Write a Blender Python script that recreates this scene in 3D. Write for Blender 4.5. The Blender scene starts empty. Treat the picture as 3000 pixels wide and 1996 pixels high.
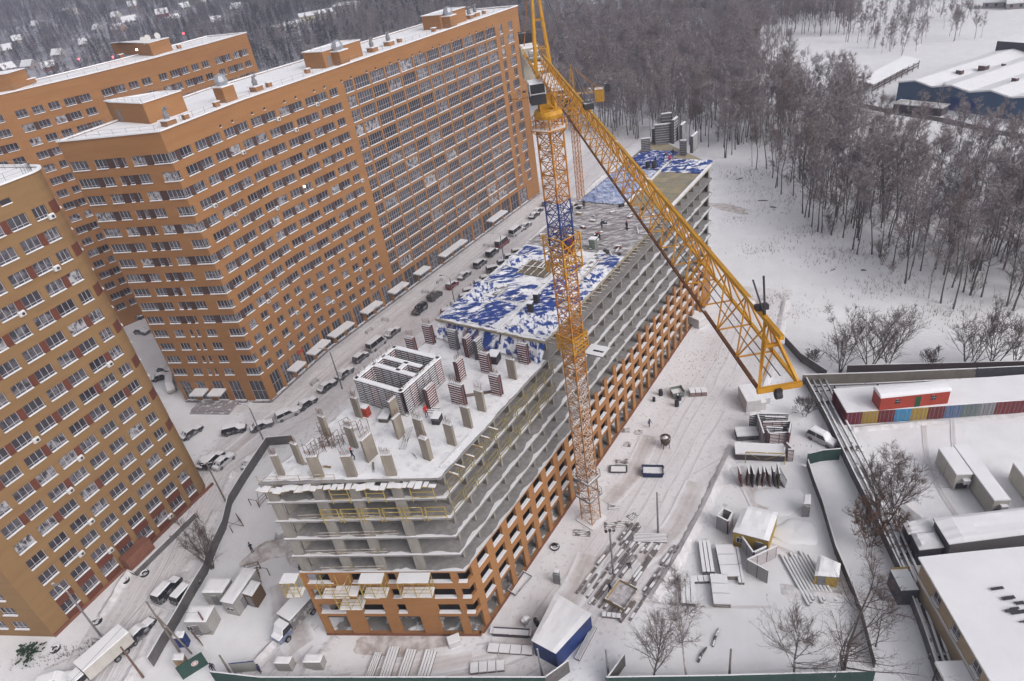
import bpy, math, random, hashlib
import numpy as np
from mathutils import Vector, Matrix
R = math.radians
random.seed(7); NPR = np.random.RandomState(7)
S = bpy.context.scene
COL = S.collection

# ------------------------------------------------------------ camera
IMW, IMH, FPX, CAMH, VVP = 3000.0, 1996.0, 1970.0, 75.0, (2010.0, 4120.0)
_d = Vector((VVP[0]-IMW/2, VVP[1]-IMH/2, FPX)).normalized()
_up = -_d
_fw = (Vector((0, 0, 1)) - _up*_up.z).normalized()
_rt = _fw.cross(_up)
CM = Matrix((_rt, _fw, _up))                      # camera axes -> world axes
cam = bpy.data.cameras.new('camera'); camo = bpy.data.objects.new('camera', cam); COL.objects.link(camo)
cam.sensor_width = 36; cam.lens = FPX*36/IMW; cam.clip_start = 0.5; cam.clip_end = 20000
_cx, _cy, _cz = CM @ Vector((1, 0, 0)), CM @ Vector((0, -1, 0)), CM @ Vector((0, 0, -1))
camo.matrix_world = Matrix(((_cx.x, _cy.x, _cz.x, 0), (_cx.y, _cy.y, _cz.y, 0), (_cx.z, _cy.z, _cz.z, CAMH), (0, 0, 0, 1)))
S.camera = camo

# ------------------------------------------------------------ sky, sun, exposure
SUN_EL, SUN_AZ = 36.0, 134.0
w = bpy.data.worlds.new('World'); S.world = w; w.use_nodes = True
nt = w.node_tree; nt.nodes.clear()
sky = nt.nodes.new('ShaderNodeTexSky'); sky.sky_type = 'NISHITA'; sky.sun_disc = False
sky.sun_elevation = R(SUN_EL); sky.sun_rotation = R(SUN_AZ); sky.air_density = 1.0; sky.dust_density = 4.0; sky.ozone_density = 1.0
hs = nt.nodes.new('ShaderNodeHueSaturation'); hs.inputs['Saturation'].default_value = 0.22
bg = nt.nodes.new('ShaderNodeBackground'); bg.inputs[1].default_value = 0.13
ow = nt.nodes.new('ShaderNodeOutputWorld')
nt.links.new(sky.outputs[0], hs.inputs['Color']); nt.links.new(hs.outputs[0], bg.inputs[0]); nt.links.new(bg.outputs[0], ow.inputs[0])
sl = bpy.data.lights.new('sun', 'SUN'); sl.energy = 0.9; sl.angle = R(50); sl.color = (1, 0.955, 0.95)
so = bpy.data.objects.new('sun', sl); COL.objects.link(so)
_az = R(SUN_AZ); _e = R(SUN_EL)
so.rotation_euler = Vector((-math.sin(_az)*math.cos(_e), -math.cos(_az)*math.cos(_e), -math.sin(_e))).to_track_quat('-Z', 'Y').to_euler()
so.location = (0, 0, 200)
vs = S.view_settings; vs.view_transform = 'Standard'; vs.look = 'None'; vs.exposure = EXPO = 0.57; vs.gamma = 1.0
S.cycles.use_denoising = True; S.cycles.max_bounces = 6; S.cycles.diffuse_bounces = 4; S.cycles.glossy_bounces = 2
S.cycles.transmission_bounces = 2; S.cycles.volume_bounces = 0; S.cycles.transparent_max_bounces = 4; S.cycles.use_adaptive_sampling = True
S.cycles.caustics_reflective = False; S.cycles.caustics_refractive = False

# ------------------------------------------------------------ pixel helpers (a pixel gives a direction; distance from the surface touched)
def ray(x, y): return (CM @ Vector((x-IMW/2, y-IMH/2, FPX))).normalized()
def G(x, y, z=0.0):
    r = ray(x, y); t = (z-CAMH)/r.z
    return Vector((r.x*t, r.y*t, z))
CMI = CM.transposed()
def proj(p):
    v = CMI @ (Vector(p)-Vector((0, 0, CAMH)))
    if v.z <= 0.5: return (-1e6, -1e6, v.z)
    return (IMW/2+FPX*v.x/v.z, IMH/2+FPX*v.y/v.z, v.z)
def ZZ(n, x, y):                                   # coordinates read off a ninth of the photograph
    s = 1000/2357 if n < 7 else 1000/2354
    return ((n-1) % 3*1000+x*s, (0, 665, 1330)[(n-1)//3]+y*s)
def GZ(n, x, y, z=0.0): return G(*ZZ(n, x, y), z)

# ------------------------------------------------------------ materials
MATS = {}
def _n(nt, t, **k):
    n = nt.nodes.new(t)
    for a, b in k.items(): setattr(n, a, b)
    return n
def M(name, c=(.5, .5, .5), c2=None, scale=1.0, rough=.85, metal=0.0, snow=0.0, snowscale=1.2, bump=0.0, bscale=8.0, stretch=None, src=None, emit=0.0, detail=4.0, lo=.35, hi=.65, spec=.3, rot=0.0):
    """procedural material. src: None | 'obj' (object colour) | 'rand' / 'island' (per object / island ramp given in c as list)"""
    if name in MATS: return MATS[name]
    m = bpy.data.materials.new(name); m.use_nodes = True; nt = m.node_tree; L = nt.links.new
    bs = nt.nodes['Principled BSDF']; bs.inputs['Roughness'].default_value = rough; bs.inputs['Metallic'].default_value = metal
    bs.inputs['Specular IOR Level'].default_value = spec
    geo = _n(nt, 'ShaderNodeNewGeometry')
    mp = _n(nt, 'ShaderNodeMapping'); L(geo.outputs['Position'], mp.inputs[0])
    if stretch: mp.inputs['Scale'].default_value = stretch
    mp.inputs['Rotation'].default_value = (0, 0, rot)
    col = None
    if src == 'obj':
        oi = _n(nt, 'ShaderNodeObjectInfo'); col = oi.outputs['Color']
    elif src in ('rand', 'island'):
        cr = _n(nt, 'ShaderNodeValToRGB'); cr.color_ramp.interpolation = 'CONSTANT'
        while len(cr.color_ramp.elements) < len(c): cr.color_ramp.elements.new(0.5)
        for e, (p, cc) in zip(cr.color_ramp.elements, c): e.position = p; e.color = (*cc, 1)
        if src == 'rand': oi = _n(nt, 'ShaderNodeObjectInfo'); L(oi.outputs['Random'], cr.inputs[0])
        else: L(geo.outputs['Random Per Island'], cr.inputs[0])
        col = cr.outputs[0]
    if c2 is not None:
        no = _n(nt, 'ShaderNodeTexNoise'); no.inputs['Scale'].default_value = scale; no.inputs['Detail'].default_value = detail; no.inputs['Roughness'].default_value = .6
        L(mp.outputs[0], no.inputs['Vector'])
        mr = _n(nt, 'ShaderNodeMapRange'); mr.inputs[1].default_value = lo; mr.inputs[2].default_value = hi; L(no.outputs[0], mr.inputs[0])
        mx = _n(nt, 'ShaderNodeMix', data_type='RGBA'); L(mr.outputs[0], mx.inputs[0])
        if col is not None: L(col, mx.inputs[6])
        else: mx.inputs[6].default_value = (*c, 1)
        mx.inputs[7].default_value = (*c2, 1)
        col = mx.outputs[2]
    if snow > 0:                                   # snow lying on faces that look up
        sp = _n(nt, 'ShaderNodeSeparateXYZ'); L(geo.outputs['Normal'], sp.inputs[0])
        r1 = _n(nt, 'ShaderNodeMapRange'); r1.inputs[1].default_value = .45; r1.inputs[2].default_value = .8; L(sp.outputs[2], r1.inputs[0])
        n2 = _n(nt, 'ShaderNodeTexNoise'); n2.inputs['Scale'].default_value = snowscale; n2.inputs['Detail'].default_value = 5; L(geo.outputs['Position'], n2.inputs['Vector'])
        r2 = _n(nt, 'ShaderNodeMapRange'); t = .72-.5*snow; r2.inputs[1].default_value = t-.05; r2.inputs[2].default_value = t+.05; L(n2.outputs[0], r2.inputs[0])
        mu = _n(nt, 'ShaderNodeMath', operation='MULTIPLY'); L(r1.outputs[0], mu.inputs[0]); L(r2.outputs[0], mu.inputs[1])
        mx = _n(nt, 'ShaderNodeMix', data_type='RGBA'); L(mu.outputs[0], mx.inputs[0])
        if col is not None: L(col, mx.inputs[6])
        else: mx.inputs[6].default_value = (*c, 1)
        mx.inputs[7].default_value = (.80, .79, .81, 1); col = mx.outputs[2]
    if col is None: bs.inputs['Base Color'].default_value = (*c, 1)
    else: L(col, bs.inputs['Base Color'])
    if bump > 0:
        nb = _n(nt, 'ShaderNodeTexNoise'); nb.inputs['Scale'].default_value = bscale; nb.inputs['Detail'].default_value = 4; L(mp.outputs[0], nb.inputs['Vector'])
        bp = _n(nt, 'ShaderNodeBump'); bp.inputs['Strength'].default_value = bump; bp.inputs['Distance'].default_value = .15; L(nb.outputs[0], bp.inputs['Height']); L(bp.outputs[0], bs.inputs['Normal'])
    if emit > 0:
        bs.inputs['Emission Color'].default_value = (*c, 1); bs.inputs['Emission Strength'].default_value = emit
    MATS[name] = m; return m
SNW = (.80, .79, .81)
snow = M('snow', SNW, (.74, .725, .74), scale=.25, bump=.5, bscale=1.6, rough=.9)
snow_roof = M('roof_snow', (.81, .80, .82), (.77, .76, .78), scale=.4, bump=.15, bscale=.8, rough=.9)
road_m = M('packed_snow', (.69, .655, .655), (.565, .52, .515), scale=.6, stretch=(1, .06, 1), rot=R(-36), bump=.35, bscale=2.5, lo=.4, hi=.72)
track_m = M('tracked_snow', (.73, .70, .70), (.60, .555, .545), scale=.35, detail=6, bump=.5, bscale=2.2, lo=.42, hi=.75)
dirt_m = M('dirty_snow', (.42, .36, .34), (.68, .64, .63), scale=.8, detail=8, bump=.8, bscale=2.0, lo=.38, hi=.62)
brick = M('orange_brick', (.33, .165, .068), (.27, .128, .052), scale=.12, stretch=(1, 1, 7), bump=.1, bscale=6, lo=.3, hi=.8)
brick2 = M('new_orange_brick', (.325, .155, .060), (.275, .128, .05), scale=.5, stretch=(1, 1, 4), bump=.12, bscale=6, lo=.3, hi=.8)
brickT = M('tan_brick', (.255, .152, .068), (.205, .118, .054), scale=.15, stretch=(1, 1, 6), bump=.1, bscale=6, lo=.3, hi=.8)
panel_b = M('brown_panel', (.075, .042, .036), (.06, .035, .032), scale=2)
panel_r = M('red_panel', (.135, .043, .026), (.11, .036, .022), scale=1.5)
plinth_m = M('brown_plinth', (.22, .09, .06), (.17, .075, .05), scale=1)
GLR = [(0, (.028, .025, .033)), (.2, (.060, .055, .066)), (.42, (.105, .098, .115)), (.66, (.165, .155, .172)), (.87, (.26, .25, .27)), (.95, (.40, .39, .41))]
glass = M('glass', GLR, src='rand', rough=.12, spec=.5, c2=(.05, .048, .058), scale=1.3, lo=.42, hi=.58)
glass_i = M('glass_far', GLR, src='island', rough=.12, spec=.5, c2=(.05, .048, .058), scale=1.3, lo=.42, hi=.58)
frame_m = M('window_frame', (.42, .40, .425), rough=.6)
frame_d = M('dark_frame', (.13, .125, .14), rough=.6)
conc = M('concrete', (.27, .247, .22), (.195, .178, .16), scale=.9, stretch=(1, 1, .3), snow=.75, bump=.15, bscale=5)
conc_slab = M('slab_concrete', (.25, .235, .225), (.19, .178, .17), scale=.8, snow=.30, snowscale=.9)
conc_shade = M('shade_concrete', (.075, .068, .065), (.055, .05, .048), scale=.5)  # indoor shade put into the colour: concrete darkened for the open floors
conc_raw = M('bare_concrete', (.29, .25, .205), (.205, .178, .15), scale=.8, stretch=(1.5, 1.5, .25), bump=.1, bscale=6)
ply = M('plywood', (.33, .275, .19), (.27, .23, .16), scale=.5, snow=.05)
deck_m = M('patchy_deck', (.215, .19, .19), (.62, .605, .62), scale=.75, stretch=(1, 2.6, 1), rot=R(10), detail=8, lo=.44, hi=.66, bump=.3, bscale=3)
tarp = M('blue_tarp', (.025, .058, .225), (.80, .79, .82), scale=.62, stretch=(.8, 2.2, 1), rot=R(-20), detail=12, lo=.48, hi=.56, rough=.5, bump=.5, bscale=1.8)
tarp_l = M('pale_tarp', (.21, .26, .43), (.55, .57, .66), scale=.3, stretch=(1, 2.5, 1), detail=7, lo=.4, hi=.7, rough=.5, bump=.8, bscale=1.2)
tarp_b = M('bare_blue_tarp', (.022, .05, .19), (.012, .026, .11), scale=.8, rough=.45, snow=.25)
redf = M('red_formwork', (.145, .032, .03), (.09, .026, .026), scale=1.5, snow=.95, rough=.7)
darkf = M('dark_formwork', (.085, .07, .075), (.06, .05, .055), scale=1.5, snow=.95, rough=.7)
grayf = M('grey_formwork', (.125, .12, .125), (.10, .095, .10), scale=1, snow=.8, rough=.7)
yel = M('crane_yellow', (.52, .27, .022), (.40, .185, .02), scale=1.6, snow=.12, rough=.55)
ylo = M('crane_orange', (.48, .205, .024), (.34, .125, .02), scale=1.4, snow=.14, rough=.6)
ydirt = M('crane_dusty_orange', (.42, .20, .07), (.34, .19, .10), scale=.9, snow=.6, rough=.7)
cblue = M('crane_blue', (.022, .045, .20), (.03, .05, .16), scale=.8, snow=.2, rough=.55)
rust = M('brown_chord', (.11, .045, .026), (.14, .06, .03), scale=.8, snow=.05)
dark = M('dark_metal', (.035, .033, .038), snow=.25, rough=.6)
steel = M('grey_steel', (.22, .215, .225), (.17, .165, .175), scale=2, snow=.5, rough=.6)
cable = M('cable', (.09, .088, .10), rough=.6)
wood = M('timber', (.33, .235, .13), (.26, .19, .11), scale=3, snow=.55)
woodg = M('grey_timber', (.20, .17, .15), (.15, .13, .12), scale=3, snow=.5)
scaf = M('scaffold_yellow', (.42, .30, .06), (.34, .25, .06), scale=2, snow=.2, rough=.6)
green = M('green_fence', (.024, .058, .052), (.03, .066, .052), scale=1.5, rough=.7, snow=.2)
greenp = M('green_paint', (.02, .075, .035), snow=.3)
fence_c = M('fence_concrete', (.20, .18, .155), (.155, .14, .12), scale=.6, snow=.8)
fence_g = M('grey_fence', (.10, .092, .095), (.14, .13, .13), scale=.8, snow=.7)
pipe_m = M('pipe', (.16, .15, .155), (.11, .10, .105), scale=.5, snow=.72, snowscale=.8)
rustm = M('rebar', (.14, .085, .065), rough=.8)
beige = M('beige_wall', (.40, .31, .205), (.35, .27, .18), scale=.5)
yelw = M('yellow_wall', (.40, .27, .06), (.35, .235, .06), scale=.8)
shed_d = M('dark_shed', (.06, .062, .075), (.08, .08, .09), scale=1)
cab_g = M('grey_cabin', (.36, .345, .33), (.30, .29, .28), scale=1)
whitep = M('white_panel', (.56, .545, .54), (.50, .485, .48), scale=.6, snow=.8)
blockm = M('white_block', (.58, .56, .56), (.52, .50, .50), scale=.8, snow=.95)
redp = M('red_paint', (.40, .055, .032), (.34, .05, .03), scale=1, rough=.6)
cont_m = M('container_paint', src='obj', c2=(.07, .05, .045), scale=2.5, lo=.6, hi=.95, rough=.6)
carp = M('car_paint', src='obj', c2=(.55, .54, .56), scale=1.3, lo=.48, hi=.8, rough=.4, spec=.5)
carg = M('car_glass', (.02, .02, .025), rough=.12, spec=.5, snow=.5, snowscale=1.5)
tyre = M('tyre', (.022, .021, .022), rough=.9)
jacket = M('clothing', src='obj', rough=.9)
skinm = M('skin', (.45, .27, .2), rough=.7)
lamp_on = M('lamp_on', (1, .82, .5), emit=18)
red_on = M('red_light', (1, .03, .04), emit=14)
bluew = M('blue_cladding', (.055, .115, .20), (.045, .09, .16), scale=.15)
bark = M('bark', (.105, .09, .087), (.08, .068, .066), scale=2, snow=.35, snowscale=2)
barkb = M('birch_bark', (.40, .37, .36), (.12, .10, .10), scale=2.5, lo=.5, hi=.7)
near_twig = M('near_twig', (.105, .076, .07), (.135, .10, .09), scale=.5, rough=.9)
twig = M('twig', (.20, .16, .166), (.25, .205, .21), scale=.05, snow=.42, snowscale=1.2, rough=.9)
twig_b = M('brown_twig', (.17, .128, .116), (.215, .165, .15), scale=.3, rough=.9, snow=.35, snowscale=1.2)
needle = M('needle', (.022, .028, .032), (.034, .04, .044), scale=.6, snow=.14, snowscale=.5)
roof_sn = snow_roof
housew = M('house_wall', src='obj', c2=(.2, .17, .15), scale=.6, lo=.5, hi=1.0)

# ------------------------------------------------------------ mesh builder
class MB:
    def __init__(s): s.v = []; s.f = []; s.m = []
    def quad(s, a, b, c, d, m=0):
        n = len(s.v); s.v += [tuple(a), tuple(b), tuple(c), tuple(d)]; s.f.append((n, n+1, n+2, n+3)); s.m.append(m)
    def tri(s, a, b, c, m=0):
        n = len(s.v); s.v += [tuple(a), tuple(b), tuple(c)]; s.f.append((n, n+1, n+2)); s.m.append(m)
    def poly(s, pts, m=0):
        n = len(s.v); s.v += [tuple(p) for p in pts]; s.f.append(tuple(range(n, n+len(pts)))); s.m.append(m)
    def hexa(s, P, m=0, mt=None):                # 4 bottom, 4 top (ccw)
        n = len(s.v); s.v += [tuple(p) for p in P]
        for q in ((0, 3, 2, 1), (4, 5, 6, 7), (0, 1, 5, 4), (1, 2, 6, 5), (2, 3, 7, 6), (3, 0, 4, 7)):
            s.f.append(tuple(n+i for i in q)); s.m.append(mt if (mt is not None and q[0] == 4) else m)
        return s
    def box(s, x0, y0, z0, x1, y1, z1, m=0, mt=None):
        return s.hexa([(x0, y0, z0), (x1, y0, z0), (x1, y1, z0), (x0, y1, z0), (x0, y0, z1), (x1, y0, z1), (x1, y1, z1), (x0, y1, z1)], m, mt)
    def obox(s, c, sx, sy, sz, rz=0.0, m=0, mt=None):  # c = centre of the base
        ca, sa = math.cos(rz), math.sin(rz)
        f = lambda x, y, z: (c[0]+ca*x-sa*y, c[1]+sa*x+ca*y, c[2]+z)
        x, y = sx/2, sy/2
        return s.hexa([f(-x, -y, 0), f(x, -y, 0), f(x, y, 0), f(-x, y, 0), f(-x, -y, sz), f(x, -y, sz), f(x, y, sz), f(-x, y, sz)], m, mt)
    def beam(s, p, q, w=.1, h=None, m=0, up=(0, 0, 1)):
        p, q = Vector(p), Vector(q); d = (q-p)
        if d.length < 1e-6: return s
        d.normalize(); u = Vector(up)
        if abs(d.dot(u)) > .98: u = Vector((1, 0, 0))
        a = d.cross(u).normalized()*(w/2); b = a.cross(d).normalized()*((h or w)/2)
        return s.hexa([p-a-b, p+a-b, q+a-b, q-a-b, p-a+b, p+a+b, q+a+b, q-a+b], m)
    def tube(s, pts, rs, n=6, m=0, cap=True):
        pts = [Vector(p) for p in pts]; base = len(s.v)
        for i, p in enumerate(pts):
            d = (pts[min(i+1, len(pts)-1)]-pts[max(i-1, 0)])
            d = d.normalized() if d.length > 1e-9 else Vector((0, 0, 1))
            a = d.orthogonal().normalized() if abs(d.z) < .9 else d.cross(Vector((0, 1, 0))).normalized(); b = d.cross(a)
            for k in range(n):
                t = 2*math.pi*k/n; s.v.append(tuple(p+(a*math.cos(t)+b*math.sin(t))*rs[i]))
        for i in range(len(pts)-1):
            for k in range(n):
                k2 = (k+1) % n; s.f.append((base+i*n+k, base+i*n+k2, base+(i+1)*n+k2, base+(i+1)*n+k)); s.m.append(m)
        if cap:
            s.f.append(tuple(base+k for k in range(n))[::-1]); s.m.append(m)
            e = base+(len(pts)-1)*n; s.f.append(tuple(e+k for k in range(n))); s.m.append(m)
        return s
    def prism(s, poly, z0, z1, m=0, mt=None):    # poly ccw
        n = len(poly)
        for i in range(n):
            a, b = poly[i], poly[(i+1) % n]
            s.quad((a[0], a[1], z0), (b[0], b[1], z0), (b[0], b[1], z1), (a[0], a[1], z1), m)
        s.poly([(p[0], p[1], z1) for p in poly], m if mt is None else mt)
        s.poly([(p[0], p[1], z0) for p in reversed(poly)], m)
        return s
    def mesh(s, name, mats, smooth=False):
        me = bpy.data.meshes.new(name); me.from_pydata(s.v, [], s.f)
        for mm in (mats if isinstance(mats, (list, tuple)) else [mats]):
            if mm is not None: me.materials.append(mm)
        if any(s.m): me.polygons.foreach_set('material_index', s.m)
        if smooth: me.polygons.foreach_set('use_smooth', [True]*len(s.f))
        me.update(); return me
def obj(name, me, parent=None, loc=(0, 0, 0), rz=0.0, sc=None, color=None, kind=None):
    o = bpy.data.objects.new(name, me); COL.objects.link(o)
    o.location = loc
    if rz: o.rotation_euler = (0, 0, rz)
    if sc is not None: o.scale = sc if isinstance(sc, (tuple, list)) else (sc, sc, sc)
    if parent is not None: o.parent = parent
    if color is not None: o.color = (*color, 1)
    if kind: o['kind'] = kind
    return o
def tag(o, label, cat, group=None):
    o['label'] = label; o['category'] = cat; o['kind'] = 'thing'
    if group: o['group'] = group
    return o
def thing(name, label, cat, loc=(0, 0, 0), rz=0.0, group=None, sc=None):
    return tag(obj(name, None, None, loc, rz, sc), label, cat, group)
def solo(name, mb, mats, label, cat, loc=(0, 0, 0), rz=0.0, group=None, smooth=False):
    return tag(obj(name, mb.mesh(name, mats, smooth), None, loc, rz), label, cat, group)
def structure(name, mb, mats): return obj(name, mb.mesh(name, mats), kind='structure')
def sub2(p, l): return (p[0]-l[0], p[1]-l[1])
def v2(p): return Vector((p[0], p[1]))
def poly_ground(name, pts, z, m):
    mb = MB(); mb.poly([(p[0], p[1], z) for p in pts]); return structure(name, mb, m)

# ------------------------------------------------------------ ground
mb = MB(); mb.quad((-9000, -600, 0), (9000, -600, 0), (9000, 9000, 0), (-9000, 9000, 0)); structure('ground', mb, snow)
def strip(pts, w):
    """band of half width w along a polyline"""
    pts = [v2(p) for p in pts]; l = []; r = []
    for i, p in enumerate(pts):
        d = (pts[min(i+1, len(pts)-1)]-pts[max(i-1, 0)]).normalized(); n = Vector((-d.y, d.x)); ww = w[i] if isinstance(w, (list, tuple)) else w
        l.append(p+n*ww); r.append(p-n*ww)
    return l, r
def road_mat(name, c, c2, freq=3.0, amt=(.45, .72)):
    m = bpy.data.materials.new(name); m.use_nodes = True; nt = m.node_tree; L = nt.links.new; bs = nt.nodes['Principled BSDF']; bs.inputs['Roughness'].default_value = .9
    uv = _n(nt, 'ShaderNodeUVMap'); geo = _n(nt, 'ShaderNodeNewGeometry'); sp = _n(nt, 'ShaderNodeSeparateXYZ'); L(uv.outputs[0], sp.inputs[0])
    mp = _n(nt, 'ShaderNodeMapping'); mp.inputs['Scale'].default_value = (freq, .035, 1); L(uv.outputs[0], mp.inputs[0])
    n1 = _n(nt, 'ShaderNodeTexNoise'); n1.inputs['Scale'].default_value = 1.6; n1.inputs['Detail'].default_value = 5; L(mp.outputs[0], n1.inputs['Vector'])
    n2 = _n(nt, 'ShaderNodeTexNoise'); n2.inputs['Scale'].default_value = .35; n2.inputs['Detail'].default_value = 6; L(geo.outputs['Position'], n2.inputs['Vector'])
    av = _n(nt, 'ShaderNodeMath', operation='MULTIPLY_ADD'); av.inputs[1].default_value = .6; L(n1.outputs[0], av.inputs[0])
    h2 = _n(nt, 'ShaderNodeMath', operation='MULTIPLY'); h2.inputs[1].default_value = .4; L(n2.outputs[0], h2.inputs[0]); L(h2.outputs[0], av.inputs[2])
    r1 = _n(nt, 'ShaderNodeMapRange'); r1.inputs[1].default_value, r1.inputs[2].default_value = amt; L(av.outputs[0], r1.inputs[0])
    mx = _n(nt, 'ShaderNodeMix', data_type='RGBA'); mx.inputs[6].default_value = (*c, 1); mx.inputs[7].default_value = (*c2, 1); L(r1.outputs[0], mx.inputs[0])
    ab = _n(nt, 'ShaderNodeMath', operation='ABSOLUTE'); L(sp.outputs[0], ab.inputs[0])
    ad = _n(nt, 'ShaderNodeMath', operation='MULTIPLY_ADD'); ad.inputs[1].default_value = .7; L(n2.outputs[0], ad.inputs[0]); L(ab.outputs[0], ad.inputs[2])
    r2 = _n(nt, 'ShaderNodeMapRange', interpolation_type='SMOOTHSTEP'); r2.inputs[1].default_value = .85; r2.inputs[2].default_value = 1.3; L(ad.outputs[0], r2.inputs[0])
    m2 = _n(nt, 'ShaderNodeMix', data_type='RGBA'); L(r2.outputs[0], m2.inputs[0]); L(mx.outputs[2], m2.inputs[6]); m2.inputs[7].default_value = (.78, .77, .79, 1); L(m2.outputs[2], bs.inputs['Base Color'])
    n4 = _n(nt, 'ShaderNodeTexNoise'); n4.inputs['Scale'].default_value = 1.5; n4.inputs['Detail'].default_value = 3; L(geo.outputs['Position'], n4.inputs['Vector'])
    r4 = _n(nt, 'ShaderNodeMapRange'); r4.inputs[1].default_value = .56; r4.inputs[2].default_value = .70; r4.inputs[4].default_value = .7; L(n4.outputs[0], r4.inputs[0])
    m4 = _n(nt, 'ShaderNodeMix', data_type='RGBA'); L(r4.outputs[0], m4.inputs[0]); L(m2.outputs[2], m4.inputs[6]); m4.inputs[7].default_value = (c2[0]*.92, c2[1]*.92, c2[2]*.92, 1); L(m4.outputs[2], bs.inputs['Base Color'])
    n3 = _n(nt, 'ShaderNodeTexNoise'); n3.inputs['Scale'].default_value = 1.8; n3.inputs['Detail'].default_value = 5; L(geo.outputs['Position'], n3.inputs['Vector'])
    bp = _n(nt, 'ShaderNodeBump'); bp.inputs['Strength'].default_value = .5; bp.inputs['Distance'].default_value = .15; L(n3.outputs[0], bp.inputs['Height']); L(bp.outputs[0], bs.inputs['Normal'])
    return m
street_m = road_mat('street_snow', (.67, .64, .65), (.47, .43, .43), 3.2, (.42, .72))
yard_m = road_mat('yard_snow', (.72, .695, .71), (.55, .51, .515), 1.6, (.46, .74))
def road(name, pts, w, z, m):
    l, r = strip(pts, w); mb = MB(); uv = []; s_ = 0.0
    for i in range(len(l)-1):
        e_ = s_+(v2(pts[i+1])-v2(pts[i])).length; mb.quad((*r[i], z), (*r[i+1], z), (*l[i+1], z), (*l[i], z)); uv += [(1, s_), (1, e_), (-1, e_), (-1, s_)]; s_ = e_
    o = structure(name, mb, m); ul = o.data.uv_layers.new(name='UVMap')
    for i, q in enumerate(uv): ul.data[i].uv = q
    return o
road('street', [(60, 262), (24, 208), (-8, 162), (-30, 131), (-43, 111), (-50, 101), (-56, 94), (-57, 85), (-58, 72), (-60, 55), (-62, 30)], [11, 12, 13, 13, 12, 9, 7, 6, 5.4, 5.4, 5.4], .004, street_m)
road('pavement', [(17.5, 201), (-9, 165), (-27, 141), (-37.5, 126), (-46, 109.5), (-58, 112.5)], [2, 2, 2, 2, 1.8, 1.8], .009, track_m)
road('site_road', [(-52, 30), (-40, 48), (-34, 55)], 4.8, .005, yard_m)
road('site_yard', [(-30, 47.5), (-6, 47), (3, 54), (14, 66), (26, 82), (40, 101), (54, 126)], [5, 5.5, 8.5, 9.5, 10, 10, 7], .006, yard_m)
rut_m = road_mat('rut_slush', (.58, .54, .545), (.68, .655, .665), 1.0, (.4, .7))
def offset(pts, k):
    l, r = strip(pts, abs(k)); return l if k > 0 else r
def smooth(pts, n=5):
    pts = [v2(p) for p in pts]; o = []
    for i in range(len(pts)-1):
        p0, p1, p2, p3 = pts[max(i-1, 0)], pts[i], pts[i+1], pts[min(i+2, len(pts)-1)]
        for k in range(n): t = k/n; o.append(.5*((2*p1)+(p2-p0)*t+(2*p0-5*p1+4*p2-p3)*t*t+(3*p1-p0-3*p2+p3)*t**3))
    return o+[pts[-1]]
ST_LINE = smooth([(60, 262), (24, 208), (-8, 162), (-30, 131), (-43, 111), (-50, 101), (-56, 94), (-57, 85), (-58, 72), (-60, 55), (-62, 30)])
YD_LINE = smooth([(-30, 47.5), (-6, 47), (3, 54), (14, 66), (26, 82), (40, 101), (54, 126)])
SR_LINE = smooth([(-52, 30), (-44, 42), (-36, 52), (-31.5, 58)])
rk = random.Random(6); zt_ = .012
for line, offs, w_ in ((ST_LINE, (-3.1, -1.5, .4, 2.0, 3.4), .28), (YD_LINE, (-2.6, -.9, 1.2, 2.9, 4.6), .26), (SR_LINE, (-1.7, -.2, .5, 2.0), .22)):
    for k in offs:
        pp = offset(line, k) if abs(k) > .01 else line; a_, b_ = (0, len(pp)) if rk.random() < .6 else (rk.randrange(0, len(pp)//3), len(pp)-rk.randrange(0, len(pp)//3))
        road('wheel_track', [p+Vector((rk.gauss(0, .12), rk.gauss(0, .12))) for p in pp[a_:b_]], w_*rk.uniform(.8, 1.5), zt_, rut_m); zt_ += .003
for pp, w_ in (([(-58, 96), (-50, 99.5), (-43, 103), (-36, 104)], .3), ([(-60, 92), (-52, 97), (-46, 102)], .3), ([(8, 55), (16, 52), (26, 50)], .3), ([(20, 70), (27, 62), (33, 56)], .3), ([(24, 74), (33, 78), (40, 80)], .3), ([(62, 78), (56, 66), (54, 52)], .35), ([(66, 77), (60, 66), (58, 52)], .35), ([(-68, 58), (-60, 62), (-57, 70)], .3)):
    road('wheel_track', smooth(pp, 4), w_, zt_, rut_m); zt_ += .003
slush_m = road_mat('slush', (.50, .45, .44), (.70, .67, .675), 1.2, (.42, .66))
for pp, w_ in (([(-8, 50), (-2, 52), (3, 57), (6, 62)], 2.0), ([(10, 71), (15, 76), (20, 84)], 1.6), ([(12, 60), (18, 64), (24, 72)], 1.8), ([(-33, 55), (-36, 60), (-38, 66)], 2.2), ([(-26, 49), (-18, 49.5), (-11, 49.8)], 1.3), ([(30, 60), (31, 66), (31, 74)], 1.4), ([(-54, 98), (-50, 104), (-47, 108)], 1.6)):
    road('slush', smooth(pp, 4), w_, zt_, slush_m); zt_ += .003
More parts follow.
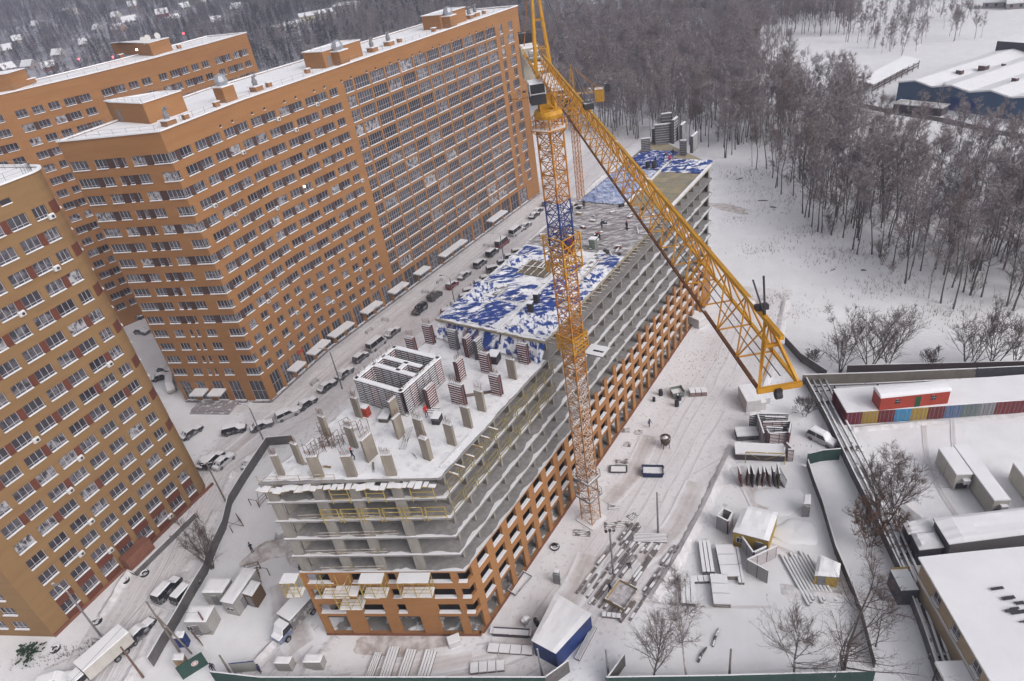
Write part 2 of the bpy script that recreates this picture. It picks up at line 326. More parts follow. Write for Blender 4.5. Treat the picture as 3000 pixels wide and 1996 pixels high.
def bank(pts, w, h, seed, lab=None):
    rs = random.Random(seed); pts = smooth(pts, 6); mb = MB(); P = []; hh = h
    for i, p in enumerate(pts):
        d = (pts[min(i+1, len(pts)-1)]-pts[max(i-1, 0)]).normalized(); n = Vector((-d.y, d.x)); hh = max(.1*h, hh+rs.gauss(0, .22)*h); hh = min(1.4*h, hh); e = .0 if i in (0, len(pts)-1) else 1
        P.append([(*(p+n*w*k*rs.uniform(.8, 1.2)), max(-.02, e*hh*z)) for k, z in ((-1, -.05), (-.55, .55), (0, 1), (.5, .6), (1, -.05))])
    for a, b in zip(P[:-1], P[1:]):
        for k in range(4): mb.quad(a[k+1], b[k+1], b[k], a[k])
    o = structure('snow_bank', mb, M('bank_snow', (.74, .725, .74), (.60, .565, .57), scale=.9, detail=7, bump=.6, bscale=2.2)); o.data.polygons.foreach_set('use_smooth', [True]*len(mb.f)); return o
bank(offset(ST_LINE, -10.5)[8:24], .9, .5, 1); bank(offset(ST_LINE, 4.6)[30:48], .8, .45, 2); bank(offset(ST_LINE, -4.8)[32:50], .8, .5, 3)
bank(offset(ST_LINE, 9.3)[3:22], .7, .4, 9); bank(offset(YD_LINE, -6.8)[12:34], 1.0, .5, 4); bank(offset(SR_LINE, -3.6), .8, .45, 5); bank(offset(SR_LINE, 3.4)[2:], .7, .4, 6)
bank([(50, 78), (56, 77.4), (64, 76.6), (78, 75.4)], .8, .45, 7); bank([(47, 70), (49, 62), (51, 54)], 1.2, .6, 8); bank([(28, 52), (34, 50), (40, 48)], 1.0, .4, 10)
def blob(cx, cy, rx, ry, rz, seed, n=28):
    rr = random.Random(seed); ph = [rr.random()*6.28 for _ in range(3)]; o = []
    for i in range(n):
        a = 6.2832*i/n; k = 1+.16*math.sin(2*a+ph[0])+.12*math.sin(3*a+ph[1])+.1*math.sin(5*a+ph[2])
        x, y = rx*k*math.cos(a), ry*k*math.sin(a); o.append((cx+x*math.cos(rz)-y*math.sin(rz), cy+x*math.sin(rz)+y*math.cos(rz)))
    return o
g = GZ(7, 1950, 640); poly_ground('dirt_patch', blob(g.x, g.y, 5.2, 2.6, .2, 3), .011, dirt_m)
g = GZ(8, 420, 1310); poly_ground('dirt_patch', blob(g.x, g.y, 6, 1.8, -.1, 4), .011, dirt_m)
g = GZ(6, -40, 300); g = G(2135, 610); poly_ground('dirt_patch', blob(g.x, g.y, 7, 2.0, -.9, 5), .006, dirt_m)
# ------------------------------------------------------------ walls with real openings, windows
def wall(mb, O, d, L, bands, depth=.28, m=0, mr=0):
    """outer face runs from O along d; outside is to the right of d. bands: (zb, zt, z0, z1, [(s0, s1)...])"""
    n = Vector((d.y, -d.x))
    P = lambda s, z, k=0.0: (O.x+d.x*s-n.x*k, O.y+d.y*s-n.y*k, z)
    q = lambda a, b, za, zb: mb.quad(P(a, za), P(b, za), P(b, zb), P(a, zb), m) if b-a > 1e-4 and zb-za > 1e-4 else None
    for zb, zt, z0, z1, ops in bands:
        if not ops: q(0, L, zb, zt); continue
        q(0, L, zb, z0); q(0, L, z1, zt); a = 0.0
        for s0, s1 in sorted(ops):
            q(a, s0, z0, z1); a = s1
            mb.quad(P(s0, z0), P(s1, z0), P(s1, z0, depth), P(s0, z0, depth), mr)
            mb.quad(P(s0, z1, depth), P(s1, z1, depth), P(s1, z1), P(s0, z1), mr)
            if s0 > .01: mb.quad(P(s0, z0, depth), P(s0, z1, depth), P(s0, z1), P(s0, z0), mr)
            if s1 < L-.01: mb.quad(P(s1, z0), P(s1, z1), P(s1, z1, depth), P(s1, z0, depth), mr)
        q(a, L, z0, z1)
_wc = {}
def win_geo(w, h, nl, dp, far=False, transom=.22, sillw=.16):
    """glass, frame, sill meshes; origin at the bottom centre of the opening on the outer wall plane, outside = -Y"""
    key = (round(w, 2), round(h, 2), nl, dp, far, transom)
    if key in _wc: return _wc[key]
    gl = MB(); x = w/2; y = dp-.03
    gl.quad((-x, y, 0), (x, y, 0), (x, y, h), (-x, y, h))
    fr = MB(); t = .055; y0 = y-.05
    for xx in [-x+t/2+(w-t)*i/nl for i in range(nl+1)]: fr.box(xx-t/2, y0, 0, xx+t/2, y-.004, h)
    for zz in (0, h-t): fr.box(-x, y0-.003, zz, x, y-.007, zz+t)
    if transom: fr.box(-x, y0-.003, h*transom, x, y-.007, h*transom+t)
    si = MB(); si.box(-x+.01, -sillw, .0, x-.01, dp-.09, .04, 0); si.box(-x+.02, -sillw+.01, .04, x-.02, dp-.1, .13, 1)
    _wc[key] = (gl, fr, si); return _wc[key]
class Building:
    """collects windows so that the largest in the picture become parts and the rest one joined part"""
    def __init__(s, root, loc): s.root = root; s.loc = loc; s.wins = []; s.panels = []; s.acs = []
    def window(s, O, d, s0, s1, z0, z1, nl=3, dp=.26, transom=.22, frame=None):
        c = (s0+s1)/2; s.wins.append((Vector((O.x+d.x*c, O.y+d.y*c, z0)), math.atan2(d.y, d.x), s1-s0, z1-z0, nl, dp, transom))
    def panel(s, O, d, s0, s1, z0, z1, dp=.12):
        c = (s0+s1)/2; s.panels.append((Vector((O.x+d.x*c, O.y+d.y*c, z0)), math.atan2(d.y, d.x), s1-s0, z1-z0, dp))
    def finish(s, panel_mat, nmax=290, frame=frame_m, npan=290):
        def size(t):
            x, y, dep = proj(t[0])
            if not (-60 < x < IMW+60 and -60 < y < IMH+60): return -1/dep
            return t[2]*t[3]/dep
        s.wins.sort(key=size, reverse=True); cache = {}
        for p, rz, w, h, nl, dp, tr in s.wins[:nmax]:
            k = (round(w, 2), round(h, 2), nl, dp, tr)
            if k not in cache:
                a, b, c = win_geo(w, h, nl, dp, False, tr); cache[k] = (a.mesh('window', glass), b.mesh('frame', frame), c.mesh('sill', [steel, snow_roof]))
            a, b, c = cache[k]; o = obj('window', a, s.root, p-s.loc, rz); obj('frame', b, o); obj('sill', c, o)
        rest = s.wins[nmax:]
        if rest:
            ms = [MB(), MB(), MB()]
            for p, rz, w, h, nl, dp, tr in rest:
                ca, sa = math.cos(rz), math.sin(rz); p = p-s.loc
                for src, dst in zip(win_geo(w, h, nl, dp, False, tr), ms):
                    n = len(dst.v); dst.v += [(p.x+ca*x-sa*y, p.y+sa*x+ca*y, p.z+z) for x, y, z in src.v]
                    dst.f += [tuple(n+i for i in f) for f in src.f]; dst.m += src.m
            o = obj('window_rows', ms[0].mesh('window_rows', glass_i), s.root, kind='stuff'); obj('frames', ms[1].mesh('frames', frame), o, kind='stuff'); obj('sills', ms[2].mesh('sills', [steel, snow_roof]), o, kind='stuff')
        s.panels.sort(key=lambda t: size((t[0], 0, t[2], t[3])), reverse=True); pc = {}; rest = MB()
        for i, (p, rz, w, h, dp) in enumerate(s.panels):
            k = (round(w, 2), round(h, 2), dp)
            if i < npan:
                if k not in pc: m = MB(); m.box(-w/2, dp, 0, w/2, dp+.1, h); pc[k] = m.mesh('panel', panel_mat)
                obj('panel', pc[k], s.root, p-s.loc, rz)
            else: q = p-s.loc; c = Vector((-math.sin(rz), math.cos(rz)))*(dp+.05); rest.obox((q.x+c.x, q.y+c.y, q.z), w, .1, h, rz)
        if rest.v: obj('panel_rows', rest.mesh('panel_rows', panel_mat), s.root, kind='stuff')
_acm = None
def ac_unit(root, loc, p, rz):
    global _acm
    if _acm is None:
        m = MB(); m.box(-.42, -.42, 0, .42, -.08, .58); m.box(-.4, -.40, .58, .4, -.1, .68, 2); 
        n = len(m.v); pts = [(.1+.21*math.cos(a), -.425, .29+.21*math.sin(a)) for a in [k*math.pi/4 for k in range(8)]]; m.poly(pts, 1)
        m.box(-.3, -.1, -.12, -.24, .0, .0, 1); m.box(.24, -.1, -.12, .3, .0, .0, 1)
        _acm = m.mesh('air_conditioner', [whitep, dark, snow_roof])
    obj('air_conditioner', _acm, root, p-loc, rz)
def coping(mb, pts, z, w=.45, h=.16, closed=False, m=0):
    n = len(pts)
    for i in range(n if closed else n-1):
        a, b = v2(pts[i]), v2(pts[(i+1) % n]); mb.beam((a.x, a.y, z), (b.x, b.y, z), w, h, m)
def railing(pts, z, h=.9, step=2.6, r=.035):
    mb = MB()
    for a, b in zip(pts[:-1], pts[1:]):
        a, b = v2(a), v2(b); L = (b-a).length; k = max(1, int(L/step))
        for i in range(k+1): p = a.lerp(b, i/k); mb.beam((p.x, p.y, z), (p.x, p.y, z+h), r)
        for zz in (h, h*.5): mb.beam((a.x, a.y, z+zz), (b.x, b.y, z+zz), r*.8)
    return mb
def inset(a, b, k):
    d = (v2(b)-v2(a)).normalized(); n = Vector((-d.y, d.x)); return v2(a)+n*k, v2(b)+n*k
def roof_vent(root, loc, p, kind, rz=0.0):
    """brick stack with a metal cowl, a capped duct or a small box"""
    m = MB(); x, y, z = p[0]-loc.x, p[1]-loc.y, p[2]-loc.z
    if kind == 'cowl':
        m.obox((x, y, z), 2.6, 2.6, 2.6, rz, 0); m.obox((x, y, z+2.6), 2.9, 2.9, .2, rz, 2)
        st = obj('vent_stack', m.mesh('vent_stack', [brick, steel, snow_roof]), root)
        c = MB(); c.tube([(x, y, z+2.8), (x, y, z+3.5), (x, y, z+4.4), (x, y, z+4.75)], [1.0, 1.25, .85, .2], 8); obj('cowl', c.mesh('cowl', M('galvanised', (.36, .37, .40), (.30, .31, .34), scale=1, rough=.45, metal=.3)), st)
    elif kind == 'duct':
        m.obox((x, y, z), 1.8, 1.8, .9, rz, 0); m.obox((x, y, z+.9), 2.3, 2.3, .16, rz, 2)
        st = obj('vent_stack', m.mesh('vent_stack', [brick, steel, snow_roof]), root)
        c = MB(); c.tube([(x, y, z+1.06), (x, y, z+1.5), (x, y, z+1.55), (x, y, z+2.2), (x, y, z+2.6)], [.5, .45, .6, .32, .3], 8); c.tube([(x-.2, y+.2, z+2.5), (x+.5, y-.1, z+2.75)], [.26, .26], 6); obj('duct', c.mesh('duct', steel), st)
    else:
        m.obox((x, y, z), .9, .9, .8, rz, 0); m.obox((x, y, z+.8), 1.15, 1.15, .14, rz, 2); obj('vent_box', m.mesh('vent_box', [brick, steel, snow_roof]), root)
def penthouse(root, loc, poly, z, h, wm, rail=True):
    poly = [sub2(p, loc) for p in poly]; m = MB(); m.prism(poly, z, z+h, 0, 1); ph = obj('penthouse', m.mesh('penthouse', [wm, snow_roof]), root)
    c = MB(); coping(c, poly, z+h+.06, .5, .14, True); obj('coping', c.mesh('coping', snow_roof), ph)
    if rail: obj('railing', railing([v2(p)*1 for p in poly]+[v2(poly[0])], z+h+.1, .8, 2.4, .03).mesh('railing', steel), ph)
    a, b = v2(poly[0]), v2(poly[1]); d = (b-a).normalized(); n = Vector((d.y, -d.x)); p = a+d*1.4+n*.03
    dm = MB(); dm.obox((p.x, p.y, z), 1.0, .06, 2.1, math.atan2(d.y, d.x)); obj('door', dm.mesh('door', steel), ph)
    return ph

# ------------------------------------------------------------ main apartment slab
ST = 3.02; Z0 = 6.72; ZR = 54.2
mL, mF, mQ, mR_, mRB, mKB = Vector((-68.6, 117.3)), Vector((-49.6, 112.0)), Vector((-40.7, 128.3)), Vector((16.3, 205.0)), Vector((3.6, 214.5)), Vector((-53.2, 146.6))
LOC = Vector((-25, 150, 0))
root = thing('apartment_building', 'long orange brick apartment slab with a folded near corner and three rooftop penthouses', 'building', LOC)
bd = Building(root, LOC)
l3 = lambda p: Vector((p.x-LOC.x, p.y-LOC.y))
SQ = (mQ-mF).length; SE = SQ+(mR_-mQ).length
def front(s):                                     # which straight run, and the offset in it
    return (mF, (mQ-mF).normalized(), 0.0, SQ) if s < SQ-1e-6 else (mQ, (mR_-mQ).normalized(), SQ, SE)
rows = [Z0+ST*k for k in range(15)]
ops_f = {}                                         # row -> list of (s0, s1, kind)
GRID0 = 43.2
piers = [46.5+5.03*i for i in range(12)]
for k, z in enumerate(rows):
    t = 14-k; o = []                               # t = 0 is the top row
    if t <= 10:
        if t % 2 == 0: o += [(0, 1.3, 'w'), (1.3, 2.25, 'p'), (2.25, 4.6, 'w')]; a = 5.55
        else: o += [(0, .75, 'w')]; a = 2.1
        while a+5.8 < GRID0+.2:
            o += [(a, a+2.45, 'w'), (a+2.45, a+3.4, 'p'), (a+3.4, a+5.8, 'w')]; a += 6.75
        if a+2.3 < GRID0-.4: o += [(a, a+2.2, 'w')]
    else:
        o += [(0, 1.0, 'w')]; a = 2.05
        while a+1.8 < GRID0: o += [(a, a+1.85, 'w')]; a += 3.35
    o += [(GRID0+.5, 46.2, 'g')]
    for i in range(11): o += [(piers[i]+.25, piers[i+1]-.25, 'g')]
    o += [(103.6, 105.2, 's')]
    o += [(107.2, 110.4, 'w')] if t % 2 else [(108.4, 110.2, 'w')]
    ops_f[k] = o
segs = [(0, mF, (mQ-mF).normalized(), 0.0, SQ), (1, mQ, (mR_-mQ).normalized(), SQ, SE)]
mb = MB()
HT = {'w': 1.66, 'p': 1.66, 'g': 2.05, 's': 1.5}
rnd = random.Random(5)
for _, O, d, a0, a1 in segs:
    bands = []
    gops = []; a = 2.0
    while a < SE-10:
        if a < GRID0-2: s0, s1 = a, a+2.5; a += 3.35
        else: s0, s1 = a, a+4.3; a += 5.03
        c0, c1 = max(s0, a0), min(s1, a1)
        if c1-c0 > .3: gops.append((c0-a0, c1-a0)); bd.window(O, d, c0-a0, c1-a0, .5, 5.3, 3, .3, .48)
    bands.append((0, Z0-.35, .5, 5.3, gops))
    for k, z in enumerate(rows):
        zt = z+ST-.35 if k < 14 else ZR
        lo, hi = [], []
        for s0, s1, kd in ops_f[k]:
            c0, c1 = max(s0, a0)-a0, min(s1, a1)-a0
            if c1-c0 < .05: continue
            (hi if kd == 'g' else lo).append((c0, c1, kd))
        # low openings (1.66 high) and high loggia openings (2.05) share the sill: two sub-bands
        allo = sorted(lo+hi)
        merged = []
        for c0, c1, kd in allo:
            if merged and abs(merged[-1][1]-c0) < 1e-3: merged[-1][1] = c1
            else: merged.append([c0, c1])
        split = GRID0-a0
        L = a1-a0
        lm = [tuple(x) for x in merged if x[0] < split]; hm = [tuple(x) for x in merged if x[0] >= split]
        if hm and split > 0:
            wall(mb, O-Vector((LOC.x, LOC.y)), d, split, [(z-.35, zt, z, z+1.66, lm)])
            wall(mb, O-Vector((LOC.x, LOC.y))+d*split, d, L-split, [(z-.35, zt, z-.28, z+2.12, [(a-split, b-split) for a, b in hm])], depth=.34)
        else: wall(mb, O-Vector((LOC.x, LOC.y)), d, L, [(z-.35, zt, z, z+1.66, lm)])
        for c0, c1, kd in allo:
            if kd == 'p': bd.panel(O, d, c0, c1, z, z+1.66)
            elif kd == 'g': bd.window(O, d, c0, c1, z-.28, z+2.12, 3 if c1-c0 < 3 else 6, .32, .42)
            else:
                bd.window(O, d, c0, c1, z-.28 if c0+a0 > GRID0 else z, z+2.12 if c0+a0 > GRID0 else z+1.66, max(1, round((c1-c0)/.8)), .24)
            if kd == 'w' and rnd.random() < .055 and c1-c0 > 1.5: bd.acs.append((Vector((O.x+d.x*c1, O.y+d.y*c1, z-.35)), math.atan2(d.y, d.x)))
    wall(mb, O-Vector((LOC.x, LOC.y)), d, a1-a0, bands)
# near end face
d = (mF-mL).normalized(); L = (mF-mL).length; bands = []
gop = [(.5, 3.0), (4.2, 6.4), (8.0, 10.4), (11.8, 14.4), (16.4, 19.6)]
bands.append((0, Z0-.35, .5, 5.3, [(min(a, L-.1), min(b, L)) for a, b in gop]))
for a, b in gop: bd.window(mL, d, a, min(b, L), .5, 5.3, 3, .3, .48)
for k, z in enumerate(rows):
    t = 14-k
    if t <= 10 and t % 2 == 0: o = [(.3, 3.8, 'w'), (5.1, 7.4, 'w'), (7.4, 8.9, 'p'), (8.9, 9.6, 'w'), (9.6, 10.6, 'p'), (10.6, 11.3, 'w'), (12.5, 14.9, 'w'), (14.9, 16.4, 'p'), (16.4, L, 'w')]
    elif t <= 10: o = [(.3, 4.0, 'w'), (4.0, 5.3, 'p'), (5.3, 7.5, 'w'), (8.6, 9.4, 'w'), (9.4, 10.3, 'p'), (10.3, 11.1, 'w'), (11.1, 12.4, 'p'), (12.4, 14.6, 'w'), (16.9, L, 'w')]
    else: o = [(.3, 3.4, 'w'), (4.9, 7.1, 'w'), (8.3, 9.1, 'w'), (9.8, 10.6, 'w'), (12.0, 14.2, 'w'), (16.9, L, 'w')]
    merged = []
    for c0, c1, kd in o:
        if merged and abs(merged[-1][1]-c0) < 1e-3: merged[-1][1] = c1
        else: merged.append([c0, c1])
        if kd == 'p': bd.panel(mL, d, c0, c1, z, z+1.66)
        else: bd.window(mL, d, c0, c1, z, z+1.66, max(1, round((c1-c0)/.8)), .24)
    bands.append((z-.35, z+ST-.35 if k < 14 else ZR, z, z+1.66, [tuple(x) for x in merged]))
wall(mb, mL-Vector((LOC.x, LOC.y)), d, L, bands)
# plain hidden sides and floor diaphragms that close the volume behind the glass
for a, b in ((mR_, mRB), (mRB, mKB), (mKB, mL)):
    a, b = l3(a), l3(b); mb.quad((a.x, a.y, 0), (b.x, b.y, 0), (b.x, b.y, ZR), (a.x, a.y, ZR))
obj('wall', mb.mesh('wall', brick), root)
# attic vent holes
hm = MB()
for s in np.arange(12, 100, 7.8):
    for ds in (0, 2.9):
        O, dd, a0, _ = front(s+ds); p = O+dd*(s+ds-a0); n = Vector((dd.y, -dd.x)); q = p-Vector((LOC.x, LOC.y))+n*.012
        hm.obox((q.x, q.y, 51.3), .42, .02, .42, math.atan2(dd.y, dd.x), 0); q2 = q+n*.05; hm.obox((q2.x, q2.y, 51.22), .5, .12, .07, math.atan2(dd.y, dd.x), 1)
obj('attic_vents', hm.mesh('attic_vents', [dark, snow_roof]), root, kind='stuff')
poly = [l3(p) for p in (mL, mF, mQ, mR_, mRB, mKB)]
rm = MB(); rm.poly([(p.x, p.y, ZR-.25) for p in poly]); rf = obj('roof', rm.mesh('roof', snow_roof), root)
cm = MB(); coping(cm, poly, ZR+.02, .5, .22, True); obj('coping', cm.mesh('coping', snow_roof), rf)
rp = [inset(poly[i], poly[i+1], .9) for i in range(3)]
obj('railing', railing([rp[0][0], rp[1][0], rp[2][0], rp[2][1]], ZR-.2, 1.1, 2.6).mesh('railing', steel), rf)
rp2 = [inset(poly[4], poly[5], .9), inset(poly[5], poly[0], .9)]
obj('railing', railing([rp2[0][0], rp2[1][0], rp2[1][1]], ZR-.2, 1.0, 3).mesh('railing', steel), rf)
def mpt(s, k):                                     # point at distance s along the front and k behind it
    O, dd, a0, _ = front(s); n = Vector((-dd.y, dd.x)); return O+dd*(s-a0)+n*k
R1 = lambda x, y, z=ZR: G(440+x*.2551, 160+y*.2551, z)
def ph_quad(a, b, w): d = (b-a).normalized(); n = Vector((-d.y, d.x)); return [a, b, b+n*w, a+n*w]
p0, p1, p2 = mpt(-3.2, 5.2), mpt(2.6, 5.2), mpt(10.8, 4.6)
qa, qb, qc = [v2(GZ(1, x_, y_, ZR-.25)) for x_, y_ in ((822, 842), (1040, 858), (1298, 766))]; qd = (qc-qb).normalized(); qn = Vector((-qd.y, qd.x)); penthouse(root, LOC, [qa, qb, qc, qc+qn*5.5, qa+qn*3.0+qd*1.0], ZR-.25, 3.4, brick)
penthouse(root, LOC, [mpt(43.4, 3.6), mpt(54.8, 3.6), mpt(54.8, 9.5), mpt(43.4, 9.5)], ZR-.25, 3.2, brick)
penthouse(root, LOC, [mpt(84.0, 3.8), mpt(95.0, 3.8), mpt(95.0, 9.5), mpt(84.0, 9.5)], ZR-.25, 3.2, brick)
for kind, s, k in (('cowl', 18.6, 4.0), ('duct', 4.2, 2.4), ('box', 7.6, 2.2), ('box', 15.4, 2.9), ('duct', 25.6, 4.2), ('box', 28.6, 4.2), ('box', 39.5, 5.0), ('cowl', 47.0, 2.6), ('duct', 59, 4.5), ('duct', 65.5, 5.2), ('box', 69, 5.0), ('box', 81, 4.0), ('cowl', 86.0, 2.6), ('duct', 98, 5), ('duct', 101.5, 5.5), ('box', 105, 5)):
    p = mpt(s, k); roof_vent(root, LOC, (p.x, p.y, ZR-.25), kind, R(54))
# entrance canopies, steps, plinth
cmz = MB(); cmz.box(-1.7, -2.3, 0, 1.7, 0, .22, 0, None); cmz.box(-1.75, -2.35, .22, 1.75, 0, .42, 1); can_me = cmz.mesh('canopy', [whitep, snow_roof])
for s in (8.2, 14.4, 16.6, 21.6, 24.6, 32.2, 34.4, 42.0, 44.2, 52.5, 63, 66, 69, 86, 89.5):
    O, dd, a0, _ = front(s); p = O+dd*(s-a0); obj('canopy', can_me, root, (p.x-LOC.x, p.y-LOC.y, 3.1), math.atan2(dd.y, dd.x), (1 if s < 50 else 1.3, 1, 1))
for s in (5.2, 9.3): p = mL+d*s; obj('canopy', can_me, root, (p.x-LOC.x, p.y-LOC.y, 3.1), math.atan2(d.y, d.x), (.85, 1, 1))
pm = MB(); n = Vector((d.y, -d.x)); p = mL+d*8+n*1.8; pm.obox((p.x-LOC.x, p.y-LOC.y, 0), 9, 3.2, .5, math.atan2(d.y, d.x)); p = mL+d*8+n*3.7; pm.obox((p.x-LOC.x, p.y-LOC.y, 0), 9, .6, .25, math.atan2(d.y, d.x)); obj('entrance_steps', pm.mesh('entrance_steps', M('step_stone', (.30, .27, .28), snow=.3)), root)
bp_ = MB()
for a, b in ((mL, mF), (mF, mQ), (mQ, mR_)):
    dd = (b-a).normalized(); n = Vector((dd.y, -dd.x)); c = (a+b)/2+n*.1; bp_.obox((c.x-LOC.x, c.y-LOC.y, 0), (b-a).length, .24, .42, math.atan2(dd.y, dd.x))
obj('plinth', bp_.mesh('plinth', M('plinth_stone', (.20, .18, .19), snow=.4)), root)
for p, rz in bd.acs: ac_unit(root, LOC, p, rz)
# sign over a shop window on the ground floor, lit window lamp
sp_ = mpt(11.4, -.05); sm = MB(); sm.box(-.9, -.05, 0, .9, 0, .55); obj('shop_sign', sm.mesh('shop_sign', redp), root, (sp_.x-LOC.x, sp_.y-LOC.y, 4.5), math.atan2(6, 4.5))
wl = mpt(26.2, -.02); lm = MB(); lm.tube([(0, 0, 0), (0, 0, .25)], [.13, .13], 6); obj('lit_lamp', lm.mesh('lit_lamp', lamp_on), root, (wl.x-LOC.x, wl.y-LOC.y, Z0+ST*9+1.2))
bd.finish(panel_b)

# ------------------------------------------------------------ left tower with rounded end
T0, T1 = Vector((-69.2, 63.1)), Vector((-54.9, 89.9)); LOC = Vector((-70, 82, 0))
root = thing('apartment_tower', 'tan brick apartment tower with a rounded end at the left edge', 'building', LOC); bd = Building(root, LOC)
d = (T1-T0).normalized(); TL = (T1-T0).length; STT = 3.07; ZT = 56.3
n_ = Vector((-d.y, d.x)); Rr = 3.0; SL = TL-Rr
arc = []                                          # rounded end made of short facets
cc = T0+d*SL+n_*Rr
for i in range(9):
    a = math.pi/2*i/8; arc.append(cc+d*(Rr*math.sin(a))-n_*(Rr*math.cos(a)))
tail = [arc[-1]+n_*10, T0+n_*13+d*SL*.2]
TW = T0-Vector((18, -3.7)); dw = (T0-TW).normalized(); LW = (T0-TW).length
mb = MB(); off = Vector((LOC.x, LOC.y)); bands = []; bw = []
bays = [(25.6-3.29*i, 28.02-3.29*i) for i in range(8)]
bays = [(a, min(b, SL)) for a, b in bays]
arcops = []
for r in range(17):
    z = 50.65-STT*r
    zb, zt = z-.45, (z+STT-.45 if r else ZT); h = 1.68
    if r == 16: zb = 0
    o = []
    for i, (a, b) in enumerate(bays):
        if a < .6: continue
        o.append((a, b, 'w'))
    o = sorted(o); mg = [[a, b] for a, b, _ in o]
    lim = 9
    for i in range(len(bays)-1):
        if (i % 2 == 1) == (r % 2 == 0) and (r <= lim or (i >= 3 and r <= 12)):
            a, b = bays[i+1][1], bays[i][0]
            if a > .6: bd.panel(T0, d, a, b, z, z+h, .08); mg.append([a, b])
    mg.sort(); m2 = []
    for a, b in mg:
        if m2 and abs(m2[-1][1]-a) < 1e-3: m2[-1][1] = b
        else: m2.append([a, b])
    for a, b, _ in o: bd.window(T0, d, a, b, z, z+h, 3, .24)
    if r >= 15:                                    # brown spandrels between the two lowest rows
        for a, b in bays:
            if a > .6: bd.panel(T0, d, a, b, z-1.35 if r == 15 else z-1.1, z-.02, -.06)
    if rnd.random() < .9:
        a, b = bays[rnd.randrange(8)]
        if a > .6: bd.acs.append((Vector((T0.x+d.x*b, T0.y+d.y*b, z-.3)), math.atan2(d.y, d.x)))
    bands.append((zb, zt, z, z+h, [tuple(x) for x in m2]))
    ow_ = [(2.2+3.4*i, 4.6+3.4*i) for i in range(4)]
    bw.append((zb, zt, z, z+h, [(a+.6, b+.6) for a, b in ow_]))
    for a, b in ow_: bd.window(TW, dw, a+.6, b+.6, z, z+h, 3, .24)
wall(mb, T0-off, d, SL, bands); wall(mb, TW-off, dw, LW, bw)
for i in range(8):
    a, b = arc[i], arc[i+1]; dd = (b-a).normalized(); L = (b-a).length; bb = []
    for r in range(17):
        z = 50.65-STT*r; zb, zt = z-.45, (z+STT-.45 if r else ZT)
        if r == 16: zb = 0
        kinds = 'w' if i in (5, 6) else ('p' if i in (1, 2, 3, 4) and r % 2 == 0 and r < 14 else '')
        if kinds == 'w': bd.window(a, dd, 0, L, z, z+1.68, 1, .1)
        if kinds == 'p': bd.panel(a, dd, 0, L, z, z+1.68, .05)
        bb.append((zb, zt, z, z+1.68, [(0, L)] if kinds else []))
    wall(mb, a-off, dd, L, bb, depth=.2)
ring = [T0]+arc+tail+[TW+Vector((-2, 14)), TW]
for a, b in zip(ring[len(arc):-1], ring[len(arc)+1:]): a, b = a-off, b-off; mb.quad((a.x, a.y, 0), (b.x, b.y, 0), (b.x, b.y, ZT), (a.x, a.y, ZT))
obj('wall', mb.mesh('wall', brickT), root)
rm = MB(); rl = [p-off for p in ring]; rm.poly([(p.x, p.y, ZT-.2) for p in rl]); rf = obj('roof', rm.mesh('roof', snow_roof), root)
cm = MB(); coping(cm, rl, ZT+.02, .45, .22, True); obj('coping', cm.mesh('coping', snow_roof), rf)
ri = [T0-off+n_*.9]+[p-off+(cc-p).normalized()*.9 for p in arc]+[tail[0]-off-d*.9]
obj('railing', railing(ri, ZT-.1, 1.0, 2.2).mesh('railing', steel), rf)
hm = MB()
for s in (23.3, 17, 10, 4): q = T0+d*s-n_*.012-off; hm.obox((q.x, q.y, 54.0), 1.3, .02, .62, math.atan2(d.y, d.x), 0); q = q-n_*.06; hm.obox((q.x, q.y, 53.9), 1.4, .13, .1, math.atan2(d.y, d.x), 1)
obj('attic_vents', hm.mesh('attic_vents', [dark, snow_roof]), root, kind='stuff')
pm = MB(); c = T0+d*(TL/2)-n_*.14-off; pm.obox((c.x, c.y, 0), TL, .26, .45, math.atan2(d.y, d.x)); obj('plinth', pm.mesh('plinth', plinth_m), root)
pm = MB(); c = T0+d*17.5-n_*2.0-off; pm.obox((c.x, c.y, 0), 12, 2.0, .45, math.atan2(d.y, d.x), 0, 1); c = T0+d*17.5-n_*3.1-off; pm.obox((c.x, c.y, 0), 12, .3, 1.0, math.atan2(d.y, d.x))
c = T0+d*14-n_*1.2-off; pm.obox((c.x, c.y, .45), 4.5, 1.6, 2.2, math.atan2(d.y, d.x), 2)
obj('entrance_ramp', pm.mesh('entrance_ramp', [fence_g, track_m, plinth_m]), root)
for p, rz in bd.acs: ac_unit(root, LOC, p, rz)
bd.finish(panel_r)

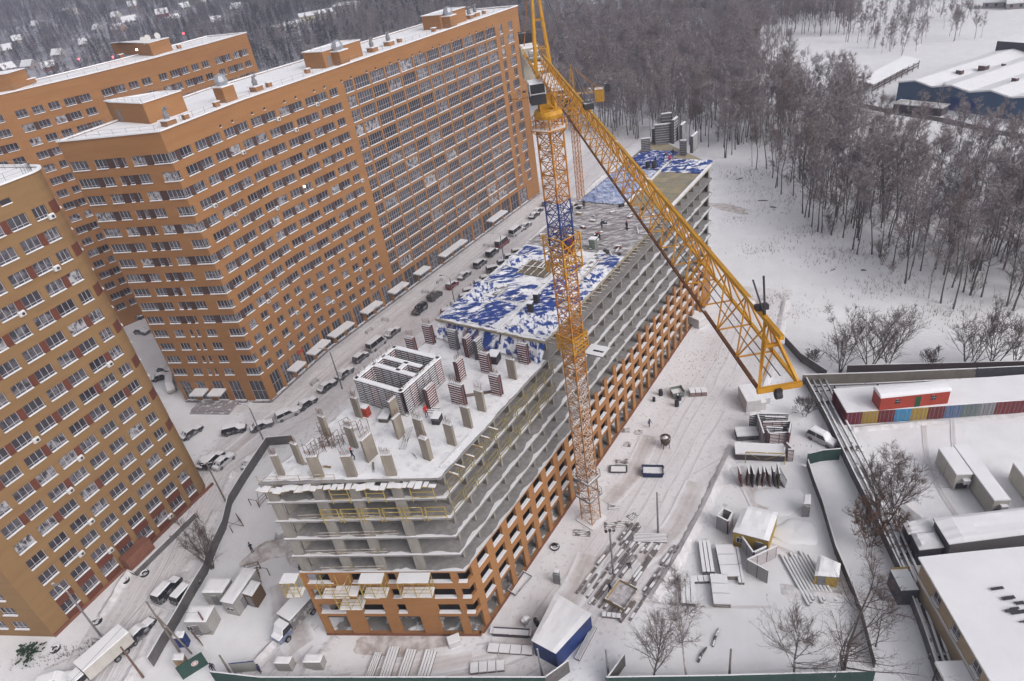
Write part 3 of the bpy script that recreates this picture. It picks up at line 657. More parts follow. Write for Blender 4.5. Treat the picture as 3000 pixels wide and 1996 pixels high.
# ------------------------------------------------------------ far curved apartment block
k_ = .81
BP = [Vector((-128, 139)), Vector((-98.6, 157.2)), Vector((-85.0, 168.4)), Vector((-75.0, 180.0)), Vector((-65.9, 194.2)), Vector((-58.6, 207.8))]
LOC = Vector((-90, 185, 0)); off = Vector((LOC.x, LOC.y))
root = thing('apartment_building', 'curved orange brick apartment block with red roof lights behind the long slab', 'building', LOC); bd = Building(root, LOC)
ZB = 58.2; mb = MB()
for i in range(5):
    a, b = BP[i], BP[i+1]; dd = (b-a).normalized(); L = (b-a).length; bb = []
    nb = int(L/3.3); st = (L-nb*3.3)/2
    for r in range(17):
        z = 52.8-3.02*r; zb, zt = z-.5, (z+3.02-.5 if r else ZB)
        if r == 16: zb = 0
        o = []
        for j in range(nb):
            s0 = st+j*3.3+.35; s1 = s0+2.3; o.append([s0, s1]); bd.window(a, dd, s0, s1, z, z+1.66, 3, .24)
            if (j+r+i) % 2 == 0 and j < nb-1 and (j*7+i*3) % 5: bd.panel(a, dd, s1, s1+1.0, z, z+1.66); o[-1][1] = s1+1.0
        m2 = []
        for x in o:
            if m2 and abs(m2[-1][1]-x[0]) < 1e-3: m2[-1][1] = x[1]
            else: m2.append(list(x))
        bb.append((zb, zt, z, z+1.66, [tuple(x) for x in m2]))
    wall(mb, a-off, dd, L, bb)
back = [p+Vector((-13.5, 8.5)) for p in BP]
ring = BP+back[::-1]
for a, b in [(BP[-1], back[-1])]+list(zip(back[::-1][:-1], back[::-1][1:]))+[(back[0], BP[0])]:
    a, b = a-off, b-off; mb.quad((a.x, a.y, 0), (b.x, b.y, 0), (b.x, b.y, ZB), (a.x, a.y, ZB))
obj('wall', mb.mesh('wall', brick), root)
rl = [p-off for p in ring]; rm = MB()
for i in range(5): rm.quad(*[(p.x, p.y, ZB-.2) for p in (rl[i], rl[i+1], rl[10-i], rl[11-i])])
rf = obj('roof', rm.mesh('roof', snow_roof), root); cm = MB(); coping(cm, rl, ZB+.02, .5, .22, True); obj('coping', cm.mesh('coping', snow_roof), rf)
obj('railing', railing([p+Vector((-.7, .5)) for p in rl[:6]], ZB-.1, 1.0, 3).mesh('railing', steel), rf)
R2b = lambda x, y, z=ZB: G(x*.2551, 60+y*.2551, z)
q = [R2b(1400, 380, ZB), R2b(1760, 400, ZB), R2b(1985, 335, ZB)]
dd = (q[2]-q[1]).normalized(); nn = Vector((-dd.y, dd.x, 0))
penthouse(root, LOC, [v2(x) for x in (q[0], q[1], q[2], q[2]+nn*5, q[0]+nn*2.5)], ZB-.2, 3.0, brick, False)
q0 = R2b(-300, 860, ZB); q1 = R2b(165, 790, ZB); dd = (q1-q0).normalized(); nn = Vector((-dd.y, dd.x, 0)); penthouse(root, LOC, [v2(x) for x in (q0, q1, q1+nn*6, q0+nn*6)], ZB-.2, 3.4, brick, False)
for x, y, kd in ((210, 690, 'box'), (360, 720, 'duct'), (1400, 430, 'box'), (1900, 350, 'box'), (2060, 320, 'box')): p = R2b(x, y); roof_vent(root, LOC, p, kd, .8)
dm = MB()
for x, y in ((1660, 240), (1710, 215), (1820, 190)):
    dm = MB(); p = R2b(x, y+40, ZB+2.8)-LOC; dm.tube([p, p+Vector((0, 0, 1.0))], [.06, .06], 5); dm.tube([p+Vector((0, 0, 1)), p+Vector((.25, -.25, 1.1))], [.2, .75], 10); obj('satellite_dish', dm.mesh('satellite_dish', whitep), root)
for x, y in ((930, 500), (1320, 480), (2125, 200)):
    p = R2b(x, y, ZB)-LOC; m = MB(); m.tube([p, p+Vector((0, 0, 1.0))], [.04, .04], 5); po = obj('light_post', m.mesh('light_post', steel), root); m = MB(); m.tube([p+Vector((0, 0, 1.0)), p+Vector((0, 0, 1.35))], [.15, .15], 6); obj('red_lamp', m.mesh('red_lamp', red_on), po)
p = R2b(1572, 345, ZB+2.0)-LOC; m = MB(); m.tube([p, p+Vector((0, 0, .3))], [.2, .2], 6); obj('door_lamp', m.mesh('door_lamp', lamp_on), root)
bd.finish(panel_b, 280)
# sign kiosk beyond the towers' gap
g = GZ(4, 880, 560); t = thing('entrance_kiosk', 'small kiosk with yellow shop window and red and white fascia between the two towers', 'kiosk', g, R(20))
m = MB(); m.box(-2.2, -1.6, 0, 2.2, 1.6, 3.2, 0, 1); obj('walls', m.mesh('walls', [M('kiosk_wall', (.10, .075, .03)), snow_roof]), t)
for i in range(3):
    for j in range(2): m = MB(); m.box(-1.9+1.3*i, -1.66, .4+1.2*j, -.75+1.3*i, -1.61, 1.4+1.2*j); obj('pane', m.mesh('pane', M('kiosk_glass', (.30, .21, .05), rough=.3)), t)
m = MB(); m.box(-2.3, -1.8, 2.9, 2.3, -1.62, 3.5, 0); m.box(-2.3, -1.83, 3.1, 2.3, -1.80, 3.25, 1); obj('fascia', m.mesh('fascia', [whitep, redp]), t)
# ------------------------------------------------------------ unfinished block
NA = Vector((-9.7, 52.6, 0)); NRZ = math.atan2(.802, .597); NU, NV = Vector((.597, .802, 0)), Vector((-.802, .597, 0))
def nw(u, v, z=0): return NA+NU*u+NV*v+Vector((0, 0, z))            # local -> world
def nl(p): q = Vector(p)-NA; return (q.dot(NU), q.dot(NV))           # world -> local
root = thing('unfinished_building', 'unfinished concrete apartment block with orange brick on its lower floors and open slabs above', 'building', NA, NRZ)
floor_m = M('floor_dirt', (.235, .22, .215), (.33, .315, .315), scale=1.5, detail=8, lo=.4, hi=.7)
foot = [(0, 0), (89.2, 0), (105, 18.4), (-9.0, 18.4)]
LEV = [3.35, 6.3, 9.25, 12.2, 15.15, 18.1, 21.05, 24.05, 27.0]
for i, z in enumerate(LEV):
    m = MB(); f = foot if i >= 3 else [(.3, .3), (88.9, .3), (104, 18.1), (-8.5, 18.1)]
    m.prism(f, z-.24, z, 0, 1); sl_ = obj('floor_slab', m.mesh('floor_slab', [conc_slab, floor_m] if i >= 3 else [conc_shade, conc_shade]), root)
    if 3 <= i < 8:
        es = MB(); rs_ = random.Random(i)
        L0 = Vector((9.0, 18.4)).length
        for (ax, ay), (bx, by), (nx_, ny_) in (((0, 0), (89, 0), (0, 1)), ((-9.0, 18.4), (0, 0), (.898, .439))):
            LL = math.hypot(bx-ax, by-ay); k_ = int(LL/.55); ww_ = [max(.14, .36+.16*math.sin(q_*.7+i)+rs_.gauss(0, .07)) for q_ in range(k_+1)]
            for q_ in range(k_):
                t0, t1 = q_/k_, (q_+1)/k_; P_ = lambda t, w2, zz: (ax+(bx-ax)*t+nx_*w2, ay+(by-ay)*t+ny_*w2, zz)
                es.quad(P_(t0, .03, z+.05), P_(t1, .03, z+.05), P_(t1, ww_[q_+1], z+.02), P_(t0, ww_[q_], z+.02)); es.quad(P_(t0, .02, z+.001), P_(t1, .02, z+.001), P_(t1, .03, z+.05), P_(t0, .03, z+.05))
        obj('edge_snow', es.mesh('edge_snow', snow_roof), sl_)
m = MB(); m.prism([(.4, .4), (88.8, .4), (104, 18), (-8.4, 18)], .0, .25); obj('ground_slab', m.mesh('ground_slab', conc_slab), root)
# piers seen between the open slabs: one mesh each, shared
pc = MB(); pc.box(-.16, 0, 0, .16, 1.1, 2.71); pier_me = pc.mesh('pier', conc)
pd = MB(); pd.box(-.6, -.15, 0, .6, .15, 2.71); pier2 = pd.mesh('pier', conc)
PU = [1.7+3.33*k for k in range(26)]
nd = (Vector((0, 0))-Vector((-9.0, 18.4))).normalized(); nrz = math.atan2(nd.y, nd.x); NL = Vector((9.0, 18.4)).length
for i in range(3, 8):
    for u in PU: obj('pier', pier_me, root, (u, 1.15, LEV[i]))
    for s in (.9, 6.3, 10.5, 15.3):
        p = Vector((-9.0, 18.4))+nd*s; n = Vector((-nd.y, nd.x)); p = p+n*.35; obj('pier', pier2, root, (p.x, p.y, LEV[i]), nrz)
# top storey under the tarpaulin decks
for u in PU:
    if u > 23: obj('pier', pier_me, root, (u, 1.15, LEV[8]))
iw = MB()                                          # added inner walls and the far row block light, keeping the floors dark
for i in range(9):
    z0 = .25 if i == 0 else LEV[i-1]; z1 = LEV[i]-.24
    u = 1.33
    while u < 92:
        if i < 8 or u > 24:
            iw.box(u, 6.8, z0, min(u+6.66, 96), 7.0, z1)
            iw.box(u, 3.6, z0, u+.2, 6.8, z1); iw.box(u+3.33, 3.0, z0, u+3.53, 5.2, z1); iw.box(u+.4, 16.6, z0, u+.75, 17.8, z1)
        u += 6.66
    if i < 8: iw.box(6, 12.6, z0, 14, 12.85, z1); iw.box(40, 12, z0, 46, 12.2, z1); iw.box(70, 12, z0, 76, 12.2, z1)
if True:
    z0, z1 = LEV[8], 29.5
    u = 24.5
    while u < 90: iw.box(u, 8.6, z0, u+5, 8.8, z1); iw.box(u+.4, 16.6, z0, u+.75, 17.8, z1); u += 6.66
obj('added_inner_walls', iw.mesh('added_inner_walls', conc_shade), root, kind='stuff')
# brick cladding of the lowest four storeys
mb = MB(); Ns = 89.2
bands = [(0, 4.15, .28, 3.85, [(0, 1.15)]+[(u+.52, min(u+2.86, Ns-.5)) for u in PU[:-1]])]
for zs, zb, zt in ((4.5, 4.15, 7.0), (7.4, 7.0, 9.9), (10.28, 9.9, 12.25)):
    bands.append((zb, zt, zs, zs+1.72, [(0, 1.15)]+[(u+.62, min(u+2.76, Ns-.5)) for u in PU[:-1]]))
wall(mb, Vector((0, -.02)), Vector((1, 0)), Ns, bands, depth=.42)
Oa = Vector((-9.0, 18.4))-Vector((-nd.y, nd.x))*.02
gb = [(0.9, 3.7), (5.9, 8.9), (10.4, 13.3), (15.6, 18.3), (19.3, NL)]
wb = [(.5, 3.9), (6.2, 9.0), (10.7, 11.9), (15.9, 18.7), (19.4, NL)]
wb2 = [(.6, 3.6), (6.3, 9.0), (10.8, 11.9), (15.9, 18.6), (19.4, NL)]
wall(mb, Oa, nd, NL, [(0, 4.15, .28, 3.85, gb), (4.15, 7.0, 4.5, 6.2, wb), (7.0, 9.9, 7.4, 9.1, wb), (9.9, 12.25, 10.28, 12.0, wb2)], depth=.42)
obj('brick_wall', mb.mesh('brick_wall', brick2), root)
si = MB(); si.box(-1.05, -.1, 0, 1.05, .42, .07); sill_me = si.mesh('snowy_sill', snow_roof)
for zs in (4.5, 7.4, 10.28):
    for u in PU[:-1]: obj('snowy_sill', sill_me, root, (u+1.69, -.02, zs+.004))
    for a, b in wb:
        p = Oa+nd*((a+b)/2); obj('snowy_sill', sill_me, root, (p.x, p.y, zs+.004), nrz, ((b-a)/2.14, 1, 1))
m = MB(); m.box(.3, -.16, 0, Ns, -.03, .32); obj('plinth', m.mesh('plinth', plinth_m), root)
m = MB(); c = Oa+nd*(NL/2)-Vector((-nd.y, nd.x))*.07; m.obox((c.x, c.y, 0), NL, .13, .32, nrz); obj('plinth', m.mesh('plinth', plinth_m), root)
tp = MB(); tp.box(-.48, -.02, 0, .48, .3, 1.0); tooth = tp.mesh('brick_stub', brick2)
rr = random.Random(3)
for u in PU[9:]: obj('brick_stub', tooth, root, (u, 0, 12.2), 0, (1, 1, rr.choice((.45, .9, 1.3, 1.6))))
# added unseen rear wall, closes the open side to keep light off the floors
m = MB()
for i in range(1, 9):
    z0, z1 = LEV[i-1], LEV[i]-.24
    m.box(-7.5, 17.7, z0, 104, 17.95, z1)
obj('added_rear_wall', m.mesh('added_rear_wall', conc), root)
m = MB()
for i in range(1, 9):
    z0, z1 = LEV[i-1], LEV[i]-.24
    a_, b_ = Vector((-4.8, 17)), Vector((3.2, 6.9)); m.beam((a_.x, a_.y, (z0+z1)/2), (b_.x, b_.y, (z0+z1)/2), .2, z1-z0)
obj('added_cross_wall', m.mesh('added_cross_wall', conc_shade), root)  # wall added behind the front face to make the floors look darker

# --- working deck: snow skin, plywood decks, tarpaulins
def wavy(u0, u1, v0, v1, z, amp, step, seed, thick=.12):
    nu, nv = max(2, int((u1-u0)/step)), max(2, int((v1-v0)/step)); rs = np.random.RandomState(seed); m = MB(); ph = rs.rand(8)*6.28
    H = lambda u, v: amp*(.5*math.sin(u*1.3+ph[0]+.7*math.sin(v*.9))+.4*math.sin(v*1.9+ph[1]+.6*math.sin(u*.7))+.35*math.sin(u*2.9+v*1.7+ph[2])+.3*math.sin(u*.8-v*3.1+ph[3]))
    for i in range(nu+1):
        for j in range(nv+1):
            u, v = u0+(u1-u0)*i/nu, v0+(v1-v0)*j/nv; e = i in (0, nu) or j in (0, nv)
            eu = rs.uniform(-.12, .12) if e else 0
            m.v.append((u+eu*(i in (0, nu)), v+eu*(j in (0, nv)), z+(H(u, v) if not e else 0)+rs.uniform(-.25, .25)*amp))
    for i in range(nu):
        for j in range(nv): a = i*(nv+1)+j; m.f.append((a, a+nv+1, a+nv+2, a+1)); m.m.append(0)
    return m
sk = wavy(-8.6, 22.9, .1, 18.3, 27.05, .02, .8, 1)
sk.v = [(u if u > 0 else u*(v/18.4)*1.0 if True else u, v, z) for u, v, z in sk.v]
sk.v = [((u if not (u < 0) else u), v, z) for u, v, z in sk.v]
ob = obj('deck_snow', sk.mesh('deck_snow', M('deck_snow', (.79, .78, .80), (.52, .50, .52), scale=.9, detail=9, lo=.5, hi=.78, bump=.4, bscale=3)), root)
dk = MB(); dk.prism([(23, 0), (89.2, 0), (104.3, 17.6), (23, 17.6)], 29.45, 29.68); obj('formwork_deck', dk.mesh('formwork_deck', ply), root)
def nthing(name, label, cat, u, v, z, rz=0.0, group=None): return thing(name, label, cat, nw(u, v, z), NRZ+rz, group)
def nsolo(name, mb, mats, label, cat, u=0, v=0, z=0, rz=0.0, group=None, smooth=False): return solo(name, mb, mats, label, cat, nw(u, v, z), NRZ+rz, group, smooth)
tarp_d = M('deep_blue_tarp', (.020, .052, .24), (.79, .78, .81), scale=1.0, stretch=(.7, 1.8, 1), rot=R(25), detail=12, lo=.53, hi=.61, rough=.5, bump=.5, bscale=2)
tarp_w = M('snowy_blue_tarp', (.03, .07, .27), (.80, .79, .82), scale=.9, stretch=(1.6, .8, 1), rot=R(10), detail=12, lo=.45, hi=.52, rough=.6, bump=.5, bscale=2)
sd_ = wavy(23.1, 47.9, .1, 17.5, 29.74, .03, .7, 20); obj('deck_snow', sd_.mesh('deck_snow', M('deck_snow2', (.78, .77, .79), (.40, .38, .39), scale=.8, detail=9, lo=.52, hi=.72)), root)
def crumple(L, W, seed, amp=.13):
    """a sheet with sharp folds and a ragged outline"""
    rs = np.random.RandomState(seed); n, k = int(L/.28), int(W/.28); m = MB(); fo = [(rs.uniform(0, 3.14), rs.uniform(1.2, 4.5), rs.uniform(0, 6.28), rs.uniform(.3, 1)) for _ in range(7)]
    for i in range(n+1):
        for j in range(k+1):
            x, y = -L/2+L*i/n, -W/2+W*j/k; z = 0
            for a_, f_, p_, w_ in fo: z += w_*(1-abs(math.sin((x*math.cos(a_)+y*math.sin(a_))*f_*.5+p_+.5*math.sin(x*.9+y*1.1))))**3
            ed = min(i, n-i, j, k-j); z = z*amp/1.2*(min(ed, 2)/2+.15); rag = .22 if ed == 0 else .05
            m.v.append((x+rs.uniform(-rag, rag), y+rs.uniform(-rag, rag), z+.01))
    for i in range(n):
        for j in range(k): a_ = i*(k+1)+j; m.f.append((a_, a_+k+1, a_+k+2, a_+1)); m.m.append(0)
    return m
SH = [(26.3, 15.2, 5.6, 4.4, .1, tarp), (27.0, 10.6, 6.2, 4.4, -.15, tarp_d), (31.6, 15.0, 6.0, 4.6, .2, tarp_w), (33.2, 10.2, 5.2, 4.2, .05, tarp), (37.2, 14.6, 5.6, 4.8, -.1, tarp), (41.8, 15.4, 4.6, 3.6, .3, tarp_w), (45.2, 14.2, 4.6, 5.6, .05, tarp), (44.8, 9.8, 4.4, 3.6, -.2, tarp_w), (26.4, 4.6, 6.0, 4.6, .1, tarp_w), (31.0, 5.0, 5.6, 4.0, -.1, tarp_d), (36.0, 5.2, 5.4, 3.8, .12, tarp_d), (41.6, 5.6, 5.2, 3.0, .0, tarp), (27.6, 1.7, 6.4, 2.8, .03, tarp_w), (34.0, 1.6, 6.0, 2.6, -.04, tarp), (40.4, 1.5, 6.2, 2.6, .05, tarp_w), (45.6, 2.2, 4.4, 3.8, .1, tarp)]
for i, (v0_, v1_, mt) in enumerate(((.2, 6.8, tarp_w), (7.0, 12.2, tarp), (12.4, 17.4, tarp_w))):
    m = MB(); n_u, n_v = 7, int((v1_-v0_)/.35); rs_ = np.random.RandomState(90+i)
    for a_ in range(n_u+1):
        for b_ in range(n_v+1): t = a_/n_u; v_ = v0_+(v1_-v0_)*b_/n_v; m.v.append((23.6-1.7*t**1.4-.25*math.sin(v_*2.1+i)*t+rs_.uniform(-.05, .05), v_+rs_.uniform(-.06, .06), 29.86-2.7*t**1.15+(0 if t < .99 else rs_.uniform(-.05, .25))))
    for a_ in range(n_u):
        for b_ in range(n_v): q_ = a_*(n_v+1)+b_; m.f.append((q_, q_+1, q_+n_v+2, q_+n_v+1)); m.m.append(0)
    nsolo('tarpaulin', m, mt, f'blue tarpaulin draped over the front edge of the middle deck, {["right", "middle", "street side"][i]} piece', 'tarpaulin')
for i, (u, v, L, W, a_, mt) in enumerate(SH):
    nsolo('tarpaulin', crumple(L, W, 50+i), mt, f'crumpled blue tarpaulin on the {"street" if v > 9 else ("crane" if v > 3 else "right")} side of the middle deck, {["first", "second", "third", "fourth", "fifth", "sixth", "seventh", "eighth"][min(7, sum(1 for q in SH[:i] if (q[1] > 9, q[1] > 3) == (v > 9, v > 3)))]} from the front', 'tarpaulin', u, v, 29.78+.012*(i % 4), a_, 'tarpaulins on the middle deck')
rs = random.Random(61)
for i in range(46):
    u, v = rs.uniform(23.5, 65), rs.uniform(.6, 17); L = rs.uniform(.8, 3.2); m = MB(); m.box(-L/2, -.07, 0, L/2, .07, .06); m.box(-L/2, -.06, .06, L/2*rs.uniform(-.5, .9), .06, .1, 1)
    nsolo('loose_board', m, [rs.choice((wood, woodg, darkf)), snow_roof], 'loose board lying on the middle deck among tarpaulins and snow', 'board', u, v, 29.93, rs.uniform(0, 3.14), 'boards littering the middle deck')
for i in range(30):
    u, v = rs.uniform(48, 66), rs.uniform(.6, 17); m = MB(); m.box(-rs.uniform(.2, .6), -.25, 0, rs.uniform(.2, .6), .25, rs.uniform(.1, .5)); nsolo('site_litter', m, rs.choice((dark, darkf, conc, wood, redf)), 'small piece of gear lying on the patchy middle deck', 'litter', u, v, 29.78, rs.uniform(0, 3.14), 'litter on the patchy deck')
nsolo('tarpaulin', crumple(17.4, 8.4, 71, .3), tarp_l, 'pale blue creased tarpaulin left of the bare plywood deck', 'tarpaulin', 75.2, 13.2, 29.8)
nsolo('tarpaulin', crumple(7.6, 8.0, 72, .25), tarp, 'blue tarpaulin heaped at the far right corner of the deck', 'tarpaulin', 87.6, 4.6, 29.75)
nsolo('tarpaulin', crumple(11, 8.2, 73, .25), tarp_d, 'blue tarpaulin spread before the far wall slabs', 'tarpaulin', 90.2, 13.0, 29.75)
m = wavy(48, 66.3, .1, 17.5, 29.74, .03, .7, 7); obj('deck_boards', m.mesh('deck_boards', deck_m), root)
# board joints of the bare plywood deck: single sheets
pb = MB(); pb.box(0, 0, 0, 2.42, 1.2, .03); ply_mes = [pb.mesh('plywood_sheet', M('plywood_%d' % i, c, c2, scale=.7)) for i, (c, c2) in enumerate((((.33, .275, .185), (.29, .245, .165)), ((.30, .255, .175), (.25, .215, .15)), ((.27, .24, .18), (.22, .20, .155))))]
for i in range(7):
    for j in range(6): obj('plywood_sheet', ply_mes[rr.choice((0, 0, 1, 1, 2))], root, (66.2+2.45*i, .55+1.23*j, 29.69))
for nm, a, b, w_ in (('edge_board', (65.2, .2), (88.6, .2), .5), ('edge_board', (66.3, 8.25), (90, 8.6), .35), ('edge_board', (22.9, 7.2), (47.9, 7.2), .3)):
    m = MB(); m.beam((a[0], a[1], 29.88), (b[0], b[1], 29.88), w_, .3, 0); obj(nm, m.mesh(nm, whitep), root)
# opening with steel beams in the tarpaulin deck
m = MB(); m.box(38.2, 8.3, 29.9, 42.6, 13.6, 29.93, 0); hole = obj('stair_opening', m.mesh('stair_opening', M('pit_ply', (.17, .145, .11), (.12, .105, .085), scale=1)), root)
for j in range(5): m = MB(); m.beam((38, 8.5+1.2*j, 30.02), (42.8, 8.5+1.2*j, 30.02), .14, .1); obj('beam', m.mesh('beam', wood), hole)
m = MB(); m.beam((40.3, 8.2, 30.12), (40.3, 13.8, 30.12), .16, .1); obj('beam', m.mesh('beam', wood), hole)
# dark grey plank walkway by the edge
m = MB(); m.box(33, 3.2, 29.92, 48.5, 4.6, 29.96); obj('plank_walk', m.mesh('plank_walk', woodg), root)
m = MB(); m.beam((38, 2.9, 30.02), (47.4, 2.9, 30.02), .14); obj('rail_board', m.mesh('rail_board', wood), root)
m = MB(); m.box(30.5, 12.6, 29.93, 34.4, 14.0, 29.97); obj('plank_walk', m.mesh('plank_walk', woodg), root)
# projecting props of the deck edge
br = MB(); br.beam((0, .6, 0), (0, -1.0, 0), .1, .14); brm = br.mesh('outrigger', wood)
for u in np.arange(23.6, 66, 1.05): obj('outrigger', brm, root, (u, 0, 29.32))
for u in (1.4, 2.6, 4.4, 6.0, 7.6, 9.2): obj('outrigger', brm, root, (u, 0, 26.66), 0, (1.8, 1.3, 1.6))
m = MB(); m.box(0, -2.4, 0, 2.6, .6, .18, 0, 1); pl = obj('loading_platform', m.mesh('loading_platform', [steel, whitep]), root, (33.5, 0, 21.1)); m = MB(); m.box(.9, -2.0, .185, 1.3, -.4, .2); obj('slot', m.mesh('slot', dark), pl)

# --- concrete piers on the near deck
def deck_pier(u, v, along, w_, kind, label, h=2.95, t=.32, tilt=0.0):
    rz = 0 if along == 'u' else (math.pi/2 if along == 'v' else nrz)
    if kind == 'c':
        o = nthing('concrete_pier', label, 'pier', u, v, 27.05, rz, 'piers on the near deck')
        m = MB(); m.box(-w_/2, -t/2, 0, w_/2, t/2, h); m.box(-w_/2-.003, -t/2-.003, h, w_/2+.003, t/2+.003, h+.06, 1); obj('shaft', m.mesh('shaft', [conc_raw, snow_roof]), o)
    else:
        o = nthing('formwork_column', label, 'formwork', u, v, 27.05, rz, 'boxed columns on the near deck')
        fm = redf if kind == 'r' else grayf
        m = MB(); m.box(-w_/2, -.12, .02, w_/2, .12, h+.05); m.box(-w_/2, -.13, h+.05, w_/2, .13, h+.13, 1); obj('core', m.mesh('core', [grayf, snow_roof]), o)
        for s_ in (-1, 1):
            m = rib_panel(w_+.1, h, fm); obj('panel', m, o, (0, s_*.22, 0), 0 if s_ < 0 else math.pi)
    m = MB(); r2 = random.Random(int(u*100+v*10))
    for i in range(6):
        x = -w_/2+.1+(w_-.2)*i/5
        for yy in (-t/3, t/3): m.beam((x, yy, h), (x+r2.uniform(-.06, .06), yy, h+r2.uniform(.7, 1.15)), .025)
    m.beam((-w_/2, 0, h+.5), (w_/2, 0, h+.5), .02)
    obj('rebar', m.mesh('rebar', rustm), o, kind='stuff')
_rp = {}
def rib_panel(w_, h, mat, ribs=9):
    sn_ = .03 if ribs > 9 else (.0 if mat is grayf else .016)
    k = (round(w_, 2), round(h, 2), mat.name, ribs)
    if k not in _rp:
        m = MB(); m.box(-w_/2, .0, 0, w_/2, .05, h)
        for i in range(ribs):
            z = .1+(h-.2)*i/(ribs-1); m.box(-w_/2, -.13, z-.03, w_/2, .0, z+.03); sn_ and m.box(-w_/2+.01, -.128, z+.03, w_/2-.01, -.002, z+.03+sn_, 1)
        for x in (-w_/2, w_/2-.05): m.box(x, -.1, .0, x+.05, .0, h)
        _rp[k] = m.mesh('panel', [mat, snow_roof])
    return _rp[k]
names = ['first', 'second', 'third', 'fourth', 'fifth', 'sixth', 'seventh', 'eighth', 'ninth']
for i, (u, v) in enumerate([(4.8, 1.9), (8.0, 1.9), (11.1, 2.1), (17.9, 2.0)]):
    deck_pier(u, v, 'v', 1.15, 'c', f'bare concrete pier near the right deck edge, {names[i]} from the front')
deck_pier(14.5, 2.1, 'v', 1.25, 'r', 'red boxed column at the right deck edge between two bare piers')
deck_pier(21.4, 2.4, 'v', 1.3, 'r', 'red boxed column at the right deck edge next to the tarpaulin deck')
for i, (u, v, al, w_) in enumerate([(-6.9, 16.8, 'n', .75), (-5.3, 12.6, 'n', 1.2), (-3.7, 9.1, 'n', 1.15), (-1.8, 5.1, 'n', 1.15)]):
    deck_pier(u, v, al, w_, 'c', f'bare concrete pier on the front deck edge, {names[i]} from the left')
deck_pier(1.9, 3.0, 'v', 1.0, 'c', 'thick angle shaped concrete pier at the front right of the deck', t=.6)
deck_pier(4.2, 5.7, 'v', 1.2, 'c', 'wide concrete pier behind the angle shaped one')
deck_pier(3.6, 8.3, 'u', 1.2, 'c', 'concrete pier turned edgewise before the lift core')
deck_pier(5.9, 10.9, 'u', 1.2, 'c', 'concrete pier turned edgewise touching the lift core corner')
deck_pier(-.6, 9.0, 'u', 1.6, 'c', 'tall concrete pier with a propped board in the middle of the front deck', h=3.1)
deck_pier(0, 12.3, 'v', 1.1, 'c', 'concrete pier with a leaning prop left of the tall one')
deck_pier(4.4, 15.6, 'v', 1.0, 'c', 'concrete pier next to the red barrel on the street side')
deck_pier(.2, 16.8, 'v', 1.0, 'c', 'concrete pier at the street edge behind the scaffold frames')
deck_pier(-4.6, 16.2, 'v', 1.0, 'c', 'concrete pier with a bent top near the left deck corner')
for i, (u, v, al, w_, k, lab) in enumerate([(21.0, 17.4, 'v', 1.3, 'r', 'red boxed column at the far street corner of the near deck'), (17.6, 17.7, 'v', 1.25, 'r', 'red boxed column at the street edge behind the lift core'), (21.0, 13.2, 'v', 1.25, 'g', 'grey boxed column with a red edge before the tarpaulin deck'), (20.4, 10.3, 'u', 1.2, 'r', 'red boxed wall slab turned edgewise, left one of the pair by the tarpaulin'), (20.3, 8.6, 'u', 1.2, 'g', 'grey boxed wall slab turned edgewise, right one of the pair by the tarpaulin'), (15.5, 8.2, 'u', 1.2, 'r', 'red boxed column turned edgewise right of the lift core'), (17.9, 5.9, 'v', 1.25, 'r', 'red boxed column with snowy ribs in the middle of the deck'), (9.6, 8.3, 'u', 1.5, 'r', 'red boxed column leaning at the right side of the lift core'), (11.2, 5.4, 'v', 1.8, 'r', 'widest red boxed column on the deck')]):
    deck_pier(u, v, al, w_, k, lab)
# --- lift core formwork
core = nthing('lift_core_formwork', 'large snowy ribbed formwork box of the lift core on the near deck', 'formwork', 7.0, 10.2, 27.05)
def core_wall(a, b, face, h=3.3, mat=darkf):
    a, b = Vector(a), Vector(b); L = (b-a).length; d_ = (b-a).normalized(); n = max(1, round(L/1.25)); rz = math.atan2(d_.y, d_.x)
    nn = Vector((d_.y, -d_.x))
    for i in range(n):
        p = a+d_*(L*(i+.5)/n); me = rib_panel(L/n-.01, h, redf if (i*7+int(L*10)) % 4 == 0 else mat, 11)
        obj('panel', me, core, (p.x+nn.x*.22, p.y+nn.y*.22, .25), rz); obj('panel', me, core, (p.x-nn.x*.22, p.y-nn.y*.22, .25), rz+math.pi)
    m = MB(); c = (a+b)/2; m.obox((c.x, c.y, h+.2), L+.3, .6, .09, rz); obj('snow_cap', m.mesh('snow_cap', snow_roof), core)
W_, H_ = 7.3, 7.2
for a, b in (((0, 0), (0, H_)), ((W_, 0), (W_, H_)), ((0, 0), (W_, 0)), ((0, H_), (W_, H_)), ((3.2, 0.2), (3.2, H_-.2)), ((5.0, 1.0), (5.0, H_-.2)), ((3.3, 3.2), (4.9, 3.2))): core_wall(a, b, 1)
m = MB(); m.box(-.25, -.25, .0, W_+.25, H_+.25, .06); obj('sill_boards', m.mesh('sill_boards', darkf), core)
m = MB()
rs = random.Random(9)
for i in range(60): x = rs.uniform(0, W_); y = rs.choice((0, H_)); m.beam((x, y, 3.4), (x+rs.uniform(-.05, .05), y, 3.4+rs.uniform(.4, 1)), .022)
obj('rebar', m.mesh('rebar', rustm), core, kind='stuff')
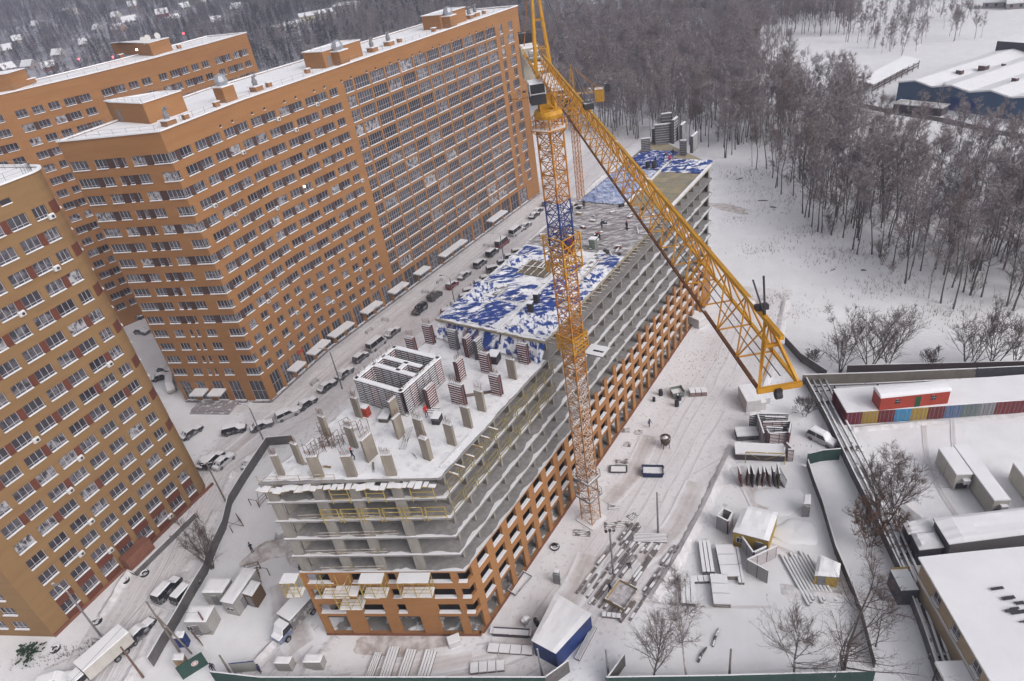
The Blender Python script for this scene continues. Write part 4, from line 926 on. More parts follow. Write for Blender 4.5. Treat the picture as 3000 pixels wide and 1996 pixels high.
# --- far wall slabs standing at the end of the deck
R4 = lambda x, y, z=29.9: G(1600+x*.2551, 330+y*.2551, z)
for i, (x, y, w_, h, al, lab) in enumerate([(1145, 450, 1.8, 3.0, 'n', 'single grey wall slab at the far street corner of the deck'), (1262, 335, 1.7, 3.1, 'n', 'left grey wall slab of the far cluster'), (1350, 350, 3.6, 4.2, 'n', 'widest dark wall slab of the far cluster'), (1385, 300, 2.2, 5.6, 'n', 'tallest grey wall slab at the back of the far cluster'), (1480, 330, 2.6, 5.0, 'u', 'tall grey wall slab seen edgewise in the far cluster'), (1570, 310, 2.6, 3.6, 'u', 'grey wall slab right of the tall one in the far cluster'), (1700, 430, 3.2, 3.4, 'u', 'rightmost grey wall slab at the far deck end'), (1575, 480, 1.3, 3.0, 'v', 'narrow grey formwork column before the far cluster')]):
    p = R4(x, y, 29.9); u, v = nl(p)
    o = nthing('formwork_slab', lab, 'formwork', u, v, 29.75, 0 if al == 'u' else (math.pi/2 if al == 'v' else nrz), 'wall slabs at the far deck end')
    m = MB(); m.box(-w_/2, -.15, 0, w_/2, .15, h); m.box(-w_/2, -.15, h, w_/2, .15, h+.1, 1); obj('core', m.mesh('core', [grayf, snow_roof]), o)
    obj('panel', rib_panel(w_, h, grayf), o, (0, -.22, 0)); obj('panel', rib_panel(w_, h, grayf), o, (0, .22, 0), math.pi)
# far end storey below those slabs
m = MB()
for z0, z1 in [(0, 3.1)]+list(zip(LEV, [z-.24 for z in LEV[1:]]))+[(27.0, 29.45)]:
    for k in range(7): t = (k+.3)/7; m.obox((89.0+15.4*t, .5+17.4*t, z0), 1.4, .3, z1-z0, math.atan2(18.4, 15.8))
obj('end_piers', m.mesh('end_piers', conc), root, kind='stuff')
m = MB(); m.beam((87, 2.5, 14), (101, 17, 14), .2, 27); obj('end_wall', m.mesh('end_wall', conc_shade), root)
# --- scaffold guards
def guard(u0, v0, u1, v1, z, label, h=2.1, cross=True, mat=scaf):
    a, b = Vector((u0, v0)), Vector((u1, v1)); L = (b-a).length; d_ = (b-a).normalized()
    o = nthing('guard_frame', label, 'scaffold', u0, v0, z, math.atan2(d_.y, d_.x), 'yellow guard frames')
    m = MB()
    for x in (0, L): m.beam((x, 0, 0), (x, 0, h), .075)
    obj('posts', m.mesh('posts', mat), o, kind='stuff')
    m = MB()
    for zz in (h*.35, h*.68, h): m.beam((0, 0, zz), (L, 0, zz), .065)
    obj('rail', m.mesh('rail', mat), o)
    if cross: m = MB(); m.beam((0, 0, 0), (L*.4, .9, 0), .05); m.beam((0, 0, h), (0, .9, 0), .035); m.beam((L, 0, h), (L, .9, 0), .035); obj('brace', m.mesh('brace', mat), o)
E0 = Vector((-9.0, 18.4))
for lv, rng, off_ in ((21.05, [(6.0, 8.0), (8.4, 10.4), (10.8, 12.8), (13.2, 15.2), (15.6, 17.6), (18.0, 20.2)], .25), (24.05, [(8, 10), (12, 14), (17, 19.5)], .3)):
    for gi_, (a, b) in enumerate(rng): p, q = E0+nd*a, E0+nd*b; n = Vector((nd.y, -nd.x))*off_; guard(p.x+n.x, p.y+n.y, q.x+n.x, q.y+n.y, lv-.1, f'yellow tubular guard frame on the front face, {"lower" if lv < 22 else "upper"} row, {names[gi_]} from the left', cross=lv < 22)
for lv in (21.05, 24.05):
    for gi_, u in enumerate(np.arange(.6, 24, 2.35)): guard(u, -.2, u+2.0, -.2, lv-.1, f'dull yellow guard frame on the right face, {"lower" if lv < 22 else "upper"} row, {(names+["tenth", "eleventh"])[gi_]} from the near corner', mat=M('scaffold_dull', (.30, .24, .09), (.24, .2, .1), scale=2))
def cradle(s0, s1, z, label, top):
    p = E0+nd*s0; L = s1-s0; n = Vector((nd.y, -nd.x)); o = nthing('bricklayer_platform', label, 'platform', p.x, p.y, z, nrz, 'bricklayer platforms on the front face')
    for zz, nm in ((0, 'lower_deck'), (2.6, 'upper_deck')):
        if zz and not top: continue
        m = MB(); m.box(0, -1.6, zz, L, -.15, zz+.12); m.box(.02, -1.58, zz+.12, L-.02, -.17, zz+.2, 1); obj(nm, m.mesh(nm, [wood, snow_roof]), o)
    for x in (.03, L/2, L-.03):
        for y in (-1.55, -.2): m = MB(); m.beam((x, y, 0), (x, y, 2.6), .07); obj('post', m.mesh('post', scaf), o)
    m = MB()
    for zz in (.9, 1.5, 2.55):
        m.beam((0, -1.57, zz), (L, -1.57, zz), .05)
        for x in (.03, L-.03): m.beam((x, -1.57, zz), (x, -.2, zz), .05)
    for x in (.03, L/2): m.beam((x, -1.57, 0), (x+L/2-.06, -1.57, 2.6), .04)
    obj('rail', m.mesh('rail', scaf), o)
cradle(-1.9, .1, 9.6, 'small snowy bricklayer platform hung round the left building corner', True)
cradle(2.6, 6.2, 9.4, 'open topped yellow bricklayer platform on the front face', False)
cradle(4.2, 7.2, 7.2, 'lowest yellow bricklayer platform on the front face', True)
cradle(7.9, 10.8, 9.5, 'snow roofed bricklayer platform in the middle of the front face', True)
cradle(12.6, 16.4, 9.5, 'widest snow roofed bricklayer platform on the right of the front face', True)
# catwalk along the brick top and the timber rails on the left
m = MB()
for zz in (.55, 1.05): m.beam((E0.x, E0.y, 27+zz), (E0.x+nd.x*9, E0.y+nd.y*9, 27+zz), .05)
for s in (.2, 2.5, 5, 7.5, 9): m.beam((E0.x+nd.x*s, E0.y+nd.y*s, 27), (E0.x+nd.x*s, E0.y+nd.y*s, 28.1), .05)
obj('edge_rail', m.mesh('edge_rail', wood), root)
m = MB()
for k, (z0, s0, s1) in enumerate(((18.1, 4, 14), (15.15, 2, 12), (12.2, 3, 11), (21.05, 3, 12))):
    a, b = E0+nd*s0, E0+nd*s1
    for dz in (.5, .95): m.beam((a.x, a.y, z0+dz), (b.x, b.y, z0+dz+.15), .05)
obj('timber_rails', m.mesh('timber_rails', wood), root)
# ragged formwork soffit under the deck edge
m = MB(); rs = random.Random(4)
for i in range(26):
    s = .2+i*.78; p = E0+nd*s; n = Vector((nd.y, -nd.x)); q = p+n*rs.uniform(.25, .75); z = 26.55+rs.uniform(-.1, .05)
    m.obox((q.x, q.y, z), rs.uniform(.5, 1.1), rs.uniform(.5, 1.1), .06, nrz+rs.uniform(-.25, .25), 0, 1)
obj('soffit_boards', m.mesh('soffit_boards', [M('yellow_beam', (.38, .26, .05), (.3, .2, .05), scale=2), snow_roof]), root, kind='stuff')
# litter of the deck: boards, rebar bundles, tubes
def nstick(name, label, cat, u, v, L, a, w_=.1, h=.08, z=27.08, mat=woodg, n=1, group=None, sp=.16):
    o = nthing(name, label, cat, u, v, z, a, group)
    for i in range(n): m = MB(); m.box(0, i*sp, 0, L*(1-.06*(i % 3)), i*sp+w_, h); obj('board' if mat in (wood, woodg, whitep) else 'bar', m.mesh('board', mat), o)
nstick('board_stack', 'two long boards lying on the deck snow near the right edge', 'boards', 1.2, .8, 6.2, .02, n=2, mat=whitep)
nstick('board_stack', 'crossed pale boards between the piers of the deck', 'boards', 2.0, 6.4, 3.8, .45, n=3, mat=woodg, sp=.3)
nstick('board_stack', 'short dark board by the angle shaped pier', 'boards', 1.4, 4.2, 1.2, 1.1)
nstick('board_stack', 'dark plank leaning by the tall pier foot', 'boards', -2.2, 7.2, 1.6, .8, w_=.2)
nstick('board_stack', 'dark snow lined planks beside the widest red column', 'boards', 9.6, 7.2, 1.6, 1.9, w_=.25, n=3, sp=.4, mat=darkf)
nstick('rebar_bundle', 'dark bars lying on the snow before the tarpaulin deck', 'rebar', 14.8, 3.2, 4.4, 2.2, w_=.05, h=.05, mat=rustm, n=4)
nstick('rebar_bundle', 'dark bars right of the lift core on the snow', 'rebar', 13.6, 7.4, 2.6, .5, w_=.05, h=.05, mat=rustm, n=4)
nstick('board_stack', 'long timber lying behind the first row of piers', 'boards', -3.6, 12.4, 4, 1.8, mat=wood, n=2)
def nbox(name, label, cat, u, v, sx, sy, sz, rz, mat, z=27.08):
    o = nthing(name, label, cat, u, v, z, rz); m = MB(); m.box(-sx/2, -sy/2, 0, sx/2, sy/2, sz); obj('body', m.mesh('body', mat), o); m = MB(); m.box(-sx/2-.03, -sy/2-.03, sz, sx/2+.03, sy/2+.03, sz+.12); obj('snow_cap', m.mesh('snow_cap', snow_roof), o)
    m = MB()
    for zz in (sz*.3, sz*.65): m.box(-sx/2-.02, -sy/2-.02, zz, sx/2+.02, sy/2+.02, zz+.05)
    obj('bands', m.mesh('bands', dark), o)
nbox('tool_chest', 'dark tool chest under snow beside the worker in red', 'chest', 7.4, 5.9, 1.3, .9, .9, .3, dark)
nbox('timber_crate', 'grey timber crate before the lift core', 'crate', 5.5, 12.2, 1.8, 1.1, .6, .3, woodg)
nbox('waste_bin', 'black open bin before the tarpaulin deck', 'bin', 20.3, 6.3, 1.5, 1.3, 1.2, .2, dark)
nbox('small_chest', 'red and black chest near the street side piers', 'chest', 5.0, 14.9, .8, .8, 1.3, .1, redp)
nbox('steel_cabinet', 'grey green cabinet on the patchy middle deck', 'cabinet', 49.3, 6.0, 1.0, 1.0, 1.6, 0, M('grey_green', (.16, .18, .16), snow=.5), 29.8)
for i, (u, v) in enumerate(((31.3, 5.9), (28.8, 5.4))):
    nbox('gas_heater', ('dark heater box on the blue tarpaulin, the farther of two', 'dark heater box on the blue tarpaulin, the nearer of two')[i], 'heater', u, v, .7, .7, 1.4, .2, dark, 29.9)
# scaffold frames scattered near the left deck corner
sfm = MB()
for x in (0, 1.1): sfm.beam((x, 0, 0), (x, 0, 1.9), .045)
for z in (.4, 1.1, 1.9): sfm.beam((0, 0, z), (1.1, 0, z), .04)
sfm.beam((0, 0, .1), (1.1, .8, 1.2), .035); sfm.beam((0, .8, 0), (0, .8, 1.9), .045); sfm.beam((0, 0, 1.9), (0, .8, 1.9), .04)
sf_me = sfm.mesh('scaffold_frame', rustm)
for i in range(15):
    rs2 = random.Random(40+i); u, v = rs2.uniform(-3.5, 3), rs2.uniform(13.4, 17.4)
    tag(obj('scaffold_frame', sf_me, None, nw(u, v, 27.08), rs2.uniform(0, 6.28), (1, 1, rs2.uniform(.5, 1))), 'thin rusty scaffold frame among the piers at the left deck corner', 'scaffold', 'loose scaffold frames on the deck')
# ------------------------------------------------------------ tower cranes
def lattice_section(w, h, mat, chord=.13, lace=.07, ladder=True):
    m = MB(); x = w/2; c = [(-x, -x), (x, -x), (x, x), (-x, x)]
    for a in c: m.beam((*a, 0), (*a, h), chord)
    for i in range(4):
        a, b = c[i], c[(i+1) % 4]
        for z0, z1 in ((0, h/2), (h/2, h)):
            m.beam((*a, z0), (*b, z1), lace); m.beam((*b, z0), (*a, z1), lace)
        m.beam((*a, 0), (*b, 0), lace*1.2); m.beam((*a, h/2), (*b, h/2), lace)
    if ladder:
        for yy in (-.2, .2): m.beam((x-.35, yy, 0), (x-.35, yy, h), .04)
        for k in range(9): m.beam((x-.35, -.2, h*(k+.5)/9), (x-.35, .2, h*(k+.5)/9), .03)
    return m.mesh('mast_section', mat)
def tower_crane(label, base, mast_h, az, jib_len, w=1.9, rot=R(40), sc=1.0, full=True, blue=True):
    """az: heading of the jib (radians, from +Y clockwise)"""
    root = thing('tower_crane', label, 'crane', base)
    sh = 2.93; n = int(round(mast_h/sh)); sh = mast_h/n
    mats = {'y': ylo, 'b': cblue, 'd': ydirt}; mes = {k: lattice_section(w, sh, v) for k, v in mats.items()}
    for i in range(n):
        z = i*sh; k = 'b' if blue and 44 < z+sh/2 < 50 else ('d' if z < 24 and full else 'y'); obj('mast_section', mes[k], root, (0, 0, z), rot)
    m = MB(); m.obox((0, 0, 0), 3.2, 3.2, .22, rot, 0, 1); obj('footing', m.mesh('footing', [blockm, snow_roof]), root)
    if full:
        # climbing cage, tie collars, landings
        for z0, hh, ex in ((40.8, 4.2, .5), (30.0, 2.2, .35)):
            m = MB(); x = w/2+ex; c = [(-x, -x), (x, -x), (x, x), (-x, x)]
            for a in c: m.beam((*a, 0), (*a, hh), .13)
            for i in range(4):
                a, b = c[i], c[(i+1) % 4]
                for zz in np.linspace(0, hh, 5): m.beam((*a, zz), (*b, zz), .1)
                m.beam((*a, 0), (*b, hh), .09); m.beam((*b, 0), (*a, hh), .09)
                m.beam((*a, hh/2), (*b, hh), .09)
            obj('climbing_cage', m.mesh('climbing_cage', yel), root, (0, 0, z0), rot)
        m = MB(); m.box(-.2, -w/2-.9, 0, .9, -w/2-.1, 1.4); obj('hydraulic_box', m.mesh('hydraulic_box', redp), root, (0, 0, 42.2), rot+math.pi/2)
        for z0 in (8.6, 5.2):
            m = MB(); x = w/2+.35
            for a, b in (((-x, -x), (x, -x)), ((x, -x), (x, x)), ((x, x), (-x, x)), ((-x, x), (-x, -x))): m.beam((*a, 0), (*b, 0), .22, .3); m.beam((*a, 1.0), (*b, 1.0), .06)
            for a in ((-x, -x), (x, -x), (x, x), (-x, x)): m.beam((*a, 0), (*a, 1), .06)
            obj('tie_collar', m.mesh('tie_collar', steel), root, (0, 0, z0), rot)
        for z0 in (21, 27, 36, 51, 54):
            m = MB(); m.box(-w/2+.05, -w/2+.05, 0, w/2-.5, w/2-.05, .06); obj('landing', m.mesh('landing', ydirt), root, (0, 0, z0), rot)
            m = MB(); x = w/2-.02
            for k in range(4): a, b = [(-x, -x), (x, -x), (x, x), (-x, x), (-x, -x)][k:k+2]; m.beam((*a, 1.0), (*b, 1.0), .05); m.beam((*a, .5), (*b, .5), .04)
            obj('landing_rail', m.mesh('landing_rail', M('crane_dull', (.30, .19, .06), (.24, .16, .07), scale=1, snow=.2)), root, (0, 0, z0), rot)
    zt = mast_h
    # platform, slewing ring, head
    m = MB()
    P = [(2.0*math.cos(a), 2.0*math.sin(a)) for a in [k*math.pi/3+.3 for k in range(6)]]
    for a, b in zip(P, P[1:]+P[:1]): m.beam((*a, 0), (*b, 0), .1); m.beam((*a, 1.0), (*b, 1.0), .06); m.beam((*a, .5), (*b, .5), .05); m.beam((*a, 0), (*a, 1.0), .06); m.beam((*a, 0), (a[0]*.5, a[1]*.5, -1.0), .09)
    pl = obj('service_platform', m.mesh('service_platform', ylo), root, (0, 0, zt-1.0))
    m = MB(); m.prism(P, -.06, 0); obj('platform_deck', m.mesh('platform_deck', M('snowy_plank', (.3, .25, .22), snow=.9)), pl)
    m = MB(); m.tube([(0, 0, 0), (0, 0, .35), (0, 0, .36), (0, 0, .75)], [1.35, 1.5, 1.5, 1.3], 20); obj('slewing_ring', m.mesh('slewing_ring', yel), root, (0, 0, zt))
    up = thing_part = obj('slewing_part', None, root, (0, 0, zt+.7), -az)       # local +Y = jib
    J = 3.5                                         # jib underside above the ring
    m = MB()
    for x in (-.75, .75):
        for y in (-.75, .75): m.beam((x, y, 0), (x*.9, y*.8, J+.2), .2)
    for z0, z1 in ((0, J*.5), (J*.5, J)):
        for s_ in (-1, 1): m.beam((s_*.75, -.75, z0), (s_*.72, .72, z1), .1); m.beam((-.75, s_*.75, z0), (.72, s_*.7, z1), .1)
    m.box(-.8, -.8, .0, .8, .8, .15); m.box(-.55, -.45, .1, .55, .35, 1.5); obj('turntable_frame', m.mesh('turntable_frame', yel), up)
    cb = MB(); cb.box(-.75, -.3, 0, .75, 1.4, 1.0); cb.box(-.75, -.3, 1.9, .75, 1.4, 2.05, 1); cab = obj('operator_cab', cb.mesh('operator_cab', [dark, snow_roof]), up, (1.0 if full else -1.0, .7, 1.1))
    gm = MB(); gm.box(-.72, -.27, 1.0, .72, 1.37, 1.9); obj('cab_window', gm.mesh('cab_window', carg), cab)
    fm = MB()
    for x in (-.74, .74):
        for y in (-.29, 1.39): fm.beam((x, y, .9), (x, y, 2), .08)
    fm.beam((-.75, 1.4, 1.0), (.75, 1.4, 1.0), .08); obj('cab_frame', fm.mesh('cab_frame', whitep), cab)
    # A frame
    ap = Vector((0, -.4, J+9.6 if full else J+7.2)); m = MB()
    for x in (-.75, .75): m.beam((x, .75, J-.2), (x*.15, ap.y+.1, ap.z), .2); m.beam((x, -.8, J-.2), (x*.15, ap.y-.1, ap.z), .2)
    for k in (.25, .5, .72):
        q = lambda x, y: Vector((x, y, J-.2)).lerp(Vector((x*.15, ap.y, ap.z)), k); m.beam(q(-.75, .75), q(.75, .75), .08); m.beam(q(-.75, -.8), q(.75, -.8), .08); m.beam(q(-.75, .75), q(-.75, -.8), .08); m.beam(q(.75, .75), q(.75, -.8), .08)
    m.box(-.25, ap.y-.3, ap.z-.1, .25, ap.y+.3, ap.z+.5); obj('tower_head', m.mesh('tower_head', yel), up)
    # jib: triangular lattice, two lower chords and one upper
    hw, jh = .61, 1.72; bay = 1.75; nb = int(jib_len/bay); bay = (jib_len-1.0)/nb
    secs = 6; per = max(1, nb//secs)
    for s_ in range(0, nb, per):
        e = min(nb, s_+per); m = MB(); y0, y1 = 1.0+s_*bay, 1.0+e*bay
        m.beam((-hw, y0, J), (-hw, y1, J), .1); m.beam((0, y0, J+jh), (0, y1, J+jh), .13, .15)
        for i in range(s_, e):
            a, b = 1.0+i*bay, 1.0+(i+1)*bay; mid = (a+b)/2
            for x in (-hw, hw): m.beam((x, a, J), (0, mid, J+jh), .05, m=1); m.beam((0, mid, J+jh), (x, b, J), .05, m=1)
            m.beam((-hw, a, J), (hw, a, J), .045, m=1); m.beam((-hw, a, J), (hw, b, J), .04, m=1)
        js = obj('jib_section', m.mesh('jib_section', [yel, M('jib_lace', (.50, .235, .022), (.38, .16, .02), scale=1.5, snow=.1, rough=.55)]), up)
        c_ = MB(); c_.beam((hw, y0, J), (hw, y1, J), .1); obj('lower_chord', c_.mesh('lower_chord', rust if s_ > per else ylo), js)
    ye = 1.0+nb*bay
    m = MB(); m.beam((-hw-.08, ye+.1, J), (hw+.08, ye+.1, J), .12, .17); m.beam((-hw, ye+.05, J), (0, ye-1.2, J+jh+.1), .09); m.beam((hw, ye+.05, J), (0, ye-1.2, J+jh+.1), .09); m.beam((-hw*.4, ye-.7, J+jh*.6), (hw*.4, ye-.7, J+jh*.6), .1)
    tip = obj('jib_tip', m.mesh('jib_tip', yel), up)
    m = MB(); m.tube([(.0, ye+.25, J-.15), (.18, ye+.25, J-.15)], [.14, .14], 12); m.box(-.02, ye+.18, J-.28, .16, ye+.3, J+.03); obj('sheave_block', m.mesh('sheave_block', dark), tip)
    m = MB(); m.beam((0, ye-1.2, J+jh), (0, ye-1.5, J+jh+1.3), .05); m.beam((0, ye-1.2, J+jh), (.15, ye-1.9, J+jh+1.0), .04); m.box(-.2, ye-1.6, J+jh+.15, .2, ye-1.4, J+jh+.3); obj('anemometer_mast', m.mesh('anemometer_mast', dark), tip)
    # walkway at the jib foot, pendants
    m = MB(); m.box(-.5, 1.0, J+.06, .5, 9, J+.12); obj('jib_walkway', m.mesh('jib_walkway', ydirt), up)
    m = MB(); a1 = jib_len*.44
    for x in (-.09, .09): m.beam((x, ap.y, ap.z), (x, a1, J+jh+.15), .07)
    for k in (.3, .6): q = ap.lerp(Vector((0, a1, J+jh+.15)), k); m.box(q.x-.16, q.y-.18, q.z-.12, q.x+.16, q.y+.18, q.z+.12)
    obj('pendant_bar', m.mesh('pendant_bar', cable), up)
    m = MB(); m.box(-.3, a1-.4, J+jh+.05, .3, a1+.5, J+jh+.4); obj('pendant_lug', m.mesh('pendant_lug', dark), up)
    m = MB()
    for x in (-.14, .14): m.beam((x, 1.5, J+.55), (x, ye-.2, J+.2), .028)
    obj('hoist_rope', m.mesh('hoist_rope', cable), up)
    # counter jib
    cl = 13.5 if full else 9.0; m = MB()
    for x in (-.65, .65): m.beam((x, -.7, J), (x, -cl, J), .22, .3)
    for k in range(8): y = -.9-(cl-1.2)*k/7; m.beam((-.65, y, J), (.65, y, J), .1); 
    for x in (-.95, .95):
        m.beam((x, -1, J+1.0), (x, -cl, J+1.0), .05)
        for k in range(7): y = -1-(cl-1.2)*k/6; m.beam((x, y, J), (x, y, J+1.0), .04)
    cj = obj('counter_jib', m.mesh('counter_jib', yel), up)
    m = MB(); m.box(-.9, -cl, J-.08, .9, -1, J-.02); obj('counter_deck', m.mesh('counter_deck', M('snowy_plank2', (.28, .22, .18), snow=.9)), cj)
    for k in range(4):
        m = MB(); y = -cl+.2+k*.62; m.box(-.95, y, J-2.6, .95, y+.56, J+.7); m.box(-.93, y+.02, J+.7, .93, y+.54, J+.86, 1); obj('counterweight', m.mesh('counterweight', [M('weight_concrete', (.40, .37, .31), (.34, .31, .26), scale=1) if full else yel, snow_roof]), cj)
    m = MB(); m.box(-.7, -cl-1.6, J-.3, .7, -cl-.2, J+1.9); obj('switch_cabinet', m.mesh('switch_cabinet', dark), cj)
    m = MB(); m.tube([(-.5, -cl*.55, J+.6), (.5, -cl*.55, J+.6)], [.45, .45], 12); m.box(-.6, -cl*.62, J+.1, .6, -cl*.48, J+.35); obj('winch', m.mesh('winch', steel), cj)
    m = MB()
    for x in (-.5, .5): m.beam((x*.3, ap.y, ap.z), (x, -cl+1.0, J+.3), .09)
    obj('rear_stay', m.mesh('rear_stay', ylo), up)
    return root
cr1 = tower_crane('tall yellow lattice tower crane with its jib pointing at the camera beside the unfinished block', Vector((7.2, 68.4, 0)), 57.7, math.pi-R(.64), 52.4)
cr2 = tower_crane('smaller distant yellow tower crane behind the unfinished block', Vector((27.4, 192.6, 0)), 27.2, R(-75), 30, w=1.7, rot=R(20), full=False, blue=False)
# ------------------------------------------------------------ fences, pipes, poles
def fence(label, pts, h, mat, panel=3.0, t=.08, name='site_fence', group=None, cap=True):
    pts = [Vector((p[0], p[1], 0)) for p in pts]; o = thing(name, label, 'fence', pts[0], 0, group); b0 = pts[0]; cache = {}
    for a, b in zip(pts[:-1], pts[1:]):
        L = (b-a).length; n = max(1, round(L/panel)); w_ = L/n; rz = math.atan2(b.y-a.y, b.x-a.x); k = round(w_, 2)
        if k not in cache:
            m = MB(); m.box(.03, -t/2, .05, w_-.03, t/2, h)
            x = .18
            while t < .12 and x < w_-.1: m.box(x, -t/2-.02, .1, x+.06, -t/2, h-.05); m.box(x, t/2, .1, x+.06, t/2+.02, h-.05); x += .3
            if cap: m.box(.0, -t/2-.02, h, w_, t/2+.02, h+.07, 1)
            cache[k] = m.mesh('fence_panel', [mat, snow_roof])
        pm_ = MB(); pm_.box(-.07, -.07, 0, .07, .07, h+.05); 
        if 'post' not in cache: cache['post'] = pm_.mesh('post', mat)
        for i in range(n):
            p = a+(b-a)*(i/n)-b0; obj('fence_panel', cache[k], o, p, rz); obj('post', cache['post'], o, p, rz)
    return o
def pl(n, *pts): return [GZ(n, *p) for p in pts]
gL = [G(861, 1300), G(789, 1306)]+pl(7, (1800, 30), (1690, 200), (1600, 350), (1560, 520), (1500, 650), (1430, 830), (1340, 980), (1240, 1160), (1150, 1310), (1060, 1470))
fence('dark grey snow capped site fence winding between the street and the site', gL, 2.0, fence_g, 2.5, .1)
z_ = 2.3
fence('green sheet fence along the bottom edge left of the gate', [G(x, y, z_) for x, y in ((616, 1968), (760, 1984), (1100, 1984), (1600, 1984))], z_, green)
fence('green sheet fence along the bottom edge right of the gate', [G(x, y, z_) for x, y in ((1775, 1984), (2100, 1979), (2566, 1966))], z_, green)
fence('grey fence wing turned into the site beside the gate', [G(1597, 1984, z_), G(1665, 1935, z_)], z_, fence_g)
fence('low grey fence wing right of the gate', [G(1780, 1984, z_), G(1830, 1915, z_)], z_, fence_g)
fence('short green fence across the strip beside the pipes', [GZ(9, 858, 75), GZ(9, 960, 50), GZ(9, 1080, 40)], 2.2, green)
fence('thin snowy fence along the right side of the storage yard', pl(9, (858, 90), (900, 220), (960, 380), (1000, 520), (1050, 690), (1110, 830), (1230, 1130), (1320, 1480)), 1.5, fence_g, 2.5, .1)
fence('concrete panel wall behind the container row', [G(2350, 1127), G(2600, 1120), G(2852, 1110)], 2.1, fence_c, 3.0, .16, 'panel_wall')
fence('dark sheet fence behind the container row at the right edge', [G(2856, 1108), G(3080, 1098)], 2.0, shed_d, 3.0, .1)
fence('dark board fence under the trees beyond the container yard', [G(2480, 1098), G(2750, 1092), G(3080, 1085)], 2.0, M('dark_boards', (.06, .045, .045), snow=.5), 3.0, .1)
fence('dark fence following the pipes from the wall corner', [G(2355, 1118), G(2420, 1240), G(2495, 1400), G(2560, 1530), G(2640, 1700), G(2700, 1860), G(2745, 1996)], 1.6, fence_g, 3, .12)
fence('long grey fence running from the wall corner towards the unfinished block', [G(2300, 1010), G(2345, 1060), G(2420, 1110)], 1.8, fence_g, 3, .12)
# heating pipes
def pipe(label, pts, z, r=.22, group='heating pipes'):
    pts = [Vector((p[0], p[1], z)) for p in pts]; o = thing('heating_pipe', label, 'pipe', (pts[0].x, pts[0].y, 0), 0, group); b = Vector((pts[0].x, pts[0].y, 0))
    m = MB(); m.tube([p-b for p in pts], [r]*len(pts), 8); obj('pipe_run', m.mesh('pipe_run', pipe_m, True), o)
    sm_ = MB(); sm_.box(-.5, -.08, 0, .5, .08, z-r); sm_.box(-.12, -.3, 0, .12, .3, .15); me = sm_.mesh('support', fence_c)
    for a, c in zip(pts[:-1], pts[1:]):
        n = max(1, int((c-a).length/6))
        for i in range(n): q = a.lerp(c, (i+.5)/n)-b; obj('support', me, o, (q.x, q.y, 0), math.atan2(c.y-a.y, c.x-a.x)+math.pi/2)
P0 = [(2366, 1110), (2432, 1240), (2505, 1380), (2580, 1540), (2650, 1700), (2700, 1840), (2752, 1996)]
for k, lab in enumerate(('left', 'middle', 'right')):
    pipe(f'{lab} one of three snow topped pipes beside the dark fence', [G(x+14+17*k, y-k*2, 1.0) for x, y in P0], 1.0, .2)
for k, lab in enumerate(('nearer', 'farther')): pipe(f'{lab} of two thin pipes between the panel wall and the containers', [G(2385, 1146-14*k, .8), G(2640, 1134-14*k, .8), G(3060, 1112-12*k, .8)], .8, .16)
def pole(label, px, h, kind='wood', lean=(0, 0), arm=None, group=None, name='utility_pole'):
    b = G(*px); o = thing(name, label, 'pole', b, 0, group); mt = woodg if kind == 'wood' else (rustm if kind == 'rust' else steel)
    m = MB(); top = Vector((lean[0], lean[1], h)); m.tube([(0, 0, 0), top], [.16, .1], 7); obj('shaft', m.mesh('shaft', mt), o)
    if arm == 'lamp':
        m = MB(); m.tube([top, top+Vector((-.5, .3, .5)), top+Vector((-1.6, .9, .62))], [.05, .05, .05], 5); a = obj('arm', m.mesh('arm', steel), o); m = MB(); q = top+Vector((-1.6, .9, .56)); m.obox(q-Vector((.3, -.1, 0)), .8, .3, .14, -.5); obj('lamp_head', m.mesh('lamp_head', steel), a)
    elif arm == 'cross':
        m = MB(); m.beam(top+Vector((-.9, 0, -.3)), top+Vector((.9, .2, -.3)), .1); a = obj('crossarm', m.mesh('crossarm', mt), o)
        for x in (-.8, -.3, .3, .8): m = MB(); m.tube([top+Vector((x, .1*x, -.25)), top+Vector((x, .1*x, -.02))], [.05, .04], 5); obj('insulator', m.mesh('insulator', whitep), a)
    elif arm == 'flood':
        m = MB(); m.beam(top+Vector((-.6, 0, 0)), top+Vector((.6, 0, 0)), .08); a = obj('crossarm', m.mesh('crossarm', steel), o)
        for x in (-.5, 0, .5): m = MB(); m.box(top.x+x-.16, top.y-.25, top.z, top.x+x+.16, top.y+.05, top.z+.3); obj('floodlight', m.mesh('floodlight', dark), a)
    elif arm == 'brace':
        m = MB(); m.tube([(1.8, -.6, 0), (.1, 0, h*.72)], [.12, .1], 6); obj('strut', m.mesh('strut', mt), o)
    return b, b+top
pole('tall street lamp post by the corner of the long slab', ZZ(4, 1840, 1520), 9.0, 'steel', (0, 0), 'lamp', 'street lamps', 'street_lamp')
pole('street lamp post beside the parked cars and the lift core', (1003, 1140), 9.0, 'steel', (0, 0), 'lamp', 'street lamps', 'street_lamp')
pole('street lamp post between the parked cars left of the tarpaulin', ZZ(5, 795, 580), 8.5, 'steel', (0, 0), 'lamp', 'street lamps', 'street_lamp')
pole('street lamp post farther up the street by the snowy cars', ZZ(5, 1130, 270), 8.5, 'steel', (0, 0), 'lamp', 'street lamps', 'street_lamp')
pole('lamp post with two lamp heads beside the tan tower', ZZ(7, 695, 1255), 9.5, 'steel', (0, 0), 'lamp', 'street lamps', 'street_lamp')
w1 = pole('braced wooden power pole at the left site fence corner', ZZ(7, 1240, 1365), 10.5, 'wood', (0, 0), 'brace')
w2 = pole('grey power pole leaning beside the bare tree at the left fence', ZZ(7, 1570, 355), 9.5, 'wood', (0, 0), 'cross')
w3 = pole('rusty pole standing in front of the grey site cabin', ZZ(7, 1455, 1235), 4.5, 'rust')
